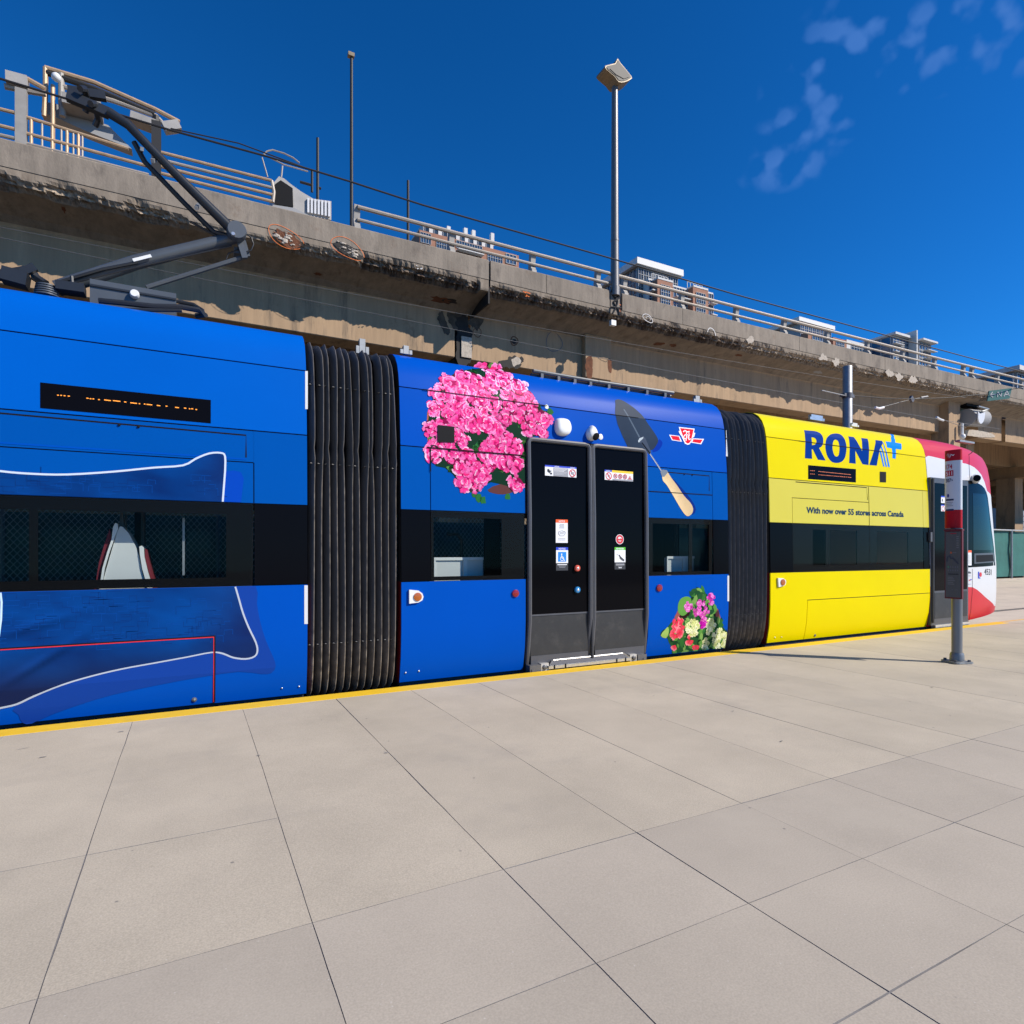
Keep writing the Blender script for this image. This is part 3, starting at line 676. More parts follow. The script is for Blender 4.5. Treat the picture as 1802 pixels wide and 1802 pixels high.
# faint woven maze lines on the cushion
pcs = []
rs = random.Random(3)
for i in range(260):
    low = i % 3 != 0
    u = rs.uniform(-250, 405 if low else 375); v = rs.uniform(1048, 1135) if low else rs.uniform(845, 872)
    if low and v > 1205-.16*max(u, 0): continue
    X, z = tp(u, v); l = .05+.07*rs.random(); pts = [(X, z)]
    d = rs.choice(((1, 0), (0, 1), (-1, 0)))
    for q in range(3):
        pts.append((pts[-1][0]+d[0]*l, pts[-1][1]+d[1]*l*.6)); d = rs.choice(((d[1], d[0]), (-d[1], -d[0])))
    if any((not low and p[1] < zT+.01) or (low and p[1] > zL-.01) or p[0] > x447-.16 for p in pts): continue
    pcs.append(([ribbon(pts, .0045)], lin((10, 66, 140)) if i % 2 else lin((12, 46, 104)), 0, .0009))
conform('woven_lines', pcs, 'A', 'print', CU, kind='stuff')
pl = outline(up[:-1], 'A', 3, False)+[tp(392, 884.5)]
pl = [(x, max(z, zT)) for x, z in pl if x > -3]
pcs = [([ribbon(pl, .017)], lin((196, 206, 220)), 0, .0013)]
pl2 = [p for p in lw if p[1] < zL]+[(lw[-1][0], zL)]
wd = [.016 if p[0] > tx(385) or p[0] < tx(60) else .013 for p in pl2]
pcs.append(([ribbon(pl2, wd)], lin((176, 184, 196)), 0, .0013))
pcs.append(([ribbon([(tp(1, 1042)[0], zL), tp(3, 1060), tp(2, 1090), tp(-2, 1120)], .014)], lin((190, 215, 230)), 0, .0013))
conform('piping_print', pcs, 'A', 'print', CU)

# ---- car B, blue, middle --------------------------------------------------
z_ = ZS['B']; UD0, UD1 = 926, 1141; xd0, xd1 = tx(UD0), tx(UD1); zdt = tp(934, 770, 'B')[1]
panel('roof_panel', XB0, XB1, z_['s1']+GP, z_['top'], 'B', 'blue')
panel('upper_panel', XB0, xd0-.002, z_['s2']+GP, z_['s1']-GP, 'B', 'blue')
panel('upper_panel', xd0-.002, xd1+.002, zdt+.004, z_['s1']-GP, 'B', 'blue')
panel('upper_panel', xd1+.002, XB1, z_['s2']+GP, z_['s1']-GP, 'B', 'blue')
x758 = tx(758.5); x1255 = tx(1255.5); zr = tp(1200, 868, 'B')[1]
panel('side_panel', XB0, x758-.005, z_['wt']+.004, z_['s2']-GP, 'B', 'blue_film')
panel('side_panel', x758+.005, xd0-.006, z_['wt']+.004, z_['s2']-GP, 'B', 'blue_film')
panel('side_panel', xd1+.006, x1255-.004, zr+.006, z_['s2']-GP, 'B', 'blue_film')
panel('side_panel', xd1+.006, x1255-.004, z_['wt']+.004, zr-.006, 'B', 'blue_film')
panel('side_panel', x1255+.004, XB1, z_['wt']+.004, z_['s2']-GP, 'B', 'blue_film')
panel('window_panel', XB0, x758-.005, z_['wb']+.004, z_['wt']-.004, 'B', 'black_gloss')
panel('window_panel', x1255+.004, XB1, z_['wb']+.004, z_['wt']-.004, 'B', 'black_gloss')
hatch([(1175, 831), (1248, 837.5), (1248, 864)], 'B')
for u, v in ((1204, 834.5), (1218, 836)): bolt(u, v, 'B', .009, 'black_matt', 'knob', .012)
window(758.5, UD0-1, 'B', [(764, 884)], (1.165, 1.83)); window(UD1+1, 1255.5, 'B', [(1150, 1214), (1220, 1249)], (1.165, 1.83))
panel('lower_panel', XB0, xd0-.008, z_['bot'], z_['wb']-.004, 'B', 'blue')
panel('lower_panel', xd1+.008, XB1, z_['bot'], z_['wb']-.004, 'B', 'blue')
hatch([(1224.5, 1019), (1254, 1016.5), (1255, 1040.5), (1225.5, 1042.5), (1224.5, 1019)], 'B', .004, 'blue_film', 'flap_groove')
# seat backs behind the windows of car B
for pts, yy in (([(764, 1040), (764, 981), (851, 981), (849, 1040)], 6.72), ([(1174, 1040), (1174, 979), (1222, 980), (1222, 1040)], 6.72)):
    P_ = [at(u, v, yy) for u, v in pts]; x0, x1 = P_[0][0], P_[2][0]; zt = P_[1][1]; xm = x0+(x1-x0)*(.38 if x1-x0 > .9 else .62)
    s = MB(); s.box((x0, yy+.02, .5), (x1, yy+.06, zt-.02)); sb_ = obj('seat_back', s, 'seat_grey', TR)
    s = MB(); s.box((x0, yy, zt-.035), (x1, yy+.018, zt)); s.box((xm-.025, yy, .6), (xm+.025, yy+.018, zt-.036)); s.box((x0, yy, .6), (x0+.02, yy+.018, zt-.036)); obj('seat_trim', s, 'white_plastic', sb_)
s = MB(); xa = at(786, 940, 7.4); xb = at(812, 975, 7.4)
s.tube([(xa[0], 7.4, xa[1]), (xb[0]-.06, 7.4, xa[1]), (xb[0], 7.4, xa[1]-.07), (xb[0], 7.4, xb[1]-.6)], .022, 8); obj('grab_pole', s, 'pole_dark', TR, True)
s = MB()
for u in (960, 1090, 1190): s.tube([(tx(u, 7.4), 7.4, .03), (tx(u, 7.4), 7.4, 2.32)], .019, 8)
obj('grab_pole', s, 'pole_dark', TR, True)
# marker lamps
def lamp(u, v, mod, r, m, name='marker_lamp', ring=None):
    X, z = tp(u, v, mod); y = side_y(X, z, mod); s = MB(); s.disc((X, y-.004, z), (0, -1, 0), r, .02, 20, 0, .35)
    return obj(name, s, m, TR, True)
lamp(906.5, 1044, 'B', .044, 'red_lamp'); lamp(1159.5, 1034.5, 'B', .048, 'red_lamp')
for mod, pts, c in (('B', [(719, 1037.5), (735, 1039), (742, 1044), (744, 1050), (742, 1056), (735, 1060), (719, 1062)], (733.5, 1050)), ('C', [(1367, 1017), (1376, 1017.5), (1380.5, 1021), (1381, 1025), (1379.5, 1029), (1376, 1031), (1368, 1033)], (1375, 1024.5))):
    P_ = smoothpoly([tp(u, v, mod) for u, v in pts], 3); P_[0:1] = [tp(*pts[0], mod)]
    s = MB(); s.prism([tp(u, v, mod) for u, v in pts], lambda p: (p[0], D-.026, p[1]), lambda p: (p[0], D-.001, p[1])); hz = obj('lamp_housing', s, 'white_plastic', TR)
    X, z = tp(*c, mod); s = MB(); s.disc((X, D-.026, z), (0, -1, 0), .046 if mod == 'B' else .05, .014, 20, 0, .4); obj('amber_lens', s, 'amber_lamp', hz, True)
for u, v, q in ((713.5, 1184), (737, 1181)) and ((713.5, 1184, 'B'), (737, 1181, 'B'), (1363.5, 1122, 'C'), (1375, 1121, 'C'), (1433, 1119, 'C')): bolt(u, v, q, .009)

# ---- door of car B ---------------------------------------------------------
DR = obj('door', MB().box((xd0+.03, D+.03, .07), (xd1-.03, D+.05, zdt-.06)), 'black_matt', TR)
def dframe(u0, u1, v0l, par):
    """rounded rubber frame of one leaf"""
    x0, x1 = tx(u0), tx(u1); t = .055; zt = zdt-.004; zb = .075
    s = MB()
    s.tube([(x0+t/2, D-.005+inset(zb), zb), (x0+t/2, D-.008, .6), (x0+t/2, D-.004, 1.9), (x0+t/2, D+.02, zt-.06), (x0+t/2+.02, D+.026, zt-.028), (x0+t/2+.06, D+.026, zt-.02), (x1-t/2-.06, D+.026, zt-.02), (x1-t/2-.02, D+.026, zt-.028), (x1-t/2, D+.02, zt-.06), (x1-t/2, D-.004, 1.9), (x1-t/2, D-.008, .6), (x1-t/2, D-.005+inset(zb), zb)], t*.52, 8)
    s.box((x0+t, D+.005, zb), (x1-t, D+.05, zb+.10)); s.box((x0+t, D+.004, .66), (x1-t, D+.03, .68))
    return obj('door_leaf', s, 'door_frame', par, True)
um = 1041.5
for n, (u0, u1) in enumerate(((928, um), (um, 1140))):
    x0, x1 = tx(u0)+.05, tx(u1)-.05
    dframe(u0, u1, 0, DR)
    s = MB(); s.add([(x0, D+.006, .675), (x1, D+.006, .675), (x1, D+.030, zdt-.05), (x0, D+.030, zdt-.05)], [(0, 1, 2, 3)]); obj('door_glass', s, 'door_glass_m', DR, fixn=False)
    s = MB(); s.box((x0, D+.012, .17), (x1, D+.03, .66)); obj('kick_panel', s, 'kick', DR)
s = MB(); s.tube([(tx(um), D-.012, .09), (tx(um), D-.012, 1.9), (tx(um), D+.02, zdt-.02)], .02, 8); obj('door_seal', s, 'rubber', DR, True)
def strk(pts, wd_, c, lift=.0004): return ([ribbon(pts, wd_)], c, 0, lift)
class Flat:
    """a small printed notice on the door glass: pieces in metres from its top-left corner"""
    def __init__(s, u, v, w_, h, y, name='notice', parent=None, mod='B'):
        s.X, s.Z = at(u, v, y); s.w, s.h, s.y = w_, h, y; s.mb = MB(); s.l = 0; s.name = name; s.p = parent
    def rect(s, x0, y0, x1, y1, c):
        s.l += .0003; y = s.y-.001-s.l
        s.mb.add([(s.X+x0*s.w, y, s.Z-y1*s.h), (s.X+x1*s.w, y, s.Z-y1*s.h), (s.X+x1*s.w, y, s.Z-y0*s.h), (s.X+x0*s.w, y, s.Z-y0*s.h)], [(0, 1, 2, 3)], 0, c); return s
    def poly(s, pts, c, holes=()):
        s.l += .0003; y = s.y-.001-s.l; cs = [pts]+list(holes); fl = [p for q in cs for p in q]
        tr = tessellate_polygon([[Vector((p[0], p[1], 0)) for p in q] for q in cs])
        s.mb.add([(s.X+p[0]*s.w, y, s.Z-p[1]*s.h) for p in fl], [tuple(t) for t in tr], 0, c); return s
    def circ(s, cx, cy, r, c, rin=0, n=20):
        a = s.w/s.h; f = lambda q: [(cx+q*math.cos(2*PI*i/n), cy+q*a*math.sin(2*PI*i/n)) for i in range(n)]
        return s.poly(f(r), c, [f(rin)] if rin else ())
    def text(s, str_, x0, ybase, hgt, wid, c, bold=.02):
        s.l += .0003; y = s.y-.001-s.l; vs, fs, tw, th_ = text2d(str_, bold); sx_ = wid*s.w/tw; sz = hgt*s.h/.69
        s.mb.add([(s.X+x0*s.w+p[0]*sx_, y, s.Z-ybase*s.h+p[1]*sz) for p in vs], fs, 0, c); return s
    def done(s, label=None, m='decal'):
        o = obj(s.name, s.mb, m, s.p, fixn=False)
        for p in o.data.polygons:
            if p.normal.y > 0: p.flip()
        if label: o['label'] = label
        return o
W_, K_, RD, GY = (.78, .78, .78), (.01, .01, .012), (.62, .02, .03), (.28, .28, .30); BL = lin((30, 60, 190)); LB = lin((20, 130, 215)); YL = lin((245, 200, 20)); OR = lin((240, 90, 20)); GN = lin((90, 190, 40))
yd = D+.012
def wpx(u0, u1, y=D): return at(u1, HY, y)[0]-at(u0, HY, y)[0]
hgt = lambda u, v0, v1, y=D: at(u, v0, y)[1]-at(u, v1, y)[1]
f = Flat(959, 818, wpx(959, 1014.5), hgt(986, 820, 838.5), D+.021, parent=DR)
f.rect(0, 0, 1, 1, W_).rect(.0, 0, 1, .16, BL).rect(.26, .2, .73, 1, GY).text('NOTICE', .3, .135, .10, .14, W_).text('NOTICE', .8, .135, .10, .14, W_)
for i in range(6): f.rect(.28, .26+.11*i, .70-.05*(i % 3), .30+.11*i, (.55, .55, .57) if i > 2 else W_)
f.circ(.87, .6, .105, RD, .085).poly([(.80, .36), (.82, .33), (.94, .84), (.92, .87)], RD).rect(.83, .5, .91, .7, GY)
f.poly([(.07, .40), (.12, .36), (.14, .50), (.2, .52), (.2, .58), (.15, .60), (.18, .8), (.13, .7), (.08, .62)], K_).circ(.19, .78, .025, K_); f.done('wide notice with no smoking symbol')
f = Flat(1064, 826.5, wpx(1064, 1114), hgt(1089, 828, 845.5), D+.021, parent=DR)
f.rect(0, 0, 1, 1, W_).rect(0, 0, .25, .17, BL).rect(.25, 0, 1, .22, YL).rect(.27, .86, 1, 1, GY).text('NOTICE', .05, .14, .10, .14, W_)
for cx, cy, r in ((.14, .6, .105), (.37, .56, .07), (.54, .56, .07), (.71, .56, .07)): f.circ(cx, cy, r, RD, r*.78).rect(cx-.03, cy-.12, cx+.03, cy+.1, GY).poly([(cx-r*.7, cy-.25*r/.1), (cx-r*.5, cy-.32*r/.1), (cx+r*.7, cy+.25*r/.1), (cx+r*.5, cy+.3*r/.1)], RD)
f.poly([(.83, .72), (.94, .72), (.885, .42)], RD, [[(.855, .67), (.915, .67), (.885, .52)]]); f.rect(.8, .76, .97, .8, RD); f.done('wide notice with a row of red prohibition rings')
f = Flat(978, 914, wpx(978, 999), hgt(988, 914.5, 955.5), yd, parent=DR)
f.rect(0, 0, 1, 1, W_).rect(0, 0, 1, .14, OR)
f.text('NOTICE', .25, .11, .07, .5, W_)
for i in range(4): f.rect(.28 if i % 2 else .32, .2+.05*i, .7, .22+.05*i, GY)
f.poly([(.2, .52), (.5, .47), (.8, .52), (.8, .62), (.65, .71), (.35, .71), (.2, .62)], GY, [[(.24, .535), (.5, .49), (.76, .535), (.76, .61), (.63, .69), (.37, .69), (.24, .61)]]).rect(.32, .55, .68, .565, GY).rect(.32, .6, .68, .615, GY)
for i in range(2): f.rect(.2, .8+.06*i, .8, .82+.06*i, (.5, .5, .5))
f.done('tall white notice with orange header')
f = Flat(978.5, 963, wpx(978.5, 999.5), hgt(989, 963, 1004), yd, parent=DR)
f.rect(0, 0, 1, 1, (.03, .03, .032)).rect(0, 0, 1, .125, BL).text('NOTICE', .22, .1, .07, .56, W_).rect(0, .125, 1, .68, W_).rect(.15, .2, .85, .62, LB)
f.circ(.46, .30, .055, W_).poly([(.43, .33), (.49, .33), (.51, .45), (.62, .46), (.68, .55), (.74, .54), (.75, .565), (.66, .585), (.6, .49), (.46, .48)], W_).circ(.49, .49, .16, W_, .12)
f.rect(.1, .73, .9, .765, W_).rect(.2, .80, .8, .82, GY).rect(.25, .85, .75, .87, GY); f.done('blue wheelchair notice')
f = Flat(1081.5, 963, wpx(1081.5, 1100.5), hgt(1091, 963, 1002), yd, parent=DR)
f.rect(0, 0, 1, 1, (.03, .03, .032)).rect(0, 0, 1, .125, GN).text('REMINDER', .15, .1, .07, .7, W_).rect(0, .125, 1, .68, W_)
f.poly([(.35, .36), (.42, .33), (.6, .44), (.9, .57), (.88, .63), (.75, .62), (.5, .5)], K_).poly([(.45, .44), (.65, .52), (.86, .60), (.8, .64), (.6, .58), (.44, .5)], (.1, .1, .1)).rect(.2, .3, .3, .36, (.5, .5, .5))
f.rect(.1, .73, .9, .75, GY).rect(.1, .785, .9, .805, W_).rect(.3, .85, .7, .87, GY).rect(.35, .91, .65, .94, W_); f.done('hand-washing notice with green header')
f = Flat(1083.5, 940.5, wpx(1083.5, 1097.5), hgt(1091, 940.5, 957.5), yd, parent=DR)
f.circ(.5, .5, .5, W_).circ(.5, .5, .45, RD).poly([(.25, .38), (.4, .22), (.62, .26), (.8, .42), (.6, .4), (.4, .48)], W_).rect(.3, .6, .7, .64, W_).rect(.35, .7, .65, .74, W_); f.done('round red notice')
def button(u, v, m):
    X, z = at(u, v, D); s = MB(); s.disc((X, D+.004, z), (0, -1, 0), .040, .03, 24, 0, .25); o = obj('door_button', s, m, DR, True, label='red door button' if 'red' in m else 'blue door button')
    return X, z
for u, v, m in ((1015.3, 1000, 'button_red'), (1015.5, 1038, 'button_blue')):
    X, z = button(u, v, m); s = MB(); s.disc((X, D-.024, z), (0, -1, 0), .016, .006, 16, 0, .2); obj('button_cap', s, 'alu', DR, True)
# sliding step under the door
s = MB(); xs0, xs1 = tx(932, 6.30), tx(1137, 6.30); yS = 6.30
s.box((xs0+.22, yS+.0, .028), (xs1-.22, D+.06, .05)); ST_ = obj('door_step', s, 'alu', TR)
s = MB(); s.add([(xs0+.30, yS-.004, .052), (xs1-.30, yS-.004, .052), (xs1-.36, D-.002, .10), (xs0+.36, D-.002, .10)], [(0, 1, 2, 3)]); s.box((xs0+.36, D-.0, .05), (xs1-.36, D+.05, .099)); obj('step_plate', s, 'grip', ST_)
s = MB(); s.bar((xs0+.26, yS-.006, .03), (xs1-.26, yS-.006, .03), .02, .035); s.tube([(xs0+.36, D-.005, .105), (xs1-.36, D-.005, .105)], .010, 8)
for sg, xx in ((1, xs0+.28), (-1, xs1-.28)): s.bar((xx, yS-.006, .05), (xx+.07*sg, D-.005, .105), .012, .02)
obj('step_edge', s, 'steel', ST_)
for xx, sg in ((xs0, 1), (xs1, -1)):
    s = MB(); s.box((xx, yS-.01, -.02), (xx+.15*sg, D+.05, .075)); s.box((xx+.02*sg, yS-.018, .0), (xx+.06*sg, yS-.011, .03)); obj('step_bracket', s, 'cast', ST_)
    s = MB(); s.box((xx+.16*sg, yS+.0, -.01), (xx+.27*sg, D+.05, .085)); obj('step_hinge', s, 'alu', ST_)
    s = MB(); s.disc((xx+.21*sg, yS-.001, .04), (0, -1, 0), .03, .02, 14, 0, .3); obj('step_roller', s, 'cast', ST_, True)
s = MB()
for q in (.19, .28, .72, .80): xx = xs0+(xs1-xs0)*q; s.box((xx-.008, yS-.022, .0), (xx+.008, yS-.017, .06))
obj('step_clips', s, 'black_matt', ST_)
# domes over the door
def dome(pts, h, name, m='white_plastic'):
    P_ = smoothpoly([tp(u, v, 'B') for u, v in pts], 4); cx = sum(p[0] for p in P_)/len(P_); cz = sum(p[1] for p in P_)/len(P_); n = len(P_); s = MB(); vs = []
    prof = [(1, 0), (1.0, .25), (.95, .62), (.82, .88), (.55, 1.0)]
    for q, e in prof:
        for x, z in P_:
            X, Z_ = cx+(x-cx)*q, cz+(z-cz)*q; vs.append((X, side_y(x, z, 'B')-h*e, Z_))
    fs = [(i*n+j, i*n+(j+1) % n, (i+1)*n+(j+1) % n, (i+1)*n+j) for i in range(len(prof)-1) for j in range(n)]+[tuple(range(4*n, 5*n))]
    s.add(vs, fs); return obj(name, s, m, TR, 'all'), cx, cz
dome([(978, 738), (988, 736.5), (998, 740), (1002.5, 750), (1002, 760), (996, 767), (984, 767), (977, 760), (975.5, 748)], .075, 'speaker_dome')
o, cx, cz = dome([(1035, 753), (1039, 749.5), (1044, 754), (1048, 765), (1046, 774), (1039, 776), (1033, 772), (1031, 762)], .085, 'camera_dome')
s = MB(); X, z = tp(1041.5, 769, 'B'); s.disc((X-.012, D-.052, z-.012), (.1, -1, -.55), .05, .012, 18, 0, .1); obj('camera_lens', s, 'black_matt', o, True)
X, z = tp(1056.5, 769, 'B'); s = MB(); s.disc((X, side_y(X, z, 'B')-.001, z), (0, -1, 0), .037, .01, 20, 0, .25); obj('indicator_cap', s, 'white_plastic', TR, True)
conform('speaker_grille', [([[tp(769.5, 748, 'B'), tp(798.5, 751.5, 'B'), tp(799, 779, 'B'), tp(769.5, 778, 'B')]], None, 0, 0)], 'B', 'black_matt', TR, .0165)

# ---- flower print ------------------------------------------------------------
rs = random.Random(11)
def vary(c, a=.12): k = 1+rs.uniform(-a, a); return tuple(min(1, max(0, x*k)) for x in c)
def blob(cx, cz, r, n=10, j=.25, sq=1): return [(cx+r*(1+rs.uniform(-j, j))*math.cos(2*PI*i/n), cz+sq*r*(1+rs.uniform(-j, j))*math.sin(2*PI*i/n)) for i in range(n)]
def petal(cx, cz, a, l, wd_, c0, c1, c2, lift):
    """ruffled petal from the flower's eye outwards: tri fan with light rim"""
    n = 9; pts = [(cx, cz)]; ca, sa = math.cos(a), math.sin(a); cols = [c0]
    mid = []; rim = []
    for i in range(n):
        t = -1+2*i/(n-1); rr_ = l*(1-.16*t*t)*(1+rs.uniform(-.13, .10)); x, y = rr_*(1-.12*abs(t)**2), wd_*t*(.75+.3*rs.random())
        rim.append((cx+ca*x-sa*y, cz+sa*x+ca*y)); x2, y2 = x*.62, y*.72; mid.append((cx+ca*x2-sa*y2, cz+sa*x2+ca*y2))
    pts += mid+rim; c1s = [vary(c1, .25) for _ in mid]; c2s = [vary(c2, .12) for _ in rim]; cols += c1s+c2s
    tr = [(0, 1+i, 2+i) for i in range(n-1)]+[q for i in range(n-1) for q in ((1+i, 1+n+i, 2+n+i), (1+i, 2+n+i, 2+i))]
    return (('tri', pts, tr), cols, 0, lift)
PINK = [lin(c) for c in ((242, 150, 198), (230, 108, 168), (246, 190, 220), (214, 70, 136), (250, 216, 234))]; HOT = [lin(c) for c in ((225, 25, 95), (232, 50, 130), (200, 20, 80))]
DEEP = [lin(c) for c in ((190, 20, 85), (214, 30, 105), (235, 60, 140))]; GRN = [lin(c) for c in ((26, 70, 42), (40, 100, 50), (20, 50, 34), (84, 130, 60))]
bq = [(750, 735), (752, 715), (763, 690), (778, 668), (795, 655), (815, 648), (838, 646), (862, 644), (880, 650), (896, 664), (920, 676), (930, 692), (945, 704), (955, 716), (966, 735), (968, 752), (962, 766), (932, 770), (925, 800), (926, 855), (912, 864), (897, 860), (880, 855), (864, 852), (845, 860), (825, 864), (808, 858), (795, 838), (780, 826), (764, 823), (756, 812), (752, 792), (750, 775), (747, 752)]
BQ = [tp(u, v, 'B') for u, v in bq]
def inside(p, P_):
    r = False; n = len(P_)
    for i in range(n):
        (x1, y1), (x2, y2) = P_[i], P_[i-1]
        if (y1 > p[1]) != (y2 > p[1]) and p[0] < (x2-x1)*(p[1]-y1)/(y2-y1)+x1: r = not r
    return r
def shrink(P_, k):
    cx = sum(p[0] for p in P_)/len(P_); cz = sum(p[1] for p in P_)/len(P_); return [(cx+(p[0]-cx)*k, cz+(p[1]-cz)*k) for p in P_]
xlim = tp(926.5, 830, 'B')[0]
pcs = []
pot = lin((150, 80, 60))
pcs.append(([outline([(752, 700), (748, 730), (749, 770), (756, 800), (765, 830), (800, 850), (880, 866), (915, 862), (930, 700), (900, 664), (880, 652)], 'B', 2)], pot, 0, 0)) if False else None
pcs = []
pcs.append(([[tp(u, v, 'B') for u, v in ((760, 705), (752, 725), (750, 760), (756, 795), (764, 795), (764, 705))]], lin((172, 92, 66)), 0, .0002))
pcs.append(([[(min(x, xlim), z) for x, z in outline([(858, 862), (868, 868), (885, 870), (900, 867), (908, 860), (880, 852)], 'B', 2)]], lin((92, 56, 54)), 0, .0002))
pcs.append(([[tp(u, v, 'B') for u, v in ((882, 655), (905, 666), (910, 676), (890, 668))]], lin((120, 84, 84)), 0, .0002))
pcs.append(([[(min(p[0], xlim) if p[1] < tp(930, 772, 'B')[1] else p[0], p[1]) for p in shrink(BQ, .965)]], GRN[2], 0, .0003))
fl = []
tries = 0
while len(fl) < 110 and tries < 6000:
    tries += 1; p = (rs.uniform(min(q[0] for q in BQ), max(q[0] for q in BQ)), rs.uniform(min(q[1] for q in BQ), max(q[1] for q in BQ)))
    if not inside(p, shrink(BQ, .93)): continue
    if any(math.hypot(p[0]-q[0], p[1]-q[1]) < .128 for q in fl): continue
    fl.append(p)
holes = [tp(u, v, 'B') for u, v in ((847, 780), (838, 790), (790, 718), (880, 705), (905, 735), (795, 825), (880, 825), (760, 775), (915, 745), (870, 690), (835, 655))]
lv_ = .0005
for p in holes+[(q[0]+rs.uniform(-.06, .06), q[1]+rs.uniform(-.06, .06)) for q in fl[::3]]:
    for _ in range(4):
        a = rs.uniform(0, 2*PI); r = rs.uniform(.04, .075); q = [(p[0]+r*(math.cos(a)*t-math.sin(a)*s_), p[1]+r*(math.sin(a)*t+math.cos(a)*s_)) for t, s_ in ((-1, 0), (-.4, .45), (.3, .5), (1, 0), (.3, -.5), (-.4, -.45))]
        q = [(min(x, xlim) if z < zdt else x, z) for x, z in q]; pcs.append(([q], vary(rs.choice(GRN), .2), 0, lv_))
top_z = max(q[1] for q in BQ); left_x = min(q[0] for q in BQ)
order = sorted(fl, key=lambda q: rs.random())
for n, p in enumerate(order):
    if min(math.hypot(p[0]-h_[0], p[1]-h_[1]) for h_ in holes) < .072: continue
    rad = rs.uniform(.095, .14); base = lv_+.0003+.00009*n
    if p[0]+rad > xlim and p[1]-rad < zdt: rad = min(rad, max(.03, xlim-p[0], p[1]-zdt+.01))
    if rad < .055: continue
    bright = max(0, min(1, .30+.6*(p[1]-top_z+1.2)/1.2-.25*(p[0]-left_x)/1.4+rs.uniform(-.3, .3)))
    pk = PINK[2] if bright > .7 else rs.choice(PINK[:2]) if bright > .35 else rs.choice([PINK[1], PINK[3]])
    pcs.append(([blob(*p, rad*.84, 13, .2)] if p[0]+rad*1.15 < xlim or p[1]-rad > zdt else [blob(*p, rad*.8, 11, .2)], vary(rs.choice([lin((120, 12, 62)), lin((150, 14, 78)), lin((60, 40, 48)), lin((172, 18, 88))]), .25), 0, base))
    lum = .76+.55*bright
    NP = 34
    for i in range(NP):
        q = 1-i/NP; a = rs.uniform(0, 2*PI); r0 = rad*.60*q; bx_, bz_ = p[0]+r0*math.cos(a), p[1]+r0*math.sin(a)*.92
        pa_ = a+rs.uniform(-.8, .8) if q > .3 else rs.uniform(0, 2*PI); L_ = rad*rs.uniform(.34, .58)*(.75+.4*q)
        if bx_+L_*max(0, math.cos(pa_)) > xlim and bz_ < zdt+.05: continue
        m_ = rs.random(); tip = tuple(min(.95, x_*lum) for x_ in (pk if m_ > .42 else rs.choice(PINK+[PINK[4], PINK[2], PINK[4]]) if m_ > .16 else rs.choice(HOT+[DEEP[2]])))
        pcs.append(petal(bx_, bz_, pa_, L_, L_*rs.uniform(.45, .75), vary(rs.choice(HOT+DEEP[:2]), .3), rs.choice([PINK[3], DEEP[2], PINK[1], HOT[1]]), vary(tip, .15), base+.0000024*(i+1)))
for (u, v, r) in ((762, 648, 0), (866, 646, .05), (885, 652, .05), (968, 725, .05), (965, 733, .04), (958, 727, .04), (842, 876, .05), (850, 880, .045), (835, 870, .04), (893, 874, .04), (760, 775, .05)):
    if not r: continue
    c = tp(u, v, 'B'); pcs.append(([blob(*c, r, 8, .3, 1.1)], vary(GRN[3] if v < 700 else GRN[1], .25), 0, .0004 if v < 860 else .0006))
c = tp(962, 716, 'B'); pcs.append(([blob(*c, .028, 9, .1)], lin((225, 230, 215)), 0, .001))
FP = conform('flower_print', pcs, 'B', 'print', TR, .0015, label='printed bowl of pink flowers')
# seams of the panels run across the print as dark lines, as on the vehicle
def cross(pts, mod, wd_=.009, lift=.012): conform('panel_seam', [([ribbon([tp(u, v, mod) for u, v in pts], wd_)], None, 0, 0)], mod, 'seam', TR, lift)
xs_ = [750+20*i for i in range(12)]
zq = ZS['B']['s1']; conform('panel_seam', [([ribbon([(tx(u), zq) for u in (748, 968)], .009)], None, 0, 0)], 'B', 'seam', TR, .0145)
zq = ZS['B']['s2']; conform('panel_seam', [([ribbon([(tx(u), zq) for u in (752, 926)], .014)], None, 0, 0)], 'B', 'seam', TR, .0145)
conform('panel_seam', [([ribbon([(x758, tp(758, 830, 'B')[1]), (x758, ZS['B']['s2'])], .010)], None, 0, 0)], 'B', 'seam', TR, .0145)

# ---- lower bouquet print -----------------------------------------------------
pcs = []; B6 = lambda x, y: tp(1100+x/6.007, 980+y/6.007, 'B'); zlow = ZS['B']['bot']+.004; xr = XB1-.002
def cl(P_): return [(min(x, xr), max(z, zlow)) for x, z in P_]
pcs.append(([cl([B6(*q) for q in ((560, 560), (520, 640), (560, 700), (1010, 650), (985, 560), (960, 530))])], lin((150, 84, 76)), 0, 0))
pcs.append(([cl([B6(*q) for q in ((595, 590), (560, 650), (660, 690), (960, 640), (955, 600), (930, 560))])], lin((40, 26, 24)), 0, .0002))
basep = [(700, 345), (760, 330), (820, 335), (845, 370), (900, 480), (950, 505), (965, 560), (940, 620), (1020, 660), (1035, 740), (1090, 830), (1085, 960), (1000, 985), (860, 1000), (640, 1010), (495, 1030), (500, 980), (460, 900), (440, 850), (380, 830), (400, 790), (450, 740), (490, 690), (560, 660), (660, 640), (690, 560), (700, 420)]
pcs.append(([cl(smoothpoly([B6(*q) for q in basep], 2))], lin((38, 82, 44)), 0, .0003))
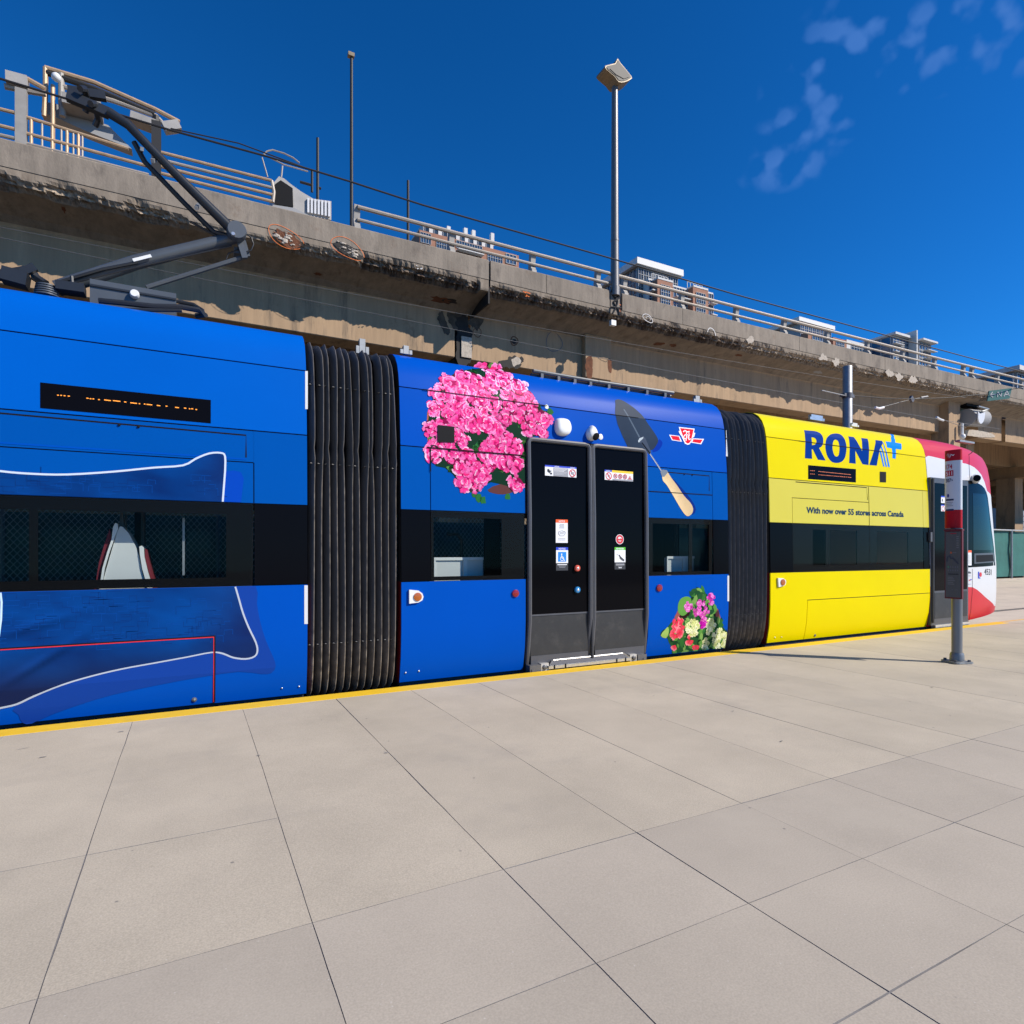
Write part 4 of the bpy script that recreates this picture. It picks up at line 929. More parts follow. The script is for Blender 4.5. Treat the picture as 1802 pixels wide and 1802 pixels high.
for _ in range(190):
    while True:
        q = (rs.uniform(380, 1090), rs.uniform(330, 1020))
        if inside(q, basep): break
    c = B6(*q); r = rs.uniform(.035, .085); a = rs.uniform(0, PI)
    pcs.append(([cl([(c[0]+r*(math.cos(a)*t-math.sin(a)*s_), c[1]+r*(math.sin(a)*t+math.cos(a)*s_)) for t, s_ in ((-1, 0), (-.4, .4), (.3, .45), (1, 0), (.3, -.45), (-.4, -.4))])], vary(lin(rs.choice(((30, 72, 42), (52, 110, 50), (88, 140, 62), (22, 52, 34), (120, 160, 80)))), .2), 0, .0005+.000002*_))
pcs.append(([cl(smoothpoly([B6(*q) for q in ((560, 500), (590, 440), (650, 418), (695, 440), (690, 520), (650, 600), (600, 622), (560, 580))], 3))], lin((96, 150, 64)), 0, .001))
pcs.append(([cl(smoothpoly([B6(*q) for q in ((375, 830), (420, 770), (455, 740), (460, 800), (430, 860))], 2))], lin((150, 180, 90)), 0, .001))
def florets(pts, r, cols, eye, lift):
    for i, (x, y) in enumerate(pts):
        c = B6(x, y); col = vary(lin(rs.choice(cols)), .15); n = 4; a0 = rs.uniform(0, 2)
        for k in range(n):
            a = a0+2*PI*k/n; pcs.append(([cl(blob(c[0]+r*.5*math.cos(a), c[1]+r*.5*math.sin(a), r*.5, 7, .15))], vary(col, .15), 0, lift+.000004*i))
        pcs.append(([cl(blob(*c, r*.16, 5, .1))], lin(eye), 0, lift+.0003))
def scatter(cx, cy, rx, ry, n): return [(cx+rx*math.sqrt(q)*math.cos(t), cy+ry*math.sqrt(q)*math.sin(t)) for q, t in ((rs.random(), rs.uniform(0, 2*PI)) for _ in range(n))]
MG = ((212, 60, 170), (225, 90, 190), (190, 40, 150), (235, 130, 205)); CR = ((225, 226, 160), (238, 238, 190), (205, 210, 130))
florets(scatter(800, 490, 38, 36, 12)+scatter(805, 580, 82, 62, 34)+scatter(830, 690, 34, 46, 14)+scatter(672, 530, 36, 50, 16)+scatter(910, 445, 38, 52, 18), .030, MG, (240, 220, 180), .0014)
florets(scatter(815, 725, 32, 26, 9), .03, ((190, 20, 160), (170, 20, 140)), (220, 60, 180), .0018)
florets(scatter(715, 745, 68, 85, 46)+scatter(905, 720, 52, 60, 26)+scatter(1000, 870, 85, 105, 62)+scatter(850, 930, 30, 70, 20)+scatter(880, 780, 30, 40, 10), .032, CR, (150, 170, 70), .0014)
for cx, cy, n in ((545, 690, 5), (600, 715, 7), (575, 800, 7), (520, 815, 4), (680, 880, 6), (540, 740, 4), (530, 930, 3), (750, 930, 3)):
    c = B6(cx, cy)
    for k in range(n): pcs.append(petal(*c, rs.uniform(0, 6), .085, .045, lin((205, 40, 60)), lin((225, 70, 90)), lin(rs.choice(((235, 95, 110), (240, 150, 150), (215, 45, 60)))), .0013+.00001*k))
pcs = [((('tri', cl(p[0][1]), p[0][2]) if isinstance(p[0], tuple) else p[0]), *p[1:]) for p in pcs]
conform('bouquet_print', pcs, 'B', 'print', TR, .0015, label='printed pot of mixed pink, red and cream flowers')

# ---- trowel print ---------------------------------------------------------------
T5 = lambda x, y: tp(1060+x/5.3, 680+y/5.3, 'B')
blade = smoothpoly([T5(*q) for q in ((118, 130), (150, 120), (205, 140), (300, 205), (370, 270), (430, 355), (490, 440), (520, 500), (505, 545), (470, 590), (425, 595))], 3, False)+[T5(395, 588), T5(235, 562), T5(190, 470), T5(140, 350), T5(118, 250)]
def bcol(p): t = .5+.5*noise.noise(Vector((p[0]*3, p[1]*2, 8))); return tuple(a+(b_-a)*t for a, b_ in zip(lin((34, 46, 62)), lin((52, 66, 84))))
pcs = [([smoothpoly([T5(*q) for q in ((470, 590), (520, 500), (548, 505), (560, 535), (530, 590), (480, 612))], 3)], lin((0, 48, 150)), 0, 0), graded(blade, 12, 14, bcol, .0004)]
pcs.append(([[T5(*q) for q in ((195, 215), (205, 212), (350, 470), (340, 478))]], lin((84, 98, 112)), 0, .0007))
pcs.append(([[T5(*q) for q in ((328, 515), (340, 480), (385, 468), (398, 480), (455, 612), (440, 632), (425, 625), (360, 530))]], lin((66, 76, 92)), 0, .001)); pcs.append(([[T5(*q) for q in ((362, 528), (372, 520), (448, 622), (440, 632))]], lin((20, 26, 36)), 0, .0012))
pcs.append(([[T5(*q) for q in ((330, 512), (345, 484), (382, 470), (378, 486), (352, 510), (340, 524))]], lin((175, 185, 190)), 0, .0013))
pcs.append(([ribbon([T5(440, 622), T5(552, 790)], .022)], lin((170, 178, 186)), 0, .001)); pcs.append(([ribbon([T5(446, 626), T5(556, 790)], .006)], lin((70, 80, 92)), 0, .0013))
wood = smoothpoly([T5(*q) for q in ((560, 830), (600, 795), (640, 850), (700, 930), (760, 1020), (820, 1085), (845, 1140), (835, 1185), (800, 1210), (770, 1195), (730, 1140), (660, 1020), (600, 920), (565, 880))], 3)
def wcol(p): t = .5+.5*noise.noise(Vector((p[0]*14+p[1]*9, p[1]*2, 1))); e = max(0, min(1, ((p[0]-T5(560, 830)[0])*.9+(p[1]-T5(560, 830)[1])*.62+.02)*6)); c = [a+(b_-a)*t for a, b_ in zip(lin((222, 186, 132)), lin((240, 212, 166)))]; return tuple(x*(1-.25*min(1, e)) for x in c)
pcs.append(([smoothpoly([T5(*q) for q in ((640, 850), (720, 925), (800, 1020), (850, 1090), (872, 1150), (845, 1195), (800, 1160), (700, 1000))], 2)], lin((14, 44, 120)), 0, .0006))
pcs.append(graded(wood, 8, 14, wcol, .0012)); pcs.append(([[T5(*q) for q in ((540, 800), (560, 775), (600, 782), (612, 800), (575, 845), (555, 840))]], lin((120, 128, 138)), 0, .0016))
conform('trowel_print', pcs, 'B', 'print', TR, .0015, label='printed garden trowel with wooden handle')
conform('panel_seam', [([ribbon([(tx(u), ZS['B']['s1']) for u in (1081, 1130)], .009)], None, 0, 0)], 'B', 'seam', TR, .005)
conform('panel_seam', [([ribbon([(xd1+.05, zr), (x1255, zr)], .010)], None, 0, 0)], 'B', 'seam', TR, .005)
# ---- transit emblem ---------------------------------------------------------------
shield = [(712, 378), (860, 394), (852, 432), (866, 434), (856, 470), (838, 480), (828, 518), (812, 540), (795, 545), (770, 534), (755, 505), (740, 470), (720, 440), (710, 416), (722, 416)]
wl = [(622, 450), (718, 462), (742, 516), (648, 502)]; wr = [(840, 484), (948, 490), (920, 540), (828, 524)]
pcs = [([[T5(*q) for q in P_]], lin((235, 236, 238)), 0, .0003*i) for i, P_ in enumerate((wl, wr, shield))]
pcs += [([[T5(*q) for q in P_]], lin((222, 30, 48)), 0, .0012) for P_ in ([(636, 458), (712, 467), (728, 508), (655, 496)], [(848, 492), (934, 497), (914, 531), (838, 518)])]
pcs.append(([smoothpoly([T5(*q) for q in ((724, 388), (850, 402), (840, 448), (826, 505), (810, 528), (795, 533), (776, 522), (762, 490), (742, 440))], 1)], lin((222, 30, 48)), 0, .0015))
for P_, w2 in (([(752, 424), (770, 412), (790, 424), (812, 420)], .016), ([(783, 424), (783, 470), (778, 508)], .016), ([(798, 452), (770, 452), (758, 470), (765, 488), (782, 486)], .013), ([(815, 452), (800, 462), (798, 482), (810, 496), (822, 488)], .013), ([(806, 430), (806, 500)], .012)):
    pcs.append(([ribbon(smoothpoly([T5(*q) for q in P_], 3, False), w2)], lin((240, 240, 240)), 0, .002))
conform('emblem_print', pcs, 'B', 'print', TR, .0015, label='red and white shield emblem with wings')
# ---- bellows ------------------------------------------------------------------
def bellows(x0, x1, n, top, pinch, seed, ztop_amp):
    rb = random.Random(seed)
    core = MB()
    zs = [z for z, _ in PROF]; pts = [(D+i+.16, EYE+(z-EYE)*top if z > EYE else z) for z, i in PROF]
    for (ya, za), (yb, zb_) in zip(pts, pts[1:]): core.add([(x0-.02, ya, za), (x1+.02, ya, za), (x1+.02, yb, zb_), (x0-.02, yb, zb_)], [(0, 1, 2, 3)])
    core.add([(x0-.02, pts[-1][0], pts[-1][1]), (x1+.02, pts[-1][0], pts[-1][1]), (x1+.02, 15.24-pts[-1][0], pts[-1][1]), (x0-.02, 15.24-pts[-1][0], pts[-1][1])], [(0, 1, 2, 3)])
    core.add([(x0-.02, 8.7, 0), (x1+.02, 8.7, 0), (x1+.02, 8.7, 3.5), (x0-.02, 8.7, 3.5)], [(3, 2, 1, 0)])
    be = obj('bellows', core, 'black_matt', TR, fixn=False)
    pitch = (x1-x0)/n; SEC = ((-1, 0), (-.80, .36), (-.25, .66), (.22, .95), (.50, 1.04), (.74, .96), (.86, .45), (.90, 0))
    for i in range(n):
        xc = x0+pitch*(i+.5); r = pitch*.46*rb.uniform(.9, 1.05); ph = rb.uniform(0, 6); lean = rb.uniform(-.6, 1)*pitch*.28
        zt = 3.66*1.0; path = []
        def wob(z):
            v = .13*pitch*math.sin(z*1.7+ph)*(.4 if z < 2.2 else 1)+lean*max(0, (z-1.9)/1.8)
            v += pitch*.10*math.exp(-((z-pinch)/.12)**2)*(1 if i % 2 else -.6)
            return v
        tq = [(.46, .03), (.34, .012), (.25, .02), (.185, .07), (.14, .16), (.115, .28), (.095, .42), (.085, .6), (.08, .9), (.08, 1.3), (.085, 1.7), (.088, 2.1), (.09, 2.38), (.082, pinch-.12), (.105, pinch), (.085, pinch+.10), (.09, 2.85), (.10, 3.05), (.115, 3.2), (.135, 3.34), (.165, 3.45), (.21, 3.54), (.29, 3.60), (.42, 3.63), (.62, 3.64)]
        nseg = 8; vs = []; m_ = len(tq)
        for k, (ins, z) in enumerate(tq):
            za = EYE+(z-EYE)*top if z > EYE else z
            za += ztop_amp*rb.uniform(-1, 1) if z > 3.4 else 0
            pa, pb = tq[max(0, k-1)], tq[min(m_-1, k+1)]; ty, tz = pb[0]-pa[0], pb[1]-pa[1]; l = math.hypot(ty, tz); ny, nz = -tz/l, ty/l
            rr_ = r*(1 if abs(z-pinch) > .06 else .9); xw = xc+wob(z)
            dep = .105 if z < 3.5 else .08
            for sx_, e in SEC: vs.append((xw+rr_*sx_, D+ins+.02+ny*dep*e*.95, za+nz*dep*e*.95))
        fs = [(k*nseg+q, k*nseg+q+1, (k+1)*nseg+q+1, (k+1)*nseg+q) for k in range(m_-1) for q in range(nseg-1)]
        s = MB(); s.add(vs, fs)
        s.a = [max(0, min(1, (.75-v[2])/.7))**.8*(.35+.5*rb.random())*(1 if (j_ % nseg) > 2 else .35)+(.5*rb.uniform(.6, 1.2) if (j_ % nseg) in (4, 5) and v[2] < 2.3 else .22 if (j_ % nseg) in (4, 5) else 0) for j_, v in enumerate(vs)]  # dust low down; lit fold edges painted as a paler tone
        obj('fold', s, 'rubber', be, True, fixn=False)
        zz = EYE+(2.36-EYE)*top
        for zb_, ins in ((zz, .09), (.50, .09), (EYE+(3.18-EYE)*top, .115)):
            s = MB(); s.tube([(xc+wob(zb_)-r*.9, D+ins+.0, zb_), (xc+wob(zb_)-r*.5, D+ins-.062, zb_), (xc+wob(zb_)+r*.5, D+ins-.062, zb_), (xc+wob(zb_)+r*.9, D+ins+.0, zb_)], .007, 5); obj('fold_band', s, 'rubber', be, True)
bellows(XA1+.005, XB0-.045, 12, .985, 2.52, 5, .02); bellows(XB1+.005, XC0-.06, 10, .968, 2.50, 9, .008)

# ---- car C, yellow, right -----------------------------------------------------
z_ = ZS['C']; x1634 = tx(1636)
panel('roof_panel', XC0, x1634+.012, z_['s1']+GP, z_['top'], 'C', 'yellow')
panel('upper_panel', XC0, x1634, z_['s2']+GP, z_['s1']-GP, 'C', 'yellow')
xs1, xs2, xs3 = tx(1396), tx(1531), tx(1626); zh1 = tp(1460, 880, 'C')[1]
panel('side_panel', XC0, xs1-.004, z_['wt']+.004, z_['s2']-GP, 'C', 'yellow_film')
panel('side_panel', xs1-.004, xs2-.005, zh1+.005, z_['s2']-GP, 'C', 'yellow_film')
panel('side_panel', xs1+.005, xs2-.005, z_['wt']+.004, zh1-.005, 'C', 'yellow_film')
panel('side_panel', xs2+.005, xs3-.004, z_['wt']+.004, z_['s2']-GP, 'C', 'yellow_film')
panel('side_panel', xs3+.004, x1634, z_['wt']+.004, z_['s2']-GP, 'C', 'yellow_film')
hatch([(1400, 848), (1525, 858), (1526.5, 880)], 'C')
panel('window_panel', XC0, xs1-.004, z_['wb']+.004, z_['wt']-.004, 'C', 'black_gloss')
window(1396, 1531, 'C', [(1432, 1455), (1462, 1510)], (1.22, 1.80)); window(1531, 1626, 'C', [(1545, 1600)], (1.22, 1.80))
panel('window_panel', xs3+.004, x1634+.02, z_['wb']+.004, z_['wt']-.004, 'C', 'black_gloss')
zhh = tp(1423, 1056, 'C')[1]; xh = tx(1421)
panel('lower_panel', XC0, xh-.006, z_['bot'], z_['wb']-.004, 'C', 'yellow')
panel('lower_panel', xh-.006, x1634+.01, zhh+.006, z_['wb']-.004, 'C', 'yellow')
panel('hatch_panel', xh+.006, x1634+.01, z_['bot'], zhh-.006, 'C', 'yellow')
bolt(1434, 1118, 'C', .02, 'cast', 'latch')
display([(1422, 818.5), (1506, 825.5), (1506, 849), (1422, 843)], 'C', [(1380+a/6.93, 1380+(a+l)/6.93, 700+y/6.93, .35) for a, y, l in
   [(315, 888, 14), (335, 889, 14), (355, 890, 14), (315, 928, 14), (335, 929, 14), (355, 930, 14)]+[(415+22*i, 898+2.2*i, 15+(i*7) % 5) for i in range(18)]+[(415+24*i, 938+2.0*i, 13+(i*5) % 7) for i in range(17)]], 'orange_led_dim')
conform('speaker_grille', [([[tp(1548, 830, 'C'), tp(1559, 830.5, 'C'), tp(1559, 849, 'C'), tp(1548, 848.5, 'C')]], None, 0, 0)], 'C', 'black_matt', TR, .004)
# lettering: the four letters and plus, cut from the survey of the side
T4 = lambda x, y: tp(1380+x/6.93, 700+y/6.93, 'C')
DB, MBL = lin((0, 50, 130)), lin((10, 125, 225))
def contour(P_, k=1): return [T4(*q) for q in P_] if k == 1 else smoothpoly([T4(*q) for q in P_], k)
def arc(P_, k=4): return smoothpoly([T4(*q) for q in P_], k, False)
Rl = [T4(340, 745), T4(252, 738), T4(240, 395)]+arc([(330, 402), (385, 409), (440, 434), (472, 485), (475, 545), (458, 590), (425, 613)])+[T4(505, 766), T4(410, 755), T4(347, 628), T4(335, 627)]
Rh = [T4(332, 482)]+arc([(352, 483), (377, 495), (392, 522), (388, 555), (368, 573)])+[T4(338, 578)]
Oo = contour([(632, 435), (690, 450), (735, 500), (757, 575), (757, 650), (740, 730), (700, 780), (640, 795), (580, 780), (530, 720), (504, 630), (503, 560), (520, 490), (565, 447)], 4)
Oi = contour([(628, 511), (655, 528), (670, 575), (673, 640), (664, 695), (642, 716), (615, 705), (595, 655), (589, 600), (595, 545), (608, 519)], 4)
Nl = contour([(780, 470), (848, 479), (950, 652), (938, 490), (1016, 499), (1028, 820), (955, 811), (866, 643), (872, 804), (792, 796)])
Al = contour([(1112, 515), (1192, 525), (1204, 545), (1183, 592), (1162, 640), (1128, 828), (1038, 820)])
st = [contour(q) for q in ([(1160, 648), (1176, 640), (1222, 840), (1206, 837)], [(1176, 602), (1188, 588), (1254, 843), (1236, 841)], [(1195, 538), (1206, 545), (1288, 846), (1266, 843)])]
pl_ = [T4(1275, 435), T4(1320, 440)]+arc([(1320, 440), (1340, 470), (1350, 510), (1353, 546)], 3)[1:]+[T4(*q) for q in ((1428, 559), (1428, 633), (1360, 623), (1358, 743), (1320, 738), (1312, 617), (1254, 606), (1235, 532), (1305, 540))]+arc([(1305, 540), (1300, 490), (1275, 435)], 3)[1:-1]
conform('lettering', [([Rl, Rh], DB, 0, 0), ([Oo, Oi], DB, 0, 0), ([Nl], DB, 0, 0), ([Al], DB, 0, .0), *[([q], MBL, 0, .0006) for q in st], ([pl_], MBL, 0, 0)], 'C', 'print', TR, .0015, label='big dark blue letters RONA with a blue plus')
conform('panel_seam', [([ribbon([(tx(u), ZS['C']['s1']) for u in (1413, 1588)], .011)], None, 0, 0)], 'C', 'seam', TR, .005)
def flattext(str_, u0, v0, u1, v1, capv, mod, col, name, bold=.01, label=None, parent=None):
    vs, fs, tw, th_ = text2d(str_, bold); X0, Z0 = tp(u0, v0, mod); X1, Z1 = tp(u1, v1, mod); zc_ = tp(u0, v0-capv, mod)[1]-Z0
    pts = [(X0+(X1-X0)*x/tw, Z0+(Z1-Z0)*x/tw+y*zc_/.72) for x, y in vs]; tr = []
    for f_ in fs: tr += [(f_[0], f_[i], f_[i+1]) for i in range(1, len(f_)-1)]
    return conform(name, [(('tri', pts, tr), col, 0, 0)], mod, 'print', parent or TR, .003, label=label)
flattext('With now over 55 stores across Canada', 1419, 902.5, 1590, 909.5, 10.8, 'C', lin((6, 56, 90)), 'slogan_text', .03, 'line of dark text With now over 55 stores across Canada')
conform('panel_seam', [([ribbon([(xs2, z_['wt']+.01), (xs2, z_['s2']-.02)], .006)], None, 0, 0)], 'C', 'seam', TR, .005)

# ---- nose of car C --------------------------------------------------------------
NXA = tx(1636.5)+.004
def zred(x):      # lower edge of the red roof
    if x <= tx(1704): return tp(1690, 814.5, 'C')[1]
    return None
RB = [tp(u, v, 'C') for u, v in ((1636.5, 802.5), (1660, 808), (1690, 814), (1705, 817))]
RB2 = []
def surf_at(u, v):
    """point of the nose seen at photo position u,v"""
    best = None
    Y = D
    for _ in range(40):
        X, z = at(u, v, Y); Yn = side_y(X, z, 'C'); Y = Y*.6+Yn*.4
    return at(u, v, Y)
RB2 = [surf_at(u, v) for u, v in ((1716, 823), (1725, 832), (1731, 842))]+[(14.75, 2.72), (15.6, 2.62)]
RBL = RB+RB2
SK = [surf_at(u, v) for u, v in ((1636.5, 1032), (1700, 1033), (1711, 1033), (1720, 1038), (1735, 1052), (1748, 1063))]+[(14.9, .30), (15.6, .25)]
def interp(T, x):
    if x <= T[0][0]: return T[0][1]
    for (a, i), (b_, j) in zip(T, T[1:]):
        if x <= b_: return i+(j-i)*(x-a)/max(1e-6, b_-a)
    return T[-1][1]
cols = [('s', NXA+(NX0-NXA)*i/6) for i in range(6)]+[('a', PI/2*(i/26)**1.0) for i in range(27)]
def col_pt(c, z):
    if c[0] == 's': return c[1], D+inset(z, KM['C'])
    return nose_pt(noseL(z), z, max(c[1], 1e-4), KM['C'])
nose = MB(); rows = []; ztop = ZS['C']['top']-.0
NR = [(0, 10), (1, 22), (2, 14)]
grid = []
for c in cols:
    xm = col_pt(c, 1.0)[0]; a = interp(SK, xm); bq_ = interp(RBL, col_pt(c, 2.9)[0]); zb = .02+.08*max(0, (xm-13.2)/1.4)
    zsn = [zb+(a-zb)*i/9 for i in range(10)]+[a+(bq_-a)*i/24 for i in range(25)][1:]+[bq_+(ztop-bq_)*(i/16) for i in range(17)][1:]
    grid.append([(*col_pt(c, z), z) for z in zsn])
nz = len(grid[0])
for j, gcol in enumerate(grid): nose.v += gcol
for j, gcol in enumerate(grid): nose.v += [(x, 15.24-y, z) for x, y, z in gcol]
nc = len(grid)
for h in (0, 1):
    for j in range(nc-1):
        for i in range(nz-1):
            o_ = h*nc*nz; q = [o_+j*nz+i, o_+(j+1)*nz+i, o_+(j+1)*nz+i+1, o_+j*nz+i+1]
            m_ = 0 if i < 9 else (1 if i < 33 else 0)
            if cols[j][0] == 'a' and cols[j][1] > PI/2*.62 and 9 <= i and nose.v[q[0]][2] > 1.15 and nose.v[q[2]][2] < 2.95: m_ = 2
            nose.f.append(q if h == 0 else q[::-1]); nose.m.append(m_); nose.c.append(None)
o_ = len(nose.v); yt = D+inset(ztop, KM['C'])
for j in range(nc-1):                      # roof skin between the two edges
    a, b_ = j*nz+nz-1, (j+1)*nz+nz-1; nose.f.append([a, b_, nc*nz+b_, nc*nz+a]); nose.m.append(0); nose.c.append(None)
NOSE = obj('nose', nose, ['red', 'white', 'black_gloss'], TR, 'all', fixn=False)
NOSE.data.set_sharp_from_angle(angle=R(50))
# yellow/red edge curve on the roof
ye = [tp(u, v, 'C') for u, v in ((1623, 766), (1630, 771), (1634, 779), (1636.4, 790), (1637, 800))]
ztp = ZS['C']['top']
ye = [(x_, min(z_q, ztp-.010)) for x_, z_q in ye]
conform('paint_edge', [([[*ye, (tx(1636.5), ZS['C']['s1']+GP), (tx(1637.2), ZS['C']['s1']+GP), (tx(1637.2), ztp-.01)]], None, 0, 0)], 'C', 'red', TR, .002)
def nconf(name, pts, m, eps=.004, label=None, parent=None, k=1):
    P_ = [surf_at(u, v) for u, v in pts]
    if k > 1: P_ = smoothpoly(P_, k)
    return conform(name, [([P_], None, 0, 0)], 'C', m, parent or TR, eps, label=label)
mat('cab_glass', (.006, .008, .012), .05, spec=.10)
cw = nconf('cab_window_surround', [(1692, 845), (1707, 845.6), (1714, 847.5), (1721, 850.5), (1727, 854), (1732, 859), (1735.5, 866), (1738, 875), (1741, 900), (1745, 935), (1749, 965), (1751.2, 995), (1692, 999)], 'black_gloss')
nconf('cab_window', [(1711, 868), (1734, 870), (1737, 885), (1741, 920), (1744.5, 950), (1748, 968), (1712, 968)], 'cab_glass', .007, parent=cw)
nconf('cab_vent', [(1714, 974), (1748, 972.5), (1750, 989), (1714, 992)], 'door_frame', .007, parent=cw); nconf('vent_grille', [(1717, 977), (1746, 976), (1748, 987), (1717, 989.5)], 'black_matt', .010, parent=cw)
s = MB(); p1 = surf_at(1712, 843); y1 = side_y(*p1, 'C'); s.ball((p1[0], y1-.05, p1[1]), .085, 16, 0, (1.0, .95, 1.15)); mc = obj('mirror_camera', s, 'white_plastic', TR, 'all')
s = MB(); s.disc((p1[0]-.065, y1-.10, p1[1]+.005), (-.75, -.8, .0), .066, .022, 18, 0, .1); obj('camera_lens', s, 'black_gloss', mc, True)
for pts in ([(1705, 817), (1706.5, 840), (1707, 845)], [(1703, 782), (1704.5, 800), (1705, 817)]):
    conform('panel_seam', [([ribbon([surf_at(u, v) for u, v in pts], .012)], None, 0, 0)], 'C', 'seam', TR, .004)
conform('panel_seam', [([ribbon([surf_at(u, v) for u, v in ((1711, 1001), (1711, 1033), (1709, 1060), (1704, 1094))], .010)], None, 0, 0)], 'C', 'seam', TR, .004)
conform('notice', [([[surf_at(u, v) for u, v in ((1701.5, 969), (1708.5, 969), (1708.5, 995), (1702, 995))]], W_, 0, 0), ([[surf_at(u, v) for u, v in ((1701.5, 968.5), (1708.5, 968.5), (1708.5, 972.5), (1701.5, 972.5))]], OR, 0, .0006), ([[surf_at(u, v) for u, v in ((1703, 976), (1707, 976), (1707, 992), (1703, 992))]], (.6, .6, .6), 0, .0006)], 'C', 'decal', TR, .012, label='white notice with orange header by the cab window')
pcs = []
for (u, v, w2, c) in [(1705, 1006, 4, GY), (1706.5, 1013, 3, (.5, .5, .55)), (1706, 1021, 2, RD), (1708.5, 1020, 2, BL), (1706.5, 1028, 4, (.5, .5, .6)), (1706, 1008, 5, K_)]:
    pcs.append(([[surf_at(a, b_) for a, b_ in ((u-w2/2, v-1), (u+w2/2, v-1), (u+w2/2, v+1), (u-w2/2, v+1))]], c, 0, 0))
pcs.append(([[surf_at(a, b_) for a, b_ in ((1721, 1006), (1723, 1006), (1723, 1016), (1725, 1016.5), (1725, 1018), (1721, 1018))]], BL, 0, 0))
P_ = [surf_at(1725.5+2*math.cos(q/8*PI), 1011+4*math.sin(q/8*PI)) for q in range(16)]; pcs.append(([P_], RD, 0, 0))
conform('small_markings', pcs, 'C', 'decal', TR, .004)
vs, fs, tw, th_ = text2d('4531', .0); A_, B_ = surf_at(1732, 1011), surf_at(1744.5, 1012); hz_ = surf_at(1732, 1000)[1]-A_[1]; tr = []
for f_ in fs: tr += [(f_[0], f_[i], f_[i+1]) for i in range(1, len(f_)-1)]
conform('fleet_number', [(('tri', [(A_[0]+(B_[0]-A_[0])*x/tw, A_[1]+(B_[1]-A_[1])*x/tw+y*hz_/.72) for x, y in vs], tr), K_, 0, 0)], 'C', 'decal', TR, .005, label='fleet number 4531')
# ---- front door -----------------------------------------------------------------
fx0, fx1 = tx(1636.6)+.012, tx(1703); fzt = tp(1640, 841, 'C')[1]
FD = obj('door', MB().box((fx0, D-.008, .05), (fx1, D+.05, fzt)), 'door_frame', TR, label='front door beside the cab')
s = MB(); s.box((fx0+.13, D-.013, .70), (fx1-.05, D-.0085, fzt-.10)); obj('door_glass', s, 'door_glass_m', FD)
s = MB(); s.box((fx0+.13, D-.013, .17), (fx1-.05, D-.0085, .66)); obj('kick_panel', s, 'kick', FD)
s = MB(); s.tube([(fx0+.05, D-.02, .1), (fx0+.05, D-.02, fzt-.02)], .025, 8); obj('door_seal', s, 'rubber', FD, True)
s = MB(); s.box((fx0+.12, D-.03, -.0), (fx1, D+.05, .05)); obj('door_step', s, 'alu', FD)
f = Flat(1656, 872.5, wpx(1656, 1667), hgt(1660, 872.5, 885), D-.013, parent=FD); f.rect(0, 0, 1, 1, W_).rect(0, 0, 1, .2, BL).rect(.6, .25, 1, 1, GY).poly([(.15, .4), (.25, .4), (.3, .8), (.15, .75)], K_); f.done('small blue-topped notice')
f = Flat(1656, 888, wpx(1656, 1668), hgt(1660, 888, 899.5), D-.013, parent=FD); f.rect(0, 0, 1, 1, W_).rect(0, 0, .5, .16, BL).rect(.5, 0, 1, .2, YL).circ(.3, .6, .2, RD, .15).rect(.6, .4, .9, .8, (.7, .4, .4)); f.done('small notice with red ring')
s = MB(); X, z = tp(1635.5, 945, 'C'); s.box((X-.03, D-.03, z-.09), (X+.03, D+.01, z+.09)); obj('door_handle', s, 'cast', TR)

# ---- on the roof ------------------------------------------------------------------
def bracket(u, v0, v1, wpx_, Y, m='steel'):
    sides = wpx_ > 6
    X0, z0 = at(u-wpx_/2, v1, Y); X1, z1 = at(u+wpx_/2, v0, Y); s = MB(); s.box((X0, Y, z0), (X1, Y+.06, z1))
    if sides: s.box((X0-.04, Y-.004, z0), (X0-.005, Y+.03, z0+(z1-z0)*.5)); s.box((X1+.005, Y-.004, z0), (X1+.04, Y+.03, z0+(z1-z0)*.5)); return obj('roof_bracket', s, m, TR)
bracket(638, 597, 622, 10, 6.9, 'galv'); bracket(621, 602, 622, 4, 6.9); bracket(655, 607, 626, 3, 6.9); bracket(715, 609, 622, 9, 6.78, 'galv'); bracket(1228, 697, 708, 7, 6.85, 'galv'); bracket(1438, 732, 738, 20, 6.9); bracket(1505, 745, 750, 8, 6.9, 'white')
for a, b_, dz_ in (((938, 652.5), (1052, 672), 0), ((1053, 672), (1185, 691.5), 0)):
    s = MB(); p, q = at3(*a, 6.72), at3(*b_, 6.72); s.tube([p, q], .024, 8); s.tube([(p[0], 6.78, p[2]-.035), (q[0], 6.78, q[2]-.035)], .02, 8)
    for k in range(4): t = (k+.5)/4; x_ = p[0]+(q[0]-p[0])*t; z0 = p[2]+(q[2]-p[2])*t; s.box((x_-.02, 6.70, z0-.08), (x_+.02, 6.84, z0-.02))
    obj('roof_pipe', s, 'panto', TR, True)
s = MB(); p = at3(1700, 775, 6.95); s.box((p[0]-.35, 6.9, p[2]-.06), (p[0]+.25, 7.0, p[2]-.02)); obj('roof_bracket', s, 'galv', TR)
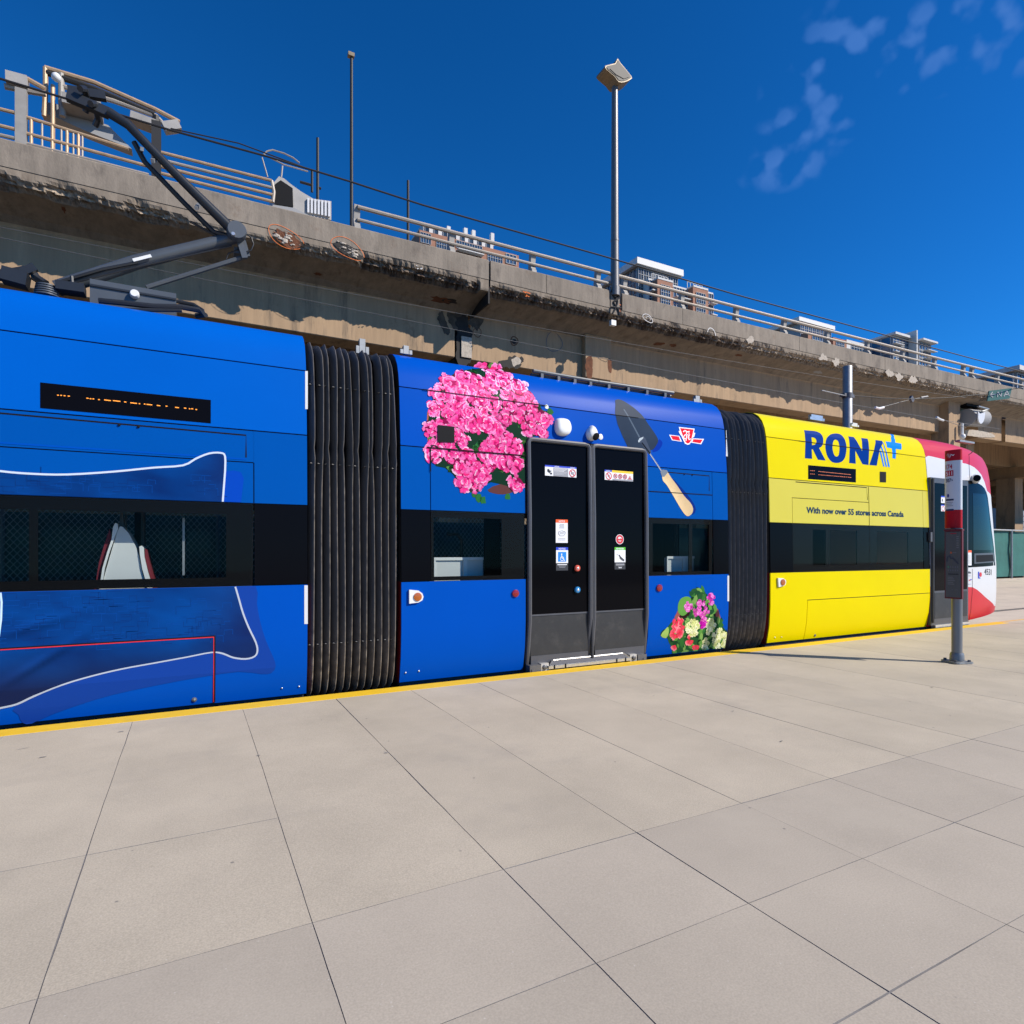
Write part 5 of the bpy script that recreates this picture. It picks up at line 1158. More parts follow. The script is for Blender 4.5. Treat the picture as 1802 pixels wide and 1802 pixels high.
# pantograph on car A
YP = 7.25
PT = obj('pantograph', MB().box((at(158, 500, 7.05)[0], 7.05, at(158, 521, 7.05)[1]-.3), (at(310, 500, 7.05)[0], 7.45, at(158, 490, 7.05)[1])), 'panto', TR)
s = MB(); a = at(158, 497, 7.04); b_ = at(310, 520, 7.04); s.box((a[0], 7.035, a[1]-.03), (b_[0], 7.046, a[1]-.012)); obj('casing_lip', s, 'panto_dark', PT)
s = MB(); X, z = at(237, 519, 7.04); s.disc((X, 7.045, z), (0, -1, .1), .042, .05, 16, 0, .2); obj('beacon', s, 'white_plastic', PT, True)
s = MB(); s.tube([at3(174, 529, 6.95), at3(215, 533, 6.92), at3(270, 539, 6.9), at3(318, 540, 6.9), at3(350, 546, 6.9), at3(361, 554, 6.95), at3(345, 556, 7.0)], .028, 8); s.tube([at3(310, 530, 7.1), at3(340, 536, 7.1), at3(356, 546, 7.05), at3(358, 554, 7.0)], .022, 8); s.tube([at3(190, 545, 6.9), at3(320, 546, 6.9)], .02, 8); obj('roof_cable', s, 'panto_dark', PT, True)
s = MB(); k = at3(415, 418, YP); b0 = at3(100, 508, YP+.05); m1 = at3(238, 462, YP+.02)
s.tube([b0, m1, k], [.075, .07, .062], 12); obj('lower_arm', s, 'panto', PT, True)
s = MB(); s.tube([at3(102, 497, YP-.06), at3(180, 474, YP-.06), at3(242, 462, YP-.05)], .018, 8); s.tube([at3(100, 505, YP-.05), at3(250, 468, YP-.07), at3(408, 433, YP-.06)], .008, 6); obj('arm_rod', s, 'panto_dark', PT, True)
s = MB(); p, q = at3(234, 458, YP-.075), at3(266, 450, YP-.07); s.bar(p, q, .008, .03); obj('arm_label', s, 'white_plastic', PT)
s = MB(); s.tube([at3(430, 452, YP), at3(258, 506, YP)], .026, 8); s.disc(at3(416, 410, YP-.07), (0, -1, 0), .1, .09, 22, 0, .1); obj('control_rod', s, 'panto', PT, True)
s = MB(); s.disc(at3(410, 413, YP-.16), (0, -1, 0), .022, .03, 12, 0, .2); obj('knee_bolt', s, 'steel', PT, True)
s = MB(); s.bar(at3(420, 420, YP-.04), at3(431, 455, YP-.04), .05, .06); s.bar(at3(426, 418, YP+.05), at3(436, 452, YP+.05), .04, .05); s.box(at3(412, 444, YP), (at3(424, 436, YP)[0], YP+.12, at3(424, 436, YP)[2])); obj('knee_link', s, 'panto', PT)
s = MB(); s.tube([at3(431, 410, YP), at3(442, 418, YP), at3(446, 430, YP), at3(442, 440, YP), at3(432, 444, YP), at3(418, 440, YP), at3(402, 446, YP), at3(398, 456, YP), at3(408, 460, YP)], .008, 6); obj('loose_cable', s, 'panto_dark', PT, True)
for dy, wd_, nm in ((-.10, .055, 'upper_arm'), (.22, .05, 'upper_arm')):
    s = MB(); s.tube([at3(420, 410, YP+dy), at3(404, 400, YP+dy), at3(330, 327, YP+dy), at3(262, 258, YP+dy*.7), at3(226, 220, YP+dy*.4), at3(192, 198, YP+dy*.2)], [.055, .055, .045, .042, .045, .05], 10); obj(nm, s, 'panto_dark', PT, True)
s = MB(); s.tube([at3(415, 420, YP-.04), at3(376, 408, YP-.02), at3(325, 358, YP), at3(255, 285, YP), at3(236, 250, YP)], .027, 8); s.tube([at3(378, 414, YP-.02), at3(335, 390, YP)], .012, 6); obj('guide_rod', s, 'panto_dark', PT, True)
for p, q in ((at3(345, 366, YP-.12), at3(352, 358, YP+.24)), (at3(268, 283, YP-.12), at3(284, 276, YP+.2)), (at3(250, 262, YP-.1), at3(246, 268, YP+.15))): s = MB(); s.bar(p, q, .03, .035); obj('cross_tie', s, 'galv', PT)
s = MB()
for u, v in ((150, 160), (168, 186)):
    y0, y1 = 7.02, 7.85; X, z = at(u, v, YP)
    s.tube([(X-.03, y0+.14, z-.05), (X, y0+.2, z), (X, y1-.4, z), (X-.03, y1-.34, z-.05)], .03, 8)
s.bar(at3(118, 168, YP), at3(192, 200, YP), .07, .09); s.bar(at3(120, 160, YP+.1), at3(186, 170, YP+.1), .06, .08); obj('collector_head', s, 'panto_dark', PT, True)
# insulator and gear at the left of the casing
s = MB()
for q in range(5): z0 = at(80, 507, 6.95)[1]-.06+.022*q; s.disc((at(80, 505, 6.95)[0], 7.0, z0), (0, 0, 1), .10-.004*q, .016, 18, 0, .3)
obj('insulator', s, 'panto', PT, True)
s = MB(); s.tube([at3(0, 482, 7.1), at3(30, 478, 7.1), at3(55, 472, 7.1), at3(62, 488, 7.1), at3(80, 500, 7.05)], .04, 8); s.bar(at3(5, 484, 7.0), at3(50, 496, 7.0), .16, .12); s.bar(at3(38, 480, 7.0), at3(62, 470, 7.0), .05, .07); s.bar(at3(100, 505, 7.0), at3(150, 512, 7.0), .16, .08); s.tube([at3(126, 486, 7.0), at3(128, 505, 7.0)], .016, 6); s.tube([at3(-30, 478, 7.1), at3(5, 486, 7.1)], .05, 8); obj('roof_gear', s, 'panto_dark', PT, True)
# ------------------------------------------------------------------ the elevated road
YO = 15.0
def oz(x): return .0002*(x-2)**2 if x > 2 else .00002*(x-2)**2      # gentle rise to the right
OV = root('overpass', 'weathered concrete elevated road with spalled edge running behind the tram', 'overpass', (5, 16, 0))
XL, XR = -26.0, 170.0
ox = lambda u, Y=YO: at(u, HY, Y)[0]
JT = [XL, ox(-330), ox(330)-6.2, ox(862), ox(961.5), ox(1073.5), ox(1095), ox(1201.5), ox(1407), ox(1557.5), ox(1681), ox(1789.5)]
JT = sorted(set(JT)); x = JT[-1]
while x < XR: x += 6.1; JT.append(x)
def sweep(name, prof, x0, x1, m, parent, step=1.5, fn=None, smooth=False):
    """sheet swept along X through (Y,z) points, following the road's rise"""
    n = max(1, int((x1-x0)/step)); s = MB(); k = len(prof)
    for i in range(n+1):
        x = x0+(x1-x0)*i/n
        for y, z in prof: s.v.append((x, y, z+oz(x)))
    for i in range(n):
        for j in range(k-1): s.f.append([i*k+j, (i+1)*k+j, (i+1)*k+j+1, i*k+j+1]); s.m.append(0); s.c.append(None)
    return obj(name, s, m, parent, smooth=smooth, fixn=False)
for a, b_ in zip(JT, JT[1:]):
    g0 = .03 if abs(a-ox(862)) < .01 else .008; g1 = .03 if abs(b_-ox(862)) < .01 else .008
    notch = abs(a-ox(1073.5)) < .01
    prof = [(15.0 if not notch else 15.0, 8.93), (15.0, 9.45), (15.03, 9.48), (15.36, 9.48), (15.38, 8.93)]
    if notch: prof = [(15.06, 8.93), (15.06, 9.40), (15.36, 9.40), (15.38, 8.93)]
    n = max(1, int((b_-a)/2)); s = MB(); k = len(prof)
    for i in range(n+1):
        x = a+g0+(b_-a-g0-g1)*i/n
        for y, z in prof: s.v.append((x, y, z+oz(x)))
    for i in range(n):
        for j in range(k-1): s.f.append([i*k+j, (i+1)*k+j, (i+1)*k+j+1, i*k+j+1]); s.m.append(0); s.c.append(None)
    s.f += [list(range(k)), [n*k+j for j in range(k-1, -1, -1)]]; s.m += [0, 0]; s.c += [None, None]
    obj('parapet_panel', s, 'concrete', OV)
# slab edge with broken, rusty lower lip
def spall(x):
    u = px_of(x, YO)
    w_ = 0
    for a, b_, k in ((-400, 330, .75), (330, 470, .25), (470, 545, .55), (545, 640, .5), (640, 845, 1.0), (862, 1090, .8), (1090, 1310, .95), (1310, 1690, 1.0), (1690, 1745, .6), (1745, 2600, .4)):
        if a <= u < b_: w_ = k
    n = noise.fractal(Vector((x*1.6, 3.1, 0)), 1.0, 2.2, 4); n2 = noise.noise(Vector((x*11, 7, 2)))
    return max(0, min(1, w_*(.75+.75*n+.25*n2)))
ED = [(15.012, 8.925, 0), (15.012, 8.86, .12), (15.012, 8.80, .35), (15.012, 8.75, .6), (15.014, 8.70, .85), (15.02, 8.66, 1), (15.035, 8.625, 1), (15.10, 8.61, 1), (15.2, 8.60, .8), (15.32, 8.59, .25), (15.5, 8.565, 0), (15.75, 8.515, 0), (16.0, 8.45, 0), (16.2, 8.36, 0)]
def edge_band(x0, x1, name, step):
    n = int((x1-x0)/step); s = MB(); k = len(ED); tc_ = []
    for i in range(n+1):
        x = x0+(x1-x0)*i/n; sp = spall(x); u = px_of(x, YO)
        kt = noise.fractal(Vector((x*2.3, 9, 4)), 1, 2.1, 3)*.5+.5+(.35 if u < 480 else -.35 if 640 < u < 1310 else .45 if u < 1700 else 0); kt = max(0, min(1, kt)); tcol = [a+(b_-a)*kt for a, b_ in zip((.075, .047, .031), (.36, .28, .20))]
        for j, (y, z, w_) in enumerate(ED):
            q = max(0, min(1, sp*1.5-(1-w_)*1.25)) if w_ else 0
            q *= w_ > 0
            rg = noise.noise(Vector((x*9, j*1.7, 5)))*.5+.5; r2 = noise.noise(Vector((x*28, j*2.1, 1)))*.5+.5
            dy_ = q*(.05+.10*rg+.05*r2); dz_ = q*(.09*rg+.05*r2) if 3 <= j <= 7 else 0
            s.v.append((x, y+dy_*(1 if j < 9 else .3), z+dz_+oz(x)))
            s.a.append(min(1, q*(.75+.6*rg)) if j <= 9 else 0)
        tc_.append(tcol)
    for i in range(n):
        for j in range(k-1):
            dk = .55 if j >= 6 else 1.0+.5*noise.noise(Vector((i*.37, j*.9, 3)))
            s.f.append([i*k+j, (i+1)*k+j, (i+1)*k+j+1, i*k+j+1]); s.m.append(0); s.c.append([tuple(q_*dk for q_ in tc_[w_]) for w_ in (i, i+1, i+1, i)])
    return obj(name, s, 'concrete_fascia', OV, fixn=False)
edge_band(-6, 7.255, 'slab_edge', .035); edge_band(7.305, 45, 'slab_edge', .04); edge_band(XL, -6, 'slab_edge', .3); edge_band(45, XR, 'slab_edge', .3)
s = MB(); s.box((7.255, 15.05, 8.3), (7.305, 16.3, 9.4)); obj('joint_filler', s, 'stain', OV)
for x0, x1 in ((XL, 7.25), (7.31, ox(1672, 16.2)), (ox(1672, 16.2)+.0, XR)):
    pass
# outer girder: web in the overhang's shade, lower part in the sun, flange underneath
GB = [(16.2, 8.36), (16.22, 8.30), (16.22, 7.08), (16.24, 7.06), (16.9, 7.06)]
for x0, x1 in ((XL, ox(800, 16.22)), (ox(828, 16.22), ox(1062, 16.2)), (ox(1062, 16.2), ox(1682, 16.2)), (ox(1722, 16.2), ox(1763, 16.2)), (ox(1770, 16.2), XR)):
    sweep('girder', GB, x0, x1, 'concrete_girder', OV, 1.0)
xj0, xj1 = ox(800, 16.22), ox(828, 16.22)
s = MB(); s.box((xj0, 16.4, 6.9), (xj1, 17.1, 8.6)); obj('joint_recess', s, 'stain', OV)
s = MB(); a = at(803, 640, 16.2); s.box((a[0]+.15, 16.17, 7.1), (xj1+.02, 16.42, 7.7)); obj('bearing_block', s, 'spall_pale', OV)
# blocks where cross beams meet the girder
def pilaster(u0, u1, z0, z1, y0=16.02, m='concrete_girder'):
    s = MB(); s.box((ox(u0, y0), y0, z0), (ox(u1, y0), 16.6, z1)); o = obj('cross_beam_end', s, m, OV); bv = o.modifiers.new('b', 'BEVEL'); bv.width = .02; return o
pilaster(1030, 1076, 7.05, 8.45); pilaster(1669.5, 1690, 6.3, 8.75, 15.8); pilaster(1690.5, 1699, 6.95, 8.6, 16.1)
# ragged stains, broken patches and sprayed inspection marks
def patch(name, pts, m, Y, depth=.0, k=3, j=.15, seed=1):
    r = random.Random(seed); P_ = [at(u, v, Y) for u, v in pts]; P_ = smoothpoly(P_, k)
    cx = sum(p[0] for p in P_)/len(P_); cz = sum(p[1] for p in P_)/len(P_)
    q_ = []
    for (xa_, za_), (xb_, zb_) in zip(P_, P_[1:]+P_[:1]):
        for t in (0, .25, .5, .75): q_.append((xa_+(xb_-xa_)*t, za_+(zb_-za_)*t))
    P_ = [(cx+(p[0]-cx)*(1+j*1.6*noise.fractal(Vector((p[0]*4, p[1]*4, seed)), .8, 2.1, 5)), cz+(p[1]-cz)*(1+j*1.6*noise.fractal(Vector((p[0]*4, p[1]*4, seed+9)), .8, 2.1, 5))) for p in q_]
    tr = tessellate_polygon([[Vector((p[0], p[1], 0)) for p in P_]]); s = MB(); s.add([(p[0], Y, p[1]) for p in P_], [tuple(t) for t in tr]); return obj(name, s, m, OV)
def ring(name, u, v, ru, rv, m, Y, wd_, a0=0, a1=360, rot=.35):
    n = 28; X0, Z0 = at(u, v, Y); rx = at(u+ru, v, Y)[0]-X0; rz = at(u, v-rv, Y)[1]-Z0; pts = []
    for i in range(n+1):
        t = R(a0+(a1-a0)*i/n); x_, z_ = rx*math.cos(t), rz*math.sin(t); k = 1+.06*math.sin(3*t+u)
        pts.append((X0+(x_*math.cos(rot)+z_*math.sin(rot))*k, Z0+(-x_*math.sin(rot)*.9+z_*math.cos(rot))*k))
    P_ = ribbon(pts, wd_); tr = tessellate_polygon([[Vector((p[0], p[1], 0)) for p in P_]]); s = MB(); s.add([(p[0], Y, p[1]) for p in P_], [tuple(t) for t in tr]); return obj(name, s, m, OV)
YF = 14.992
def broken(u, v, ru, rv, seed):
    """hollow broken out of the slab edge: dark ragged floor with pale aggregate lumps"""
    X0, Z0 = at(u, v, YF); rx = at(u+ru, v, YF)[0]-X0; rz = at(u, v-rv, YF)[1]-Z0; r = random.Random(seed); s = MB(); vs = []; n = 26; kk = 5
    for q in range(kk+1):
        for i in range(n):
            t = 2*PI*i/n; e = q/kk; j = 1+.42*noise.fractal(Vector((math.cos(t)*1.8, math.sin(t)*1.8, seed)), .8, 2.1, 4)
            x_, z_ = rx*e*j*math.cos(t), rz*e*j*math.sin(t); x2 = x_*.92+z_*.3; z2 = -x_*.30+z_*.95
            vs.append((X0+x2, YF-(.003 if q == kk else -.0+.012*noise.noise(Vector((x2*20, z2*20, seed)))+.004), Z0+z2))
    s.add(vs, [(q*n+i, q*n+(i+1) % n, (q+1)*n+(i+1) % n, (q+1)*n+i) for q in range(kk) for i in range(n)]); o = obj('broken_patch', s, 'rust' if seed % 2 else 'stain', OV)
    s = MB()
    for _ in range(26):
        t = r.uniform(0, 2*PI); e = math.sqrt(r.random())*.95; x_, z_ = rx*e*math.cos(t), rz*e*math.sin(t)
        s.ball((X0+x_*.92+z_*.3, YF-.01, Z0-x_*.30+z_*.95), r.uniform(.008, .05)*(1 if r.random() > .3 else .5), 6, 0, (r.uniform(.8, 2.2), .6, r.uniform(.4, 1)))
    obj('aggregate', s, 'spall_pale', o, kind='stuff'); return o
broken(506, 421, 26, 12, 3); ring('inspection_ring', 503, 418, 32, 17, 'orange_paint', YF-.003, .012, 20, 340)
broken(611, 440, 25, 11, 4); ring('inspection_ring', 612, 437, 30, 16, 'orange_paint', YF-.003, .012, 0, 330)
ring('inspection_ring', 1140, 560, 9, 6, 'white_paint', YF, .02); ring('inspection_ring', 1141, 561, 4, 4, 'white_paint', YF, .015, 0, 200); ring('inspection_ring', 1252, 586, 7, 8, 'white_paint', YF, .03, 0, 200)

for i_, (u, v) in enumerate(((1448, 629), (1473, 637), (1566, 657), (1582, 663), (1320, 599), (1606, 668))):
    patch('pale_break', [(u-7, v-2), (u-2, v-6), (u+5, v-4), (u+7, v+2), (u+2, v+6), (u-5, v+4)], 'spall_pale', YF, seed=20+i_, j=.45)

for u, v, a, c in ((927, 518, 8, 'orange_paint'), (1085, 534, 9, 'orange_paint'), (1080, 540, 6, 'orange_paint'), (740, 472, 4, 'white_paint'), (1090, 545, 5, 'orange_paint')):
    X, z = at(u, v, YF); s = MB(); r = random.Random(int(u))
    for q in range(5): l = a/65*r.uniform(.4, 1); x_, z_ = X+r.uniform(-.1, .1), z+r.uniform(-.06, .06); t = r.uniform(-.6, .6); s.bar((x_-l/2*math.cos(t), YF, z_-l/2*math.sin(t)), (x_+l/2*math.cos(t), YF, z_+l/2*math.sin(t)), .004, .022)
    obj('spray_mark', s, c, OV)
YG = 16.212
patch('dark_stain', [(806, 585), (818, 578), (829, 580), (831, 605), (827, 640), (806, 642), (803, 612)], 'stain', YG-.002, seed=3, j=.1)
patch('dark_stain', [(784, 548), (800, 540), (815, 546), (820, 566), (812, 590), (800, 580), (790, 566)], 'stain_mid', YG, seed=5, j=.3)
patch('dark_stain', [(828, 548), (846, 530), (858, 540), (852, 560), (838, 582), (830, 574)], 'stain_mid', YG-.001, seed=6, j=.3)
patch('dark_stain', [(768, 556), (778, 552), (786, 566), (790, 588), (782, 586)], 'stain_mid', YG-.001, seed=8, j=.35)
patch('dark_stain', [(801, 560), (818, 556), (826, 566), (822, 588), (808, 592)], 'stain', YG-.0025, seed=11, j=.3)
ring('inspection_ring', 905, 600, 6, 8, 'rust', YG, .03); ring('inspection_ring', 840, 585, 7, 8, 'rust', YG, .02); ring('inspection_ring', 975, 602, 14, 17, 'wire_grey', YG, .02)
patch('dark_stain', [(902, 598), (907, 597), (909, 602), (905, 606), (901, 603)], 'stain', YG-.003, seed=4)
patch('dark_stain', [(880, 640), (890, 630), (915, 628), (918, 640), (905, 650), (892, 646)], 'stain', YG-.002, seed=9, j=.3); patch('pale_break', [(900, 632), (914, 630), (916, 638), (905, 644)], 'spall_pale', YG-.004, seed=12, j=.3)
patch('rust_stain', [(1031, 632), (1040, 628), (1043, 640), (1041, 662), (1033, 664)], 'rust', 16.014, seed=5); patch('rust_stain', [(1070, 634), (1076, 634), (1076, 655), (1071, 652)], 'rust', 16.014, seed=6)
patch('pale_break', [(1697, 757), (1720, 757), (1748, 764), (1746, 770), (1700, 766)], 'spall_pale', 16.2, seed=8, j=.05)
# marks on the sloping soffit
def soffit_patch(u, v, ru, rv, m, seed):
    """irregular patch lying on the underside between slab edge and girder"""
    best = min(((abs(at(u, v, y)[1]-(z+oz(at(u, v, y)[0]))), y) for y, z in [(15.35+i*.02, None) for i in range(40)] for z in [interp([(a, b_) for a, b_, _ in ED[9:]], y)]))
    y0 = best[1]; X0, _z = at(u, v, y0); r = random.Random(seed); n = 18; s = MB(); vs = []
    for i in range(n):
        t = 2*PI*i/n; k = r.uniform(.6, 1.2); x_ = X0+ru*k*math.cos(t); y = min(16.17, max(15.4, y0+rv*k*math.sin(t))); vs.append((x_, y, interp([(a, b_) for a, b_, _ in ED[9:]], y)+oz(x_)-.004))
    s.add(vs, [tuple(range(n))]); return obj('soffit_stain', s, m, OV)
for a in ((775, 528, .32, .14, 'rust', 1), (790, 530, .22, .12, 'stain', 2), (700, 488, .2, .10, 'wire_grey', 3), (1160, 605, .22, .12, 'rust', 4), (1185, 607, .15, .1, 'rust', 5), (1300, 625, .18, .08, 'rust', 6), (110, 352, .05, .3, 'rust', 7), (1440, 655, .3, .12, 'grey_block', 8), (560, 482, .12, .06, 'rust', 9)): soffit_patch(*a)
# deck underside, inner girders, cross beams, piers, far parapet
s = MB(); s.box((XL, 16.5, 8.62), (XR, 42, 9.0)); obj('deck', s, 'concrete_girder', OV)
for y in (20.5, 24.5, 28.5, 32.5, 36.5, 40.5):
    s = MB(); s.box((XL, y, 7.2), (XR, y+.55, 8.61)); obj('girder', s, 'concrete_girder', OV)
for x in (-14, -1.2, 11.5, 24.3, 37, 50, 63):
    s = MB(); s.box((x-.4, 17.12, 6.45), (x+.4, 41.2, 7.19)); obj('cross_beam', s, 'concrete_girder', OV)
for x in (-14, 11.5, 37, 50, 63):
    for y in (20.2, 28.4, 36.5):
        s = MB(); s.box((x-.55, y, -.42), (x+.55, y+1.1, 6.44)); obj('pier', s, 'concrete_girder', OV)
s = MB(); s.box((XL, 41.6, 9.01), (XR, 42, 9.5)); obj('parapet_panel', s, 'concrete', OV)
# railing: posts and two rails (right), closer bars on the left
RL = obj('railing', MB().box((ox(628), 15.10, 9.50), (ox(628)+.02, 15.12, 9.51)), 'post_grey', OV)
post_u = [628, 795, 938, 1053, 1100, 1201, 1297, 1381, 1457, 1528, 1590, 1646, 1697, 1712, 1757]
pxs = [ox(u, 15.1) for u in post_u]; x = pxs[-1]
while x < 165: x += 2.45; pxs.append(x)
def postmesh():
    s = MB(); P_ = [(15.02, 9.47), (15.02, 9.52), (15.08, 9.60), (15.10, 9.72), (15.08, 9.86), (15.05, 9.96), (15.05, 10.06), (15.2, 10.06), (15.22, 9.9), (15.25, 9.7), (15.25, 9.47)]
    s.prism(P_, lambda p: (-.075, p[0], p[1]), lambda p: (.075, p[0], p[1])); return s
pm = None
for x in pxs:
    if pm is None:
        s = postmesh(); s.v = [(a+x, b_, c+oz(x)) for a, b_, c in s.v]; pm = obj('rail_post', s, 'post_grey', RL); pm0 = (x, oz(x))
    else: dup(pm, RL, (x-pm0[0], 0, oz(x)-pm0[1]))
for y, z, r in ((15.04, 9.995, .052), (15.07, 9.70, .042)):
    xs_ = sorted(pxs)
    for a, b_ in zip(xs_, xs_[1:]):
        s = MB(); s.tube([(a+.0, y, z+oz(a)), ((a+b_)/2, y, z+oz((a+b_)/2)), (b_, y, z+oz(b_))], r, 8); obj('rail', s, 'rail_tan', RL, True)
def rl(pts, Y, r, m, par=RL, nm='rail'):
    s = MB(); s.tube([at3(u, v, Y) for u, v in pts], r, 8); return obj(nm, s, m, par, True)
for pts, m in (([(275, 266), (478, 318)], 'rail_orange'), ([(275, 279), (480, 331)], 'rail_tan'), ([(275, 291), (480, 343)], 'rail_orange'), ([(275, 303), (480, 355)], 'rail_orange'), ([(-160, 152), (36, 201)], 'rail_orange'), ([(-160, 182), (36, 230)], 'rail_orange'), ([(-160, 200), (36, 246)], 'rail_tan'), ([(36, 203), (226, 262)], 'rail_orange'), ([(36, 250), (262, 308)], 'rail_tan'), ([(36, 232), (262, 293)], 'rail_orange')):
    rl(pts, 15.1, .035, m)
rl([(478, 318), (482, 338), (480, 356)], 15.1, .04, 'rail_tan', nm='rail_end')
for i, u in enumerate((40, 55, 74, 92, 108, 118, 129, 138, 145)):
    v0 = 203+(u-36)*.31; rl([(u, v0), (u, v0+48)], 15.1, .03 if i % 2 else .02, 'rail_orange' if i % 2 else 'rail_tan', nm='baluster')
s = MB(); a = at(37, 258, 15.1); b_ = at(37, 157, 15.1); s.box((a[0]-.09, 15.06, a[1]), (a[0]+.09, 15.2, b_[1])); obj('rail_post', s, 'post_grey', RL)
s = MB(); a = at(275, 268, 15.1); b_ = at(275, 214, 15.1); s.box((a[0]-.09, 15.06, a[1]-.6), (a[0]+.09, 15.2, b_[1])); obj('rail_post', s, 'dark_pole', RL)

# ------------------------------------------------------------------ things standing on the elevated road
# steel sign gantry at the left end
GT = root('sign_gantry', 'rusty steel catwalk gantry rising over the elevated road at the far left', 'gantry', (at(180, 250, 16)[0], 16.0, 9.5))
def gb(pts, Y, r, m, nm): s = MB(); s.tube([at3(u, v, Y) for u, v in pts], r, 8); return obj(nm, s, m, GT, True)
gb([(79, 119), (165, 145), (274, 193), (316, 215)], 16, .05, 'rail_orange', 'top_rail'); gb([(82, 128), (165, 156), (272, 202)], 16, .06, 'dark_pole', 'chord'); gb([(110, 152), (200, 178), (276, 205), (300, 232)], 16, .05, 'rail_tan', 'chord'); gb([(130, 186), (210, 208), (280, 222)], 16, .05, 'rail_orange', 'chord')
gb([(8, 152), (60, 162), (80, 165)], 15.8, .06, 'rail_tan', 'chord'); gb([(14, 131), (50, 140), (80, 157)], 15.8, .05, 'rail_orange', 'chord')
s = MB(); s.bar(at3(12, 140, 15.8), at3(50, 150, 15.8), .25, .24); obj('end_box', s, 'booth', GT)
gb([(80, 119), (80, 160), (78, 205)], 16, .05, 'rail_orange', 'gantry_post'); gb([(108, 130), (108, 178), (110, 205)], 16, .06, 'post_grey', 'gantry_post'); gb([(93, 150), (93, 265)], 15.9, .04, 'rail_orange', 'gantry_post'); gb([(275, 205), (275, 270)], 16, .08, 'dark_pole', 'gantry_post'); gb([(36, 157), (36, 205)], 15.9, .08, 'dark_pole', 'gantry_post')
s = MB(); s.bar(at3(288, 226, 16), at3(316, 222, 16), .2, .2); obj('end_box', s, 'booth', GT)
s = MB(); p = at3(99, 136, 15.8); s.ball(p, .09, 12); obj('floodlight', s, 'white_plastic', GT, 'all')
s = MB(); s.prism([at(u, v, 16.2) for u, v in ((75, 178), (100, 183), (140, 205), (190, 220), (232, 262), (150, 230), (95, 205), (72, 196))], lambda p: (p[0], 16.2, p[1]), lambda p: (p[0], 16.5, p[1])); obj('catwalk', s, 'grey_block', GT)
s = MB(); s.bar(at3(112, 183, 16), at3(180, 200, 16), .5, .22); obj('sign_back', s, 'post_grey', GT); s = MB(); s.bar(at3(230, 208, 16), at3(274, 224, 16), .3, .18); obj('sign_back', s, 'post_grey', GT)
# cabinet with louvred side
BT = root('equipment_cabinet', 'black fronted cabinet with pale louvred side on the parapet between the two railings', 'cabinet', (at(530, 375, 15.3)[0], 15.4, 9.5))
def pr(pts, Y0, Y1, m, nm, par=BT): s = MB(); s.prism([at(u, v, Y0) for u, v in pts], lambda p: (p[0], Y0, p[1]), lambda p: (p[0], Y1, p[1])); return obj(nm, s, m, par)
pr([(482, 321), (491, 310), (500, 314), (512, 324), (530, 337), (552, 350), (583, 354), (583, 387), (545, 380), (517, 366), (482, 362)], 15.3, 16.2, 'booth', 'housing')
pr([(484, 324), (494, 317), (515, 331), (516, 364), (484, 359)], 15.27, 15.297, 'black_matt', 'dark_front')
for i in range(7):
    u = 541+6.1*i; v = 348+.95*i; pr([(u, v), (u+3.4, v+.6), (u+3.4, v+26+.6*i*.3), (u, v+25+.3*i)], 15.24, 15.296, 'white', 'louvre')
pr([(480, 360), (518, 366), (548, 381), (548, 386), (515, 373), (478, 368)], 15.2, 15.6, 'grey_block', 'base')
# loop-shaped awning outline above it
s = MB(); s.tube([at3(u, v, 15.6) for u, v in ((464, 272), (470, 266), (480, 264), (500, 270), (516, 278), (527, 287))], .018, 6); s.tube([at3(u, v, 15.6) for u, v in ((464, 272), (500, 290), (542, 302))], .016, 6); s.tube([at3(u, v, 15.6) for u, v in ((461, 277), (471, 312))], .016, 6); s.tube([at3(u, v, 15.6) for u, v in ((497, 292), (495, 312))], .02, 6)
tag(obj('awning_frame', s, 'rail_tan', None, True, org=at3(495, 320, 15.6)), 'thin pale curved awning frame above the black fronted cabinet', 'frame')
# slender dark masts beyond the deck
def mast(u, v0, v1, Y, r, lb, lampm=None, arms=()):
    X, zt = at(u, v0, Y); zb = 9.0; o = root('mast', lb, 'mast', (X, Y, zb), 'slender dark masts on the elevated road'); s = MB(); s.tube([(X, Y, zb), (X, Y, (zb+zt)/2), (X, Y, zt)], [r, r*.9, r*.75], 8); obj('pole', s, 'dark_pole', o, True)
    if lampm: s = MB(); s.box((X-.14, Y-.1, zt-.02), (X+.1, Y+.1, zt+.12)); obj('lamp_head', s, lampm, o)
    for u1, v1_, u2, v2_ in arms: s = MB(); s.tube([at3(u1, v1_, Y), at3(u2, v2_, Y)], r*.7, 6); obj('arm', s, 'dark_pole', o, True)
    return o
mast(618.5, 100, 395, 24, .075, 'tallest slender dark mast, left of the lamp pole', 'lamp_head'); mast(559, 243, 342, 24, .07, 'short dark mast with a small bracket above the louvred cabinet', None, ((549, 300, 549, 338), (528, 320, 549, 326), (559, 330, 565, 332))); mast(718, 318, 385, 30, .09, 'shortest dark mast, just right of the tallest one')
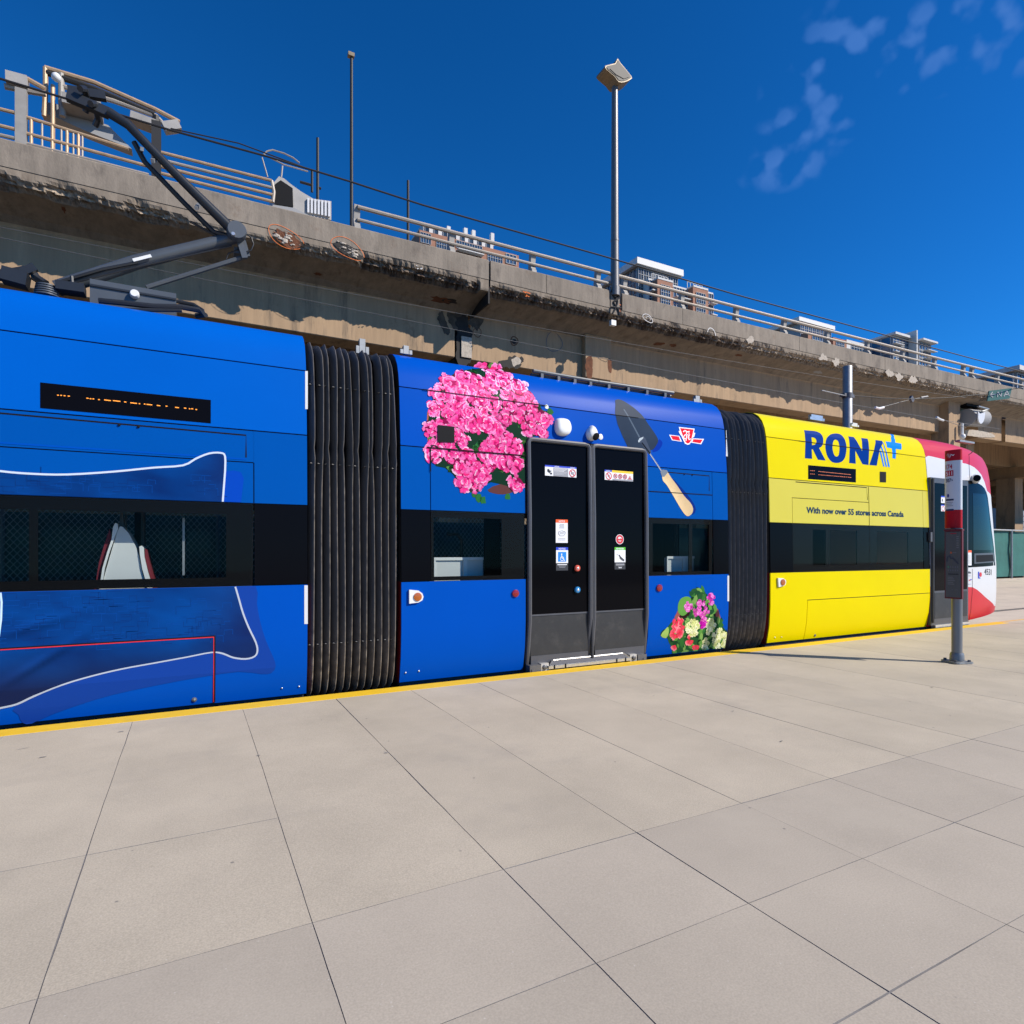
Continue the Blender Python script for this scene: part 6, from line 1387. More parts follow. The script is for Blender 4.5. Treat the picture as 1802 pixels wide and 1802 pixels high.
# street lamp bolted to the slab edge
XLm = ox(1080.5, 15.04)
LP = root('street_lamp', 'tall grey street lamp fixed to the edge of the elevated road', 'street lamp', (XLm, 15.1, 8.8))
def zl(v): return at(1078, v, 15.0)[1]
s = MB(); s.tube([(XLm, 15.0, zl(508)), (XLm, 15.0, zl(430)), (XLm, 15.0, zl(300)), (XLm, 15.0, zl(152))], [.135, .12, .11, .095], 14); obj('pole', s, 'lamp_pole', LP, True)
s = MB(); s.tube([(XLm, 15.0, zl(424)), (XLm, 15.0, zl(420))], .128, 14); obj('collar', s, 'lamp_pole', LP, True); s = MB(); s.tube([(XLm, 15.0, zl(520)), (XLm, 15.0, zl(505))], .155, 14); obj('collar', s, 'lamp_pole', LP, True)
s = MB(); s.box((XLm-.17, 14.985, 8.75+oz(XLm)), (XLm+.17, 15.058, 9.42+oz(XLm))); obj('base_bracket', s, 'concrete', LP)
hx, hz = XLm, zl(150)
HP = [(-.62, .28), (-.2, .52), (-.10, .72), (.02, .62), (.50, .34), (.48, .22), (.2, .02), (-.05, -.06), (-.22, .06), (-.55, .16)]
s = MB(); s.prism(smoothpoly(HP, 2), lambda p: (hx+p[0]*.88, 14.75, hz+p[1]*.9), lambda p: (hx+p[0]*.88, 15.2, hz+p[1]*.9)); obj('lamp_head', s, 'lamp_head', LP); s = MB(); s.prism([(p[0]*.9, .27+(p[1]-.27)*.86) for p in smoothpoly(HP, 2)], lambda p: (hx+p[0]*.88, 14.735, hz+p[1]*.9), lambda p: (hx+p[0]*.88, 14.7485, hz+p[1]*.9)); obj('lamp_shaded_front', s, 'lamp_shaded', LP)  # dark front sheet stands in for the head's shaded underside
s = MB(); s.prism([(-.45, .22), (-.18, .12), (.15, .10), (.38, .24), (-.02, .44)], lambda p: (hx+p[0]*.88, 14.72, hz+p[1]*.9), lambda p: (hx+p[0]*.88, 14.734, hz+p[1]*.9)); obj('lamp_lens', s, 'lamp_shaded', LP)
s = MB()
for P_ in ([(1080, 490), (1084, 500), (1091, 510), (1086, 525), (1080, 532), (1088, 545), (1090, 556)], [(1075, 505), (1079, 520), (1087, 530), (1082, 545), (1078, 552)], [(1076, 540), (1093, 542)], [(1092, 512), (1090, 524), (1082, 530)]): s.tube([at3(u, v, 14.96) for u, v in smoothpoly(P_, 3, False)], .022, 6)
obj('loose_cable', s, 'wire', LP, True)
s = MB(); a = at3(1080, 567, 15.0); s.box((a[0]-.1, 14.98, a[2]-.1), (a[0]+.08, 15.1, a[2]+.06)); obj('junction_box', s, 'white_plastic', LP)

# ------------------------------------------------------------------ overhead line
WR = 'wires of the overhead line'
def wire(pts, r, lb, m='wire'):
    s = MB(); s.tube(pts, r, 6); o = obj('overhead_wire', s, m, None, True, org=pts[0]); return tag(o, lb, 'wire', WR)
YC = 7.62
def sag(p, q, d, n=16): return [(p[0]+(q[0]-p[0])*i/n, p[1]+(q[1]-p[1])*i/n, p[2]+(q[2]-p[2])*i/n-d*4*(i/n)*(1-i/n)) for i in range(n+1)]
a, b_ = at3(300, 229, YC), at3(1802, 655, YC)
wire([(-8, YC, 6.2), (-4, YC, 6.15)]+[(a[0]+(b_[0]-a[0])*i/20, YC, at(px_of(a[0]+(b_[0]-a[0])*i/20, YC), interp([(300, 229), (480, 278), (618, 320), (760, 366), (900, 405), (1077, 455), (1300, 520), (1500, 574), (1700, 628), (1802, 655)], px_of(a[0]+(b_[0]-a[0])*i/20, YC)), YC)[1]) for i in range(21)]+[(60, YC, 6.3)], .011, 'thick black contact wire above the tram, highest wire against the sky')
wire([at3(300, 226, 7.75), at3(420, 252, 7.75), at3(545, 298, 7.75)], .007, 'short second strand just above the contact wire, over the left railing')
for (u0, v0, u1, v1, Y, lb, r) in ((-40, 410, 1760, 755, 12.4, 'lower of the two thin wires in front of the shaded girder', .006), (-40, 392, 1700, 700, 12.4, 'upper of the two thin wires in front of the shaded girder', .005)):
    p, q = at3(u0, v0, Y), at3(u1, v1, Y); wire(sag(p, q, .15), r, lb, 'wire_grey')
XP, YPl = 14.5, 9.4
CP = root('overhead_line_pole', 'short galvanised steel pole behind the yellow car holding the span wires', 'pole', (XP, YPl, -.2))
zt = at(1493, 645, YPl)[1]; s = MB(); s.tube([(XP, YPl, -.2), (XP, YPl, zt-.02), (XP, YPl, zt)], [.125, .11, .10], 16); obj('pole', s, 'galv', CP, True)
s = MB(); z0 = at(1493, 697, YPl)[1]; s.tube([(XP, YPl, z0-.06), (XP, YPl, z0+.06)], .125, 16); s.box((XP-.2, YPl-.06, z0-.04), (XP-.125, YPl+.06, z0+.04)); s.box((XP+.125, YPl-.06, z0-.04), (XP+.2, YPl+.06, z0+.04)); obj('clamp', s, 'cast', CP, True)
P1 = (XP, YPl, at(1500, 697, YPl)[1]); P2 = (19.5, 7.9, EYE+(HY-683)/FOC*(19.5*SY+7.9*CY)); P3 = tuple(P2[i]+(P2[i]-P1[i])*1.2 for i in range(3))
wire([P1]+[tuple(P1[i]+(P2[i]-P1[i])*t-(0, 0, .18*4*t*(1-t))[i] for i in range(3)) for t in (.2, .4, .6, .8)]+[P2, P3], .010, 'span wire from the steel pole to the green sign')
def pt_on(u, v, Y): return at3(u, v, Y)
wire([pt_on(1446, 687, 9.0), pt_on(1486, 696, 9.35)], .012, 'short pale wire stub left of the steel pole', 'galv')
wire([pt_on(1550, 717, 9), pt_on(1602, 703, 9), pt_on(1625, 699, 9)], .007, 'slanting thin wire right of the steel pole', 'wire_grey')
wire([pt_on(1658, 738, 9.4), pt_on(1700, 753, 9.4)], .007, 'thin wire in front of the light box', 'wire_grey')
s = MB()
for pts in ([(1540, 717), (1547, 719), (1555, 717)], [(1648, 734), (1654, 738), (1660, 740)]): s.tube([at3(u, v, 8.97 if pts[0][0] < 1600 else 9.37) for u, v in pts], .03, 8)
tag(obj('insulator', s, 'white_plastic', None, True, org=at3(1547, 719, 9)), 'pair of small white insulators on the thin wires', 'insulator')
s = MB(); s.bar(at3(1602, 699, 9), at3(1606, 706, 9), .06, .12); s.tube([at3(1620, 700, 9), at3(1632, 698, 9)], .03, 6); tag(obj('wire_clamp', s, 'cast', None, org=at3(1604, 703, 9)), 'small dark clamp on the span wire', 'clamp')
# green sign on the span wire
SG = root('direction_sign', 'small green sign with white arrow and letters hanging on the span wire', 'sign', P2)
def on_span(u, v):
    d = (P2[0]-P1[0], P2[1]-P1[1]); th = YAW+math.atan((u-CX)/FOC); tx_, ty_ = math.sin(th), math.cos(th)
    k = (P1[0]*ty_-P1[1]*tx_)/(d[1]*tx_-d[0]*ty_); X, Y = P1[0]+d[0]*k, P1[1]+d[1]*k; return (X, Y-.02, EYE+(HY-v)/FOC*(X*SY+Y*CY))
q = [on_span(u, v) for u, v in ((1736, 706), (1775, 701.5), (1779.5, 683), (1739.5, 688))]
nrm = Vector((-(P2[1]-P1[1]), P2[0]-P1[0], 0)).normalized(); nrm = nrm if nrm.dot(Vector((-.9, -.4, 0))) > 0 else -nrm
s = MB(); vs = [Vector(p) for p in q]+[Vector(p)-nrm*.03 for p in q]; s.add(vs, [(0, 1, 2, 3), (7, 6, 5, 4), (0, 4, 5, 1), (1, 5, 6, 2), (2, 6, 7, 3), (3, 7, 4, 0)]); obj('sign_plate', s, 'sign_green', SG)
s = MB()
for pts in ([(1751, 694), (1740.5, 695.5)], [(1745, 690), (1740.5, 695.5), (1745.5, 699.5)], [(1753.5, 699), (1754, 690), (1760, 698), (1761, 689)], [(1764.5, 698), (1770, 687.5), (1774, 697)], [(1766, 695), (1773, 694)]):
    for p, r_ in zip(pts, pts[1:]): s.bar(Vector(on_span(*p))+nrm*.004, Vector(on_span(*r_))+nrm*.004, .006, .026)
obj('lettering', s, 'mullion', SG)
# light box under the girder
LB_ = root('light_box', 'grey cylinder with a white pointed reflector hanging under the overpass right of the steel pole', 'light', at3(1715, 735, 15.6))
s = MB(); a, b_ = at3(1700, 735, 15.7), at3(1728, 737, 15.7); s.tube([a, b_], .42, 20); obj('cylinder', s, 'grey_block', LB_, True)
s = MB(); s.prism([at(u, v, 15.2) for u, v in ((1721.5, 724), (1725, 728), (1734, 725), (1732.5, 737), (1730, 743), (1726.5, 746), (1723, 743), (1721.5, 736))], lambda p: (p[0], 15.2, p[1]), lambda p: (p[0], 15.26, p[1])); obj('reflector', s, 'white', LB_)
s = MB(); s.bar(at3(1721, 715, 15.2), at3(1739, 720, 15.2), .1, .05); s.tube([at3(1728, 724, 15.2), at3(1738, 721, 15.2)], .04, 6); obj('hanger', s, 'galv', LB_)
s = MB(); s.tube([at3(1693, 745, 15.6), at3(1693, 765, 15.6)], .07, 8); s.ball(at3(1693.5, 768, 15.5), .14, 12); obj('globe_lamp', s, 'white_plastic', LB_, True)
s = MB(); s.box((at(1722, 715, 15.6)[0]-.9, 15.7, at(1722, 716, 15.6)[1]), (at(1727, 715, 15.6)[0]+.2, 16.2, at(1722, 700, 15.6)[1])); obj('mounting', s, 'black_matt', LB_)
# ------------------------------------------------------------------ fences
YFc = 9.75
CF = root('chain_link_fence', 'chain link fence with dark green fabric seen through the tram windows', 'fence', (3, YFc, -.25))
s = MB(); x0, x1, z0, z1, p = -7.0, 9.0, .9, 2.13, .075
n = int((x1-x0+z1-z0)/p)
for i in range(n):
    for sg in (1, -1):
        c = x0+i*p-(z1-z0)*.5 if True else 0; a = [c, z0]; b_ = [c+(z1-z0)*.8, z1]
        if sg < 0: a, b_ = [c, z1], [c+(z1-z0)*.8, z0]
        if a[0] < x0 or b_[0] > x1: continue
        s.bar((a[0], YFc-.02-.004*sg, a[1]), (b_[0], YFc-.02-.004*sg, b_[1]), .0062, .0062)
obj('wire_mesh', s, 'mesh_wire', CF, kind='stuff')
s = MB(); nx = 120
for i in range(nx+1):
    x = x0+(x1+6-x0)*i/nx
    for z in (-.2, .6, 1.2, 1.95): s.v.append((x, YFc+.03+.015*math.sin(x*5+z*3)+.01*math.sin(x*13), z))
for i in range(nx):
    for j in range(3): s.f.append([i*4+j, (i+1)*4+j, (i+1)*4+j+1, i*4+j+1]); s.m.append(0); s.c.append(None)
obj('screen_fabric', s, 'fabric_green', CF, fixn=False)
s = MB(); s.tube([(x0, YFc, 2.14), (x1+6, YFc, 2.14)], .024, 8); obj('top_rail', s, 'galv', CF, True)
for x in [x0+2.45*i for i in range(9)]:
    s = MB(); s.tube([(x, YFc, -.25), (x, YFc, 2.2)], .03, 8); obj('fence_post', s, 'galv', CF, True)
s = MB(); s.box((-60, 43, -.42), (62, 43.6, 8.4))
tag(obj('sky_block_wall', s, 'concrete_girder', None, org=(0, 43, 0)), 'added concrete wall hiding the bright sky beyond the overpass', 'wall')  # wall added to block horizon sky behind the tram windows
# hoarding beyond the nose
YH = 17.6
HF = root('hoarding_fence', 'screened construction fence with green fabric panels at the right edge', 'fence', (40, YH, 0))
hx0 = at(1690, 960, YH)[0]; zb, zt = at(1775, 1016, YH)[1], at(1775, 934, YH)[1]
bx = [at(1776.5, 960, YH)[0]+4.6*i for i in range(-3, 8)]
for a, b_ in zip(bx, bx[1:]):
    s = MB(); nn_ = 14
    for i in range(nn_+1):
        x = a+.06+(b_-a-.12)*i/nn_
        for j in range(6): z = zb+.05+(zt-zb-.1)*j/5; s.v.append((x, YH+.06*noise.noise(Vector((x*1.3, z*1.1, 2)))+.04*noise.noise(Vector((x*4, z*3, 5))), z))
    for i in range(nn_):
        for j in range(5): s.f.append([i*6+j, (i+1)*6+j, (i+1)*6+j+1, i*6+j+1]); s.m.append(0); s.c.append(None)
    obj('fabric_panel', s, 'hoarding', HF, True, fixn=False)
for x in bx:
    s = MB(); s.tube([(x, YH-.1, zb-.1), (x, YH-.1, zt+.05)], .06, 8); obj('fence_post', s, 'galv', HF, True)
s = MB(); s.tube([(bx[0], YH-.1, zt+.02), (bx[-1], YH-.1, zt+.02)], .05, 8); obj('top_rail', s, 'galv', HF, True)
s = MB(); s.box((bx[0], YH-.5, -.41), (bx[-1], YH+.4, zb-.06)); obj('footing', s, 'apron', HF)
# dark steel mesh screen in the shade behind it
YS2 = 24
MS = root('mesh_screen', 'dark steel mesh screen in the shade under the overpass at the right edge', 'screen', at3(1800, 930, YS2))
for i in range(14): s = MB(); x = at(1776, 900, YS2)[0]+.55*i; s.bar((x, YS2, 1), (x, YS2, at(1776, 897, YS2)[1]), .05, .05); obj('upright', s, 'wire_grey', MS)
for i in range(6): s = MB(); z = at(1776, 897, YS2)[1]-.45*i; s.bar((at(1776, 900, YS2)[0], YS2-.04, z), (at(1776, 900, YS2)[0]+8, YS2-.04, z), .05, .05); obj('cross_bar', s, 'wire_grey', MS)

# ------------------------------------------------------------------ far buildings
def bld(name, lb, Y, cat='building'):
    return root(name, lb, cat, (0, Y, 0))
def bbox(par, u0, u1, v, Y, depth, m, nm, zb=None, vb=None, du=None):
    """block whose front top-left corner stands at photo (u0,v) on plane Y and reaches right to column u1"""
    X0, zt = at(u0, v, Y); X1 = at(u1, v, Y)[0]; z0 = zb if zb is not None else (at(u0, vb, Y)[1] if vb else -.4)
    s = MB(); s.box((X0, Y, z0), (X1, Y+depth, zt)); return obj(nm, s, m, par), X0, X1, zt
def win(par, x0, x1, z0, z1, Y, nx, nz, m='window_blue', fm='mullion', t=None):
    """window of nx by nz panes: frame bars proud of a recessed pane"""
    t = min(t or 9, (x1-x0)/nx*.11); s = MB()
    for i in range(nx+1): x = x0+(x1-x0)*i/nx; s.box((x-t/2, Y-.22, z0), (x+t/2, Y-.02, z1))
    for j in range(nz+1): z = z0+(z1-z0)*j/nz; s.box((x0, Y-.20, z-t/2), (x1, Y-.03, z+t/2))
    w_ = obj('window', s, fm, par); s = MB(); s.add([(x0, Y-.05, z0), (x1, Y-.05, z0), (x1, Y-.05, z1), (x0, Y-.05, z1)], [(0, 1, 2, 3)]); obj('pane', s, m, w_, fixn=False); return w_
def bays(par, spec, v_at, Y, floors, fh, nz=2, zskip=0):
    """spec: list of (u0,u1,kind); v_at(u0) gives the top row"""
    for u0, u1, kind, dv, nx in spec:
        X0, zt = at(u0, v_at(u0)+dv, Y); X1 = at(u1, v_at(u0), Y)[0]
        for k in range(floors):
            a, b_ = zt-fh*(k+1)+fh*.16, zt-fh*k-fh*.04
            if kind == 'w': win(par, X0, X1, a, b_, Y, nx, nz)
            elif kind == 'd': win(par, X0, X1, a, b_, Y, nx, nz, 'window_dark')
            elif kind == 'b':
                win(par, X0, X1, a+fh*.2, b_, Y+.0, nx, nz); s = MB(); s.box((X0, Y-1.6, a-.25), (X1, Y-.0, a+.0)); sl_ = obj('balcony_slab', s, 'pale_block', par)
                s = MB(); s.add([(X0, Y-1.58, a), (X1, Y-1.58, a), (X1, Y-1.58, a+1.1), (X0, Y-1.58, a+1.1)], [(0, 1, 2, 3)]); obj('balcony_rail', s, 'balcony_glass', sl_, fixn=False)
# brick block left of the lamp
Y1 = 150; B1 = bld('apartment_block', 'brick and glass apartment block with white penthouse, leftmost beyond the road', Y1)
v1 = lambda u: 404+.245*(u-738)
bbox(B1, 738, 913, 404, Y1, 18, 'brick', 'wall')
o_, x0_, x1_, zt_ = bbox(B1, 745, 868, 391, Y1+1, 12, 'pale_block', 'penthouse', vb=412)
for i in range(8): win(B1, x0_+(x1_-x0_)*(i+.15)/8, x0_+(x1_-x0_)*(i+.6)/8, zt_-2.6, zt_-1.1, Y1+1, 1, 1, 'window_dark', 'grey_block')
for u, v in ((790, 398), (820, 401), (834, 405), (867, 410)): a = at(u, v, Y1+4); s = MB(); s.box((a[0]-.5, Y1+4, a[1]-3.5), (a[0]+.5, Y1+5, a[1])); obj('roof_vent', s, 'pale_block', B1)
bays(B1, [(740, 758, 'w', 3, 4), (768, 789, 'w', 8, 5), (803, 848, 'b', 2, 10), (858, 884, 'w', 9, 6), (890, 908, 'w', 4, 3)], v1, Y1, 9, 3.3)
# tower with the tilted white roof
Y2 = 120; B2 = bld('glass_tower', 'tower with projecting white flat roof and brick lower wings, right of the lamp pole', Y2)
o_, xa, xb, zt_ = bbox(B2, 1122.5, 1192, 458, Y2+1.2, 26, 'grey_block', 'wall')
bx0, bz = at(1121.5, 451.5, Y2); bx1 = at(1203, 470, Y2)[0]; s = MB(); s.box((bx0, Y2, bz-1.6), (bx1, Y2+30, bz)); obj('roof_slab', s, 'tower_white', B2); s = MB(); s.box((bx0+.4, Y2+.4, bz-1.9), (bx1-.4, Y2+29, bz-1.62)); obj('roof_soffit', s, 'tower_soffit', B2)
fh = 3.3
for k in range(5):
    zt2 = bz-2.0-k*fh*1.0; n_ = 8
    for i in range(n_): win(B2, xa+(xb-xa)*i/n_+.1, xa+(xb-xa)*(i+1)/n_-.1, zt2-fh+.25, zt2-.1, Y2+1.2, 2, 2, 'window_dark' if k < 2 else 'window_blue', t=.22)
for k in range(5):                             # side face
    for i in range(5):
        zt2 = bz-2.0-k*fh; ya, yb = Y2+1.6+i*4.2, Y2+5.4+i*4.2; s = MB()
        for j in range(4): y = ya+(yb-ya)*j/3; s.box((xa-.2, y-.1, zt2-fh+.3), (xa-.02, y+.1, zt2-.1))
        w_ = obj('window', s, 'mullion', B2); s = MB(); s.add([(xa-.05, ya, zt2-fh+.3), (xa-.05, yb, zt2-fh+.3), (xa-.05, yb, zt2-.1), (xa-.05, ya, zt2-.1)], [(0, 1, 2, 3)]); obj('pane', s, 'window_dark', w_, fixn=False)
for (u0, u1, v) in ((1157, 1184, 490.5), (1219.5, 1246, 504.5)):
    o_, x0_, x1_, zt_ = bbox(B2, u0, u1, v, Y2-3, 8.9, 'brick', 'brick_wing'); wd_ = x1_-x0_
    for k in range(8): win(B2, x0_+wd_*.2, x1_-wd_*.2, zt_-1.2-3.1*(k+1)+.35, zt_-1.2-3.1*k, Y2-3, 4, 3, t=.16)
    s = MB(); s.box((x0_+.1, Y2-3.1, zt_+.02), (x1_, Y2+5, zt_+.5)); obj('coping', s, 'pale_block', B2)
    s = MB()
    for i in range(6): x = x0_+wd_*i/5; s.box((x-.08, Y2-1, zt_+.5), (x+.08, Y2-.9, zt_+2.2))
    s.box((x0_, Y2-1, zt_+2.1), (x1_, Y2-.9, zt_+2.25)); obj('roof_railing', s, 'mullion', B2)
for (u0, u1, v, mm) in ((1141, 1157, 489, 'b'), (1184, 1219, 501, 'b'), (1246, 1255, 513, 'b')):
    o_, x0_, x1_, zt_ = bbox(B2, u0, u1, v, Y2-1, 6.9, 'pale_block', 'wall')
    for k in range(7): win(B2, x0_+.1, x1_-.1, zt_-.5-3.1*(k+1)+.4, zt_-.5-3.1*k, Y2-1, max(2, int((u1-u0)/5)), 2, t=.16)
    for k in range(5): s = MB(); s.box((x0_, Y2-2.6, zt_-3.6-3.1*k), (x1_, Y2-1.3, zt_-3.35-3.1*k)); obj('balcony_slab', s, 'pale_block', B2)
# smaller twin tower
Y3 = 150; B3 = bld('glass_tower', 'smaller distant tower with flat white roof over a glazed top, second from the right', Y3)
o_, xa, xb, zt_ = bbox(B3, 1408, 1462, 560, Y3+1.2, 26, 'grey_block', 'wall')
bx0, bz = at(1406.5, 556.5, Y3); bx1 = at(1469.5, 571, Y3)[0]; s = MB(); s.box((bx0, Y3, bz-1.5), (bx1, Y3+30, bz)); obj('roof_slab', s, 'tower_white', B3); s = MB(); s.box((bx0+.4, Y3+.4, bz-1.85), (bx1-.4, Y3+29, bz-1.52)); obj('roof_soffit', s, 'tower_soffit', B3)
for k in range(4):
    for i in range(8): zt2 = bz-2.2-k*fh; win(B3, xa+(xb-xa)*i/8+.1, xa+(xb-xa)*(i+1)/8-.1, zt2-fh+.3, zt2-.1, Y3+1.2, 2, 2, 'window_dark' if k % 2 else 'window_blue', t=.25)
for u0, u1, v, m in ((1422, 1457, 584, 'brick'), (1466, 1490, 593, 'brick'), (1490, 1528, 597, 'pale_block')):
    o_, x0_, x1_, zt_ = bbox(B3, u0, u1, v, Y3-2, 7.9, m, 'brick_wing' if m == 'brick' else 'wall')
    for k in range(6): win(B3, x0_+(x1_-x0_)*.2, x1_-(x1_-x0_)*.2, zt_-1.0-3.2*(k+1)+.4, zt_-1.0-3.2*k, Y3-2, 5, 2, t=.2)
# blue glass block with a fin wall
Y4 = 140; B4 = bld('glass_block', 'blue glass apartment block with a tall pale fin wall beyond the railing', Y4)
o_, xa, xb, zt_ = bbox(B4, 1571, 1599, 589, Y4, 24, 'grey_block', 'wall')
s = MB(); s.box((xa-.8, Y4-1.6, zt_-.2), (xb+.2, Y4+25, zt_+.7)); obj('roof_slab', s, 'pale_block', B4)
for k in range(6):
    win(B4, xa+.2, xb-.2, zt_-.6-3.2*(k+1)+.4, zt_-.6-3.2*k, Y4, 5, 2, 'window_blue', t=.2); s = MB(); s.box((xa-.6, Y4-1.5, zt_-3.7-3.2*k), (xa+(xb-xa)*.5, Y4-.25, zt_-3.45-3.2*k)); obj('balcony_slab', s, 'pale_block', B4)
    s = MB()
    for i in range(6): s.box((xa-.2, Y4+.6+3.8*i, zt_-.6-3.2*(k+1)+.4), (xa-.02, Y4+.9+3.8*i, zt_-.6-3.2*k))
    w_ = obj('window', s, 'mullion', B4); s = MB(); s.add([(xa-.06, Y4+.4, zt_-.6-3.2*(k+1)+.4), (xa-.06, Y4+23, zt_-.6-3.2*(k+1)+.4), (xa-.06, Y4+23, zt_-.6-3.2*k), (xa-.06, Y4+.4, zt_-.6-3.2*k)], [(0, 1, 2, 3)]); obj('pane', s, 'window_blue', w_, fixn=False)
s = MB(); a = at(1590, 588, Y4-1); p = [at(1600, 592, Y4-3), at(1614, 581.5, Y4-3), at(1613.5, 660, Y4-3), at(1606, 660, Y4-3)]; x_ = p[1][0]; s.box((x_-.7, Y4-3.2, 0), (x_, Y4+14, p[1][1])); obj('fin_wall', s, 'pale_block', B4)
o_, xa, xb, zt_ = bbox(B4, 1616, 1638, 600, Y4-1, 18, 'grey_block', 'wall'); s = MB(); s.box((xa, Y4-3, zt_), (xb+1.5, Y4+17, zt_+.7)); obj('roof_slab', s, 'pale_block', B4)
for k in range(6):
    win(B4, xa+.2, xb-.4, zt_-.4-3.2*(k+1)+.4, zt_-.4-3.2*k, Y4-1, 4, 2, 'window_blue', t=.2); s = MB(); s.box((xa+(xb-xa)*.4, Y4-3, zt_-3.5-3.2*k), (xb+1.2, Y4-1.25, zt_-3.25-3.2*k)); obj('balcony_slab', s, 'pale_block', B4)
# dark glazed hall at the right edge
Y5 = 60; B5 = bld('glass_hall', 'long dark blue glazed building with flat grey roof at the right edge of the view', Y5)
xa, zt_ = at(1787, 646, Y5); s = MB(); s.box((xa, Y5, -.4), (xa+34, Y5+70, zt_-.9)); obj('wall', s, 'grey_block', B5); s = MB(); s.box((xa-1.2, Y5-1.2, zt_-.9), (xa+36, Y5+72, zt_)); obj('roof_slab', s, 'pale_block', B5)
for i in range(14):
    for k in range(4):
        y = Y5+.3+i*5; z1_ = zt_-1.2-3.6*k; s = MB(); s.box((xa-.3, y-.12, z1_-3.4), (xa-.02, y+.12, z1_)); s.box((xa-.25, y+.12, z1_-3.4), (xa-.02, y+4.7, z1_-3.2)); w_ = obj('window', s, 'mullion', B5); s = MB(); s.add([(xa-.06, y+.12, z1_-3.2), (xa-.06, y+4.7, z1_-3.2), (xa-.06, y+4.7, z1_), (xa-.06, y+.12, z1_)], [(0, 1, 2, 3)]); obj('pane', s, 'window_blue', w_, fixn=False)
for i in range(8):
    for k in range(4): win(B5, xa+.3+4*i, xa+4.1+4*i, zt_-1.2-3.6*k-3.3, zt_-1.2-3.6*k, Y5, 2, 1, 'window_blue', t=.2)
# sunlit block seen low down between nose and pier
Y6 = 70; B6_ = bld('apartment_block', 'pale sunlit block with white balconies glimpsed between the tram nose and the dark pier', Y6)
x0_, x1_ = at(1735, 900, Y6)[0], at(1761, 900, Y6)[0]
s = MB(); s.box((x0_, Y6, -.4), (x1_, Y6+14, 9.5)); obj('wall', s, 'grey_block', B6_)
for k in range(4): win(B6_, x0_+.2, x1_-.2, .6+2.3*k, 2.1+2.3*k, Y6, 8, 1, 'window_blue', t=.15); s = MB(); s.box((x0_, Y6-1.4, .1+2.3*k), (x1_, Y6-.22, .5+2.3*k)); obj('balcony_slab', s, 'tower_white', B6_)

# ------------------------------------------------------------------ tram stop sign
SX_, SY_ = ground(1684, 1166)
SP = root('stop_sign', 'red and white tram stop sign on a grey steel post before the front door', 'stop sign', (SX_, SY_, 0))
s = MB(); s.tube([(SX_, SY_, .02), (SX_, SY_, 1.75)], .060, 20); obj('post', s, 'post_metal', SP, True)
s = MB(); s.tube([(SX_, SY_, .028), (SX_, SY_, .10), (SX_, SY_, .13)], [.082, .08, .07], 20); obj('collar', s, 'post_metal', SP, True)
bp = []
for i in range(4):
    a = R(20+90*i); bp.append((.15*math.cos(a), .15*math.sin(a)))
s = MB(); s.prism(smoothpoly([(.17*math.cos(R(25+45*i))*(1 if i % 2 == 0 else .72), .17*math.sin(R(25+45*i))*(1 if i % 2 == 0 else .72)) for i in range(8)], 3), lambda p: (SX_+p[0], SY_+p[1], .002), lambda p: (SX_+p[0], SY_+p[1], .026)); obj('base_plate', s, 'galv', SP)
for x, y in bp:
    s = MB(); s.disc((SX_+x*.85, SY_+y*.85, .026), (0, 0, 1), .02, .022, 6); obj('bolt', s, 'cast', SP)
# flag: lens-shaped column, long axis across the tram's direction
zs_ = [at(1677, v, SY_)[1] for v in (791, 810, 897, 929)]
fy, fx = .098, .052; cxf, cyf = SX_-.02, SY_+.03
def lens(t): return cxf+fx*math.cos(t)*abs(math.cos(t))**-.2 if abs(math.cos(t)) > 1e-3 else cxf, cyf+fy*math.sin(t)
FL = MB(); n = 40
for z in zs_[::-1]:
    for i in range(n): t = 2*PI*i/n; x_, y_ = lens(t); FL.v.append((x_, y_, z))
for j in range(3):
    for i in range(n): FL.f.append([j*n+i, j*n+(i+1) % n, (j+1)*n+(i+1) % n, (j+1)*n+i]); FL.m.append(0 if j != 1 else 1); FL.c.append(None)
FL.f += [list(range(n))[::-1], [3*n+i for i in range(n)]]; FL.m += [0, 0]; FL.c += [None, None]
fo = obj('flag_panel', FL, ['sign_red', 'sign_white'], SP, True)
def lens_x(y):
    q = max(-1, min(1, (y-cyf)/fy)); c = math.sqrt(1-q*q); return cxf-fx*(c**.8 if c > 0 else 0)
def flagprint(name, polys, m='decal', lift=.0015):
    """print wrapped on the face towards the station; polys in (s across left->right -1..1, z)"""
    mb = MB()
    for k, (P_, c) in enumerate(polys):
        bm = bmesh.new()
        if isinstance(P_, tuple): vs = [bm.verts.new((p[0], p[1], 0)) for p in P_[1]]; fs = P_[2]
        else: vs = [bm.verts.new((p[0], p[1], 0)) for p in P_]; fs = [tuple(t) for t in tessellate_polygon([[Vector((p[0], p[1], 0)) for p in P_]])]
        for f_ in fs:
            try: bm.faces.new([vs[i] for i in f_])
            except ValueError: pass
        for i in range(-9, 10): bmesh.ops.bisect_plane(bm, geom=bm.verts[:]+bm.edges[:]+bm.faces[:], plane_co=(i/10, 0, 0), plane_no=(1, 0, 0))
        bm.verts.index_update(); o_ = [(lens_x(cyf-v.co.x*fy*.985)-lift-.0003*k, cyf-v.co.x*fy*.985, v.co.y) for v in bm.verts]
        mb.add(o_, [tuple(v.index for v in f_.verts) for f_ in bm.faces], 0, c); bm.free()
    return obj(name, mb, m, fo)
def sq(s0, s1, v0, v1): z0, z1 = at(1677, v1, SY_)[1], at(1677, v0, SY_)[1]; return [(s0, z0), (s1, z0), (s1, z1), (s0, z1)]
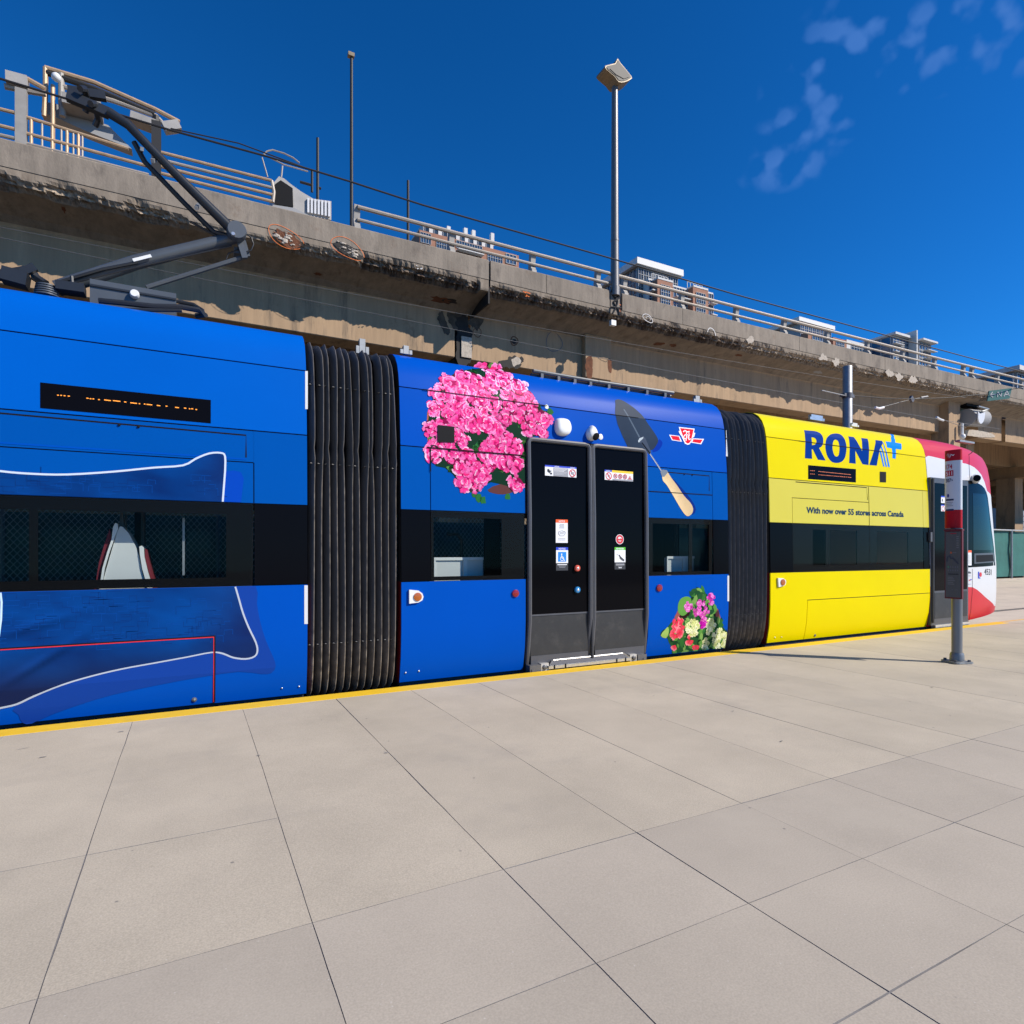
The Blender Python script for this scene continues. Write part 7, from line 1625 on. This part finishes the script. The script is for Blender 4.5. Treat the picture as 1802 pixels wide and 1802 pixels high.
def word(str_, s0, s1, v0, v1, bold=.02):
    vs, fs, tw, th_ = text2d(str_, bold); z0, z1 = at(1677, v1, SY_)[1], at(1677, v0, SY_)[1]; return ('w', [(s0+(s1-s0)*x/tw, z0+(z1-z0)*y/.72) for x, y in vs], fs)
NB = lin((30, 34, 70))
flagprint('route_numbers', [(word('174', -.75, .12, 816, 824), lin((190, 20, 40))), (sq(-.8, .25, 827, 837), lin((190, 16, 34))), (word('511', -.7, .10, 828.5, 835.5), (.8, .8, .8)), (word('307', -.75, -.02, 841, 847.5), NB), ([(.02, at(1677, 842, SY_)[1]), (.2, at(1677, 845, SY_)[1]), (.06, at(1677, 846, SY_)[1])], NB)])
flagprint('small_print', [([(-.42+.14*math.cos(q*.52), at(1677, 871.5, SY_)[1]+.025*math.sin(q*.52)) for q in range(12)], lin((20, 40, 130))), (sq(-.7, .28, 877.5, 880.5), NB), (sq(-.7, .2, 883, 884), GY), (sq(-.7, .1, 886, 887), GY), (sq(-.7, .22, 889, 890), GY), (sq(-.7, .28, 895.5, 898.5)[0:4], NB)])
def script_(pts): return ribbon([(a, at(1677, v, SY_)[1]) for a, v in pts], .012)
flagprint('script_emblem', [(script_([(-.6, 800), (-.5, 797), (-.42, 803), (-.3, 797), (-.25, 804), (-.1, 798)]), (.75, .7, .7)), (script_([(-.15, 803), (.0, 799), (.2, 801), (.35, 799.5)]), (.75, .7, .7)), (script_([(-.3, 796), (-.28, 806)]), (.75, .7, .7))])
# timetable panel below
zp0, zp1 = at(1684, 1053, SY_)[1], at(1684, 932, SY_)[1]
py0, py1 = SY_-.115, SY_+.085; pxx = SX_-.12
s = MB(); s.box((pxx, py0, zp0), (pxx+.035, py1, zp1)); o = obj('timetable_panel', s, 'frame_red', SP)
s = MB(); s.box((pxx-.006, py0+.013, zp0+.02), (pxx-.001, py1-.013, zp1-.03)); obj('timetable_sheet', s, 'panel_grey', o)
s = MB(); s.box((pxx-.012, py0-.004, zp1-.02), (pxx+.045, py1+.004, zp1+.004)); obj('panel_cap', s, 'frame_red', o)
mb = MB(); r = random.Random(2)
def pq(a, b_, v0, v1, c): y0, y1 = py1-.02-(py1-py0-.04)*a, py1-.02-(py1-py0-.04)*b_; z0, z1 = at(1684, v1, SY_)[1], at(1684, v0, SY_)[1]; x = pxx-.0075; mb.add([(x, y0, z0), (x, y1, z0), (x, y1, z1), (x, y0, z1)], [(0, 1, 2, 3)], 0, c)
pq(.3, .75, 938.5, 940, lin((170, 30, 40)))
for i in range(7): pq(.75, .92, 944+3.2*i, 945+3.2*i, (.2, .2, .2))
pq(.3, .42, 971, 974, lin((190, 90, 40))); pq(.45, .75, 972, 973, (.15, .15, .15))
for i in range(5): pq(.12+.17*i, .2+.17*i, 996, 999, lin((60, 140, 90)) if i == 0 else (.12, .12, .13)); pq(.12+.17*i, .2+.17*i, 1002, 1005, (.12, .12, .13))
pq(.15, .9, 1009, 1011, (.02, .02, .02))
for i in range(5): pq(.12, .5+.08*(i % 3), 1015+3*i, 1015.8+3*i, (.2, .2, .2))
pq(.4, .52, 1036, 1038, (.1, .1, .1)); pq(.62, .85, 1036, 1038, (.1, .1, .1))
pts = [(.05, 988), (.12, 980), (.25, 978), (.35, 983), (.5, 982), (.7, 987), (.9, 992)]
P_ = ribbon([(py1-.02-(py1-py0-.04)*a, at(1684, v, SY_)[1]) for a, v in pts], .02); tr = tessellate_polygon([[Vector((p[0], p[1], 0)) for p in P_]]); mb.add([(pxx-.0078, p[0], p[1]) for p in P_], [tuple(t) for t in tr], 0, (.04, .045, .06))
obj('timetable_print', mb, 'decal', o)
s = MB()
for z in (zp0+.15, zp1-.15): s.box((pxx+.035, SY_-.03, z-.02), (SX_-.05, SY_+.03, z+.02))
s.box((SX_-.03, SY_-.03, 1.7), (SX_+.03, SY_+.06, zs_[3]+.3)); obj('bracket', s, 'post_metal', SP)

# ------------------------------------------------------------------ tidy: scene-wide settings
SC.render.engine = 'CYCLES'; SC.cycles.max_bounces = 8; SC.cycles.transparent_max_bounces = 12; SC.cycles.use_denoising = True
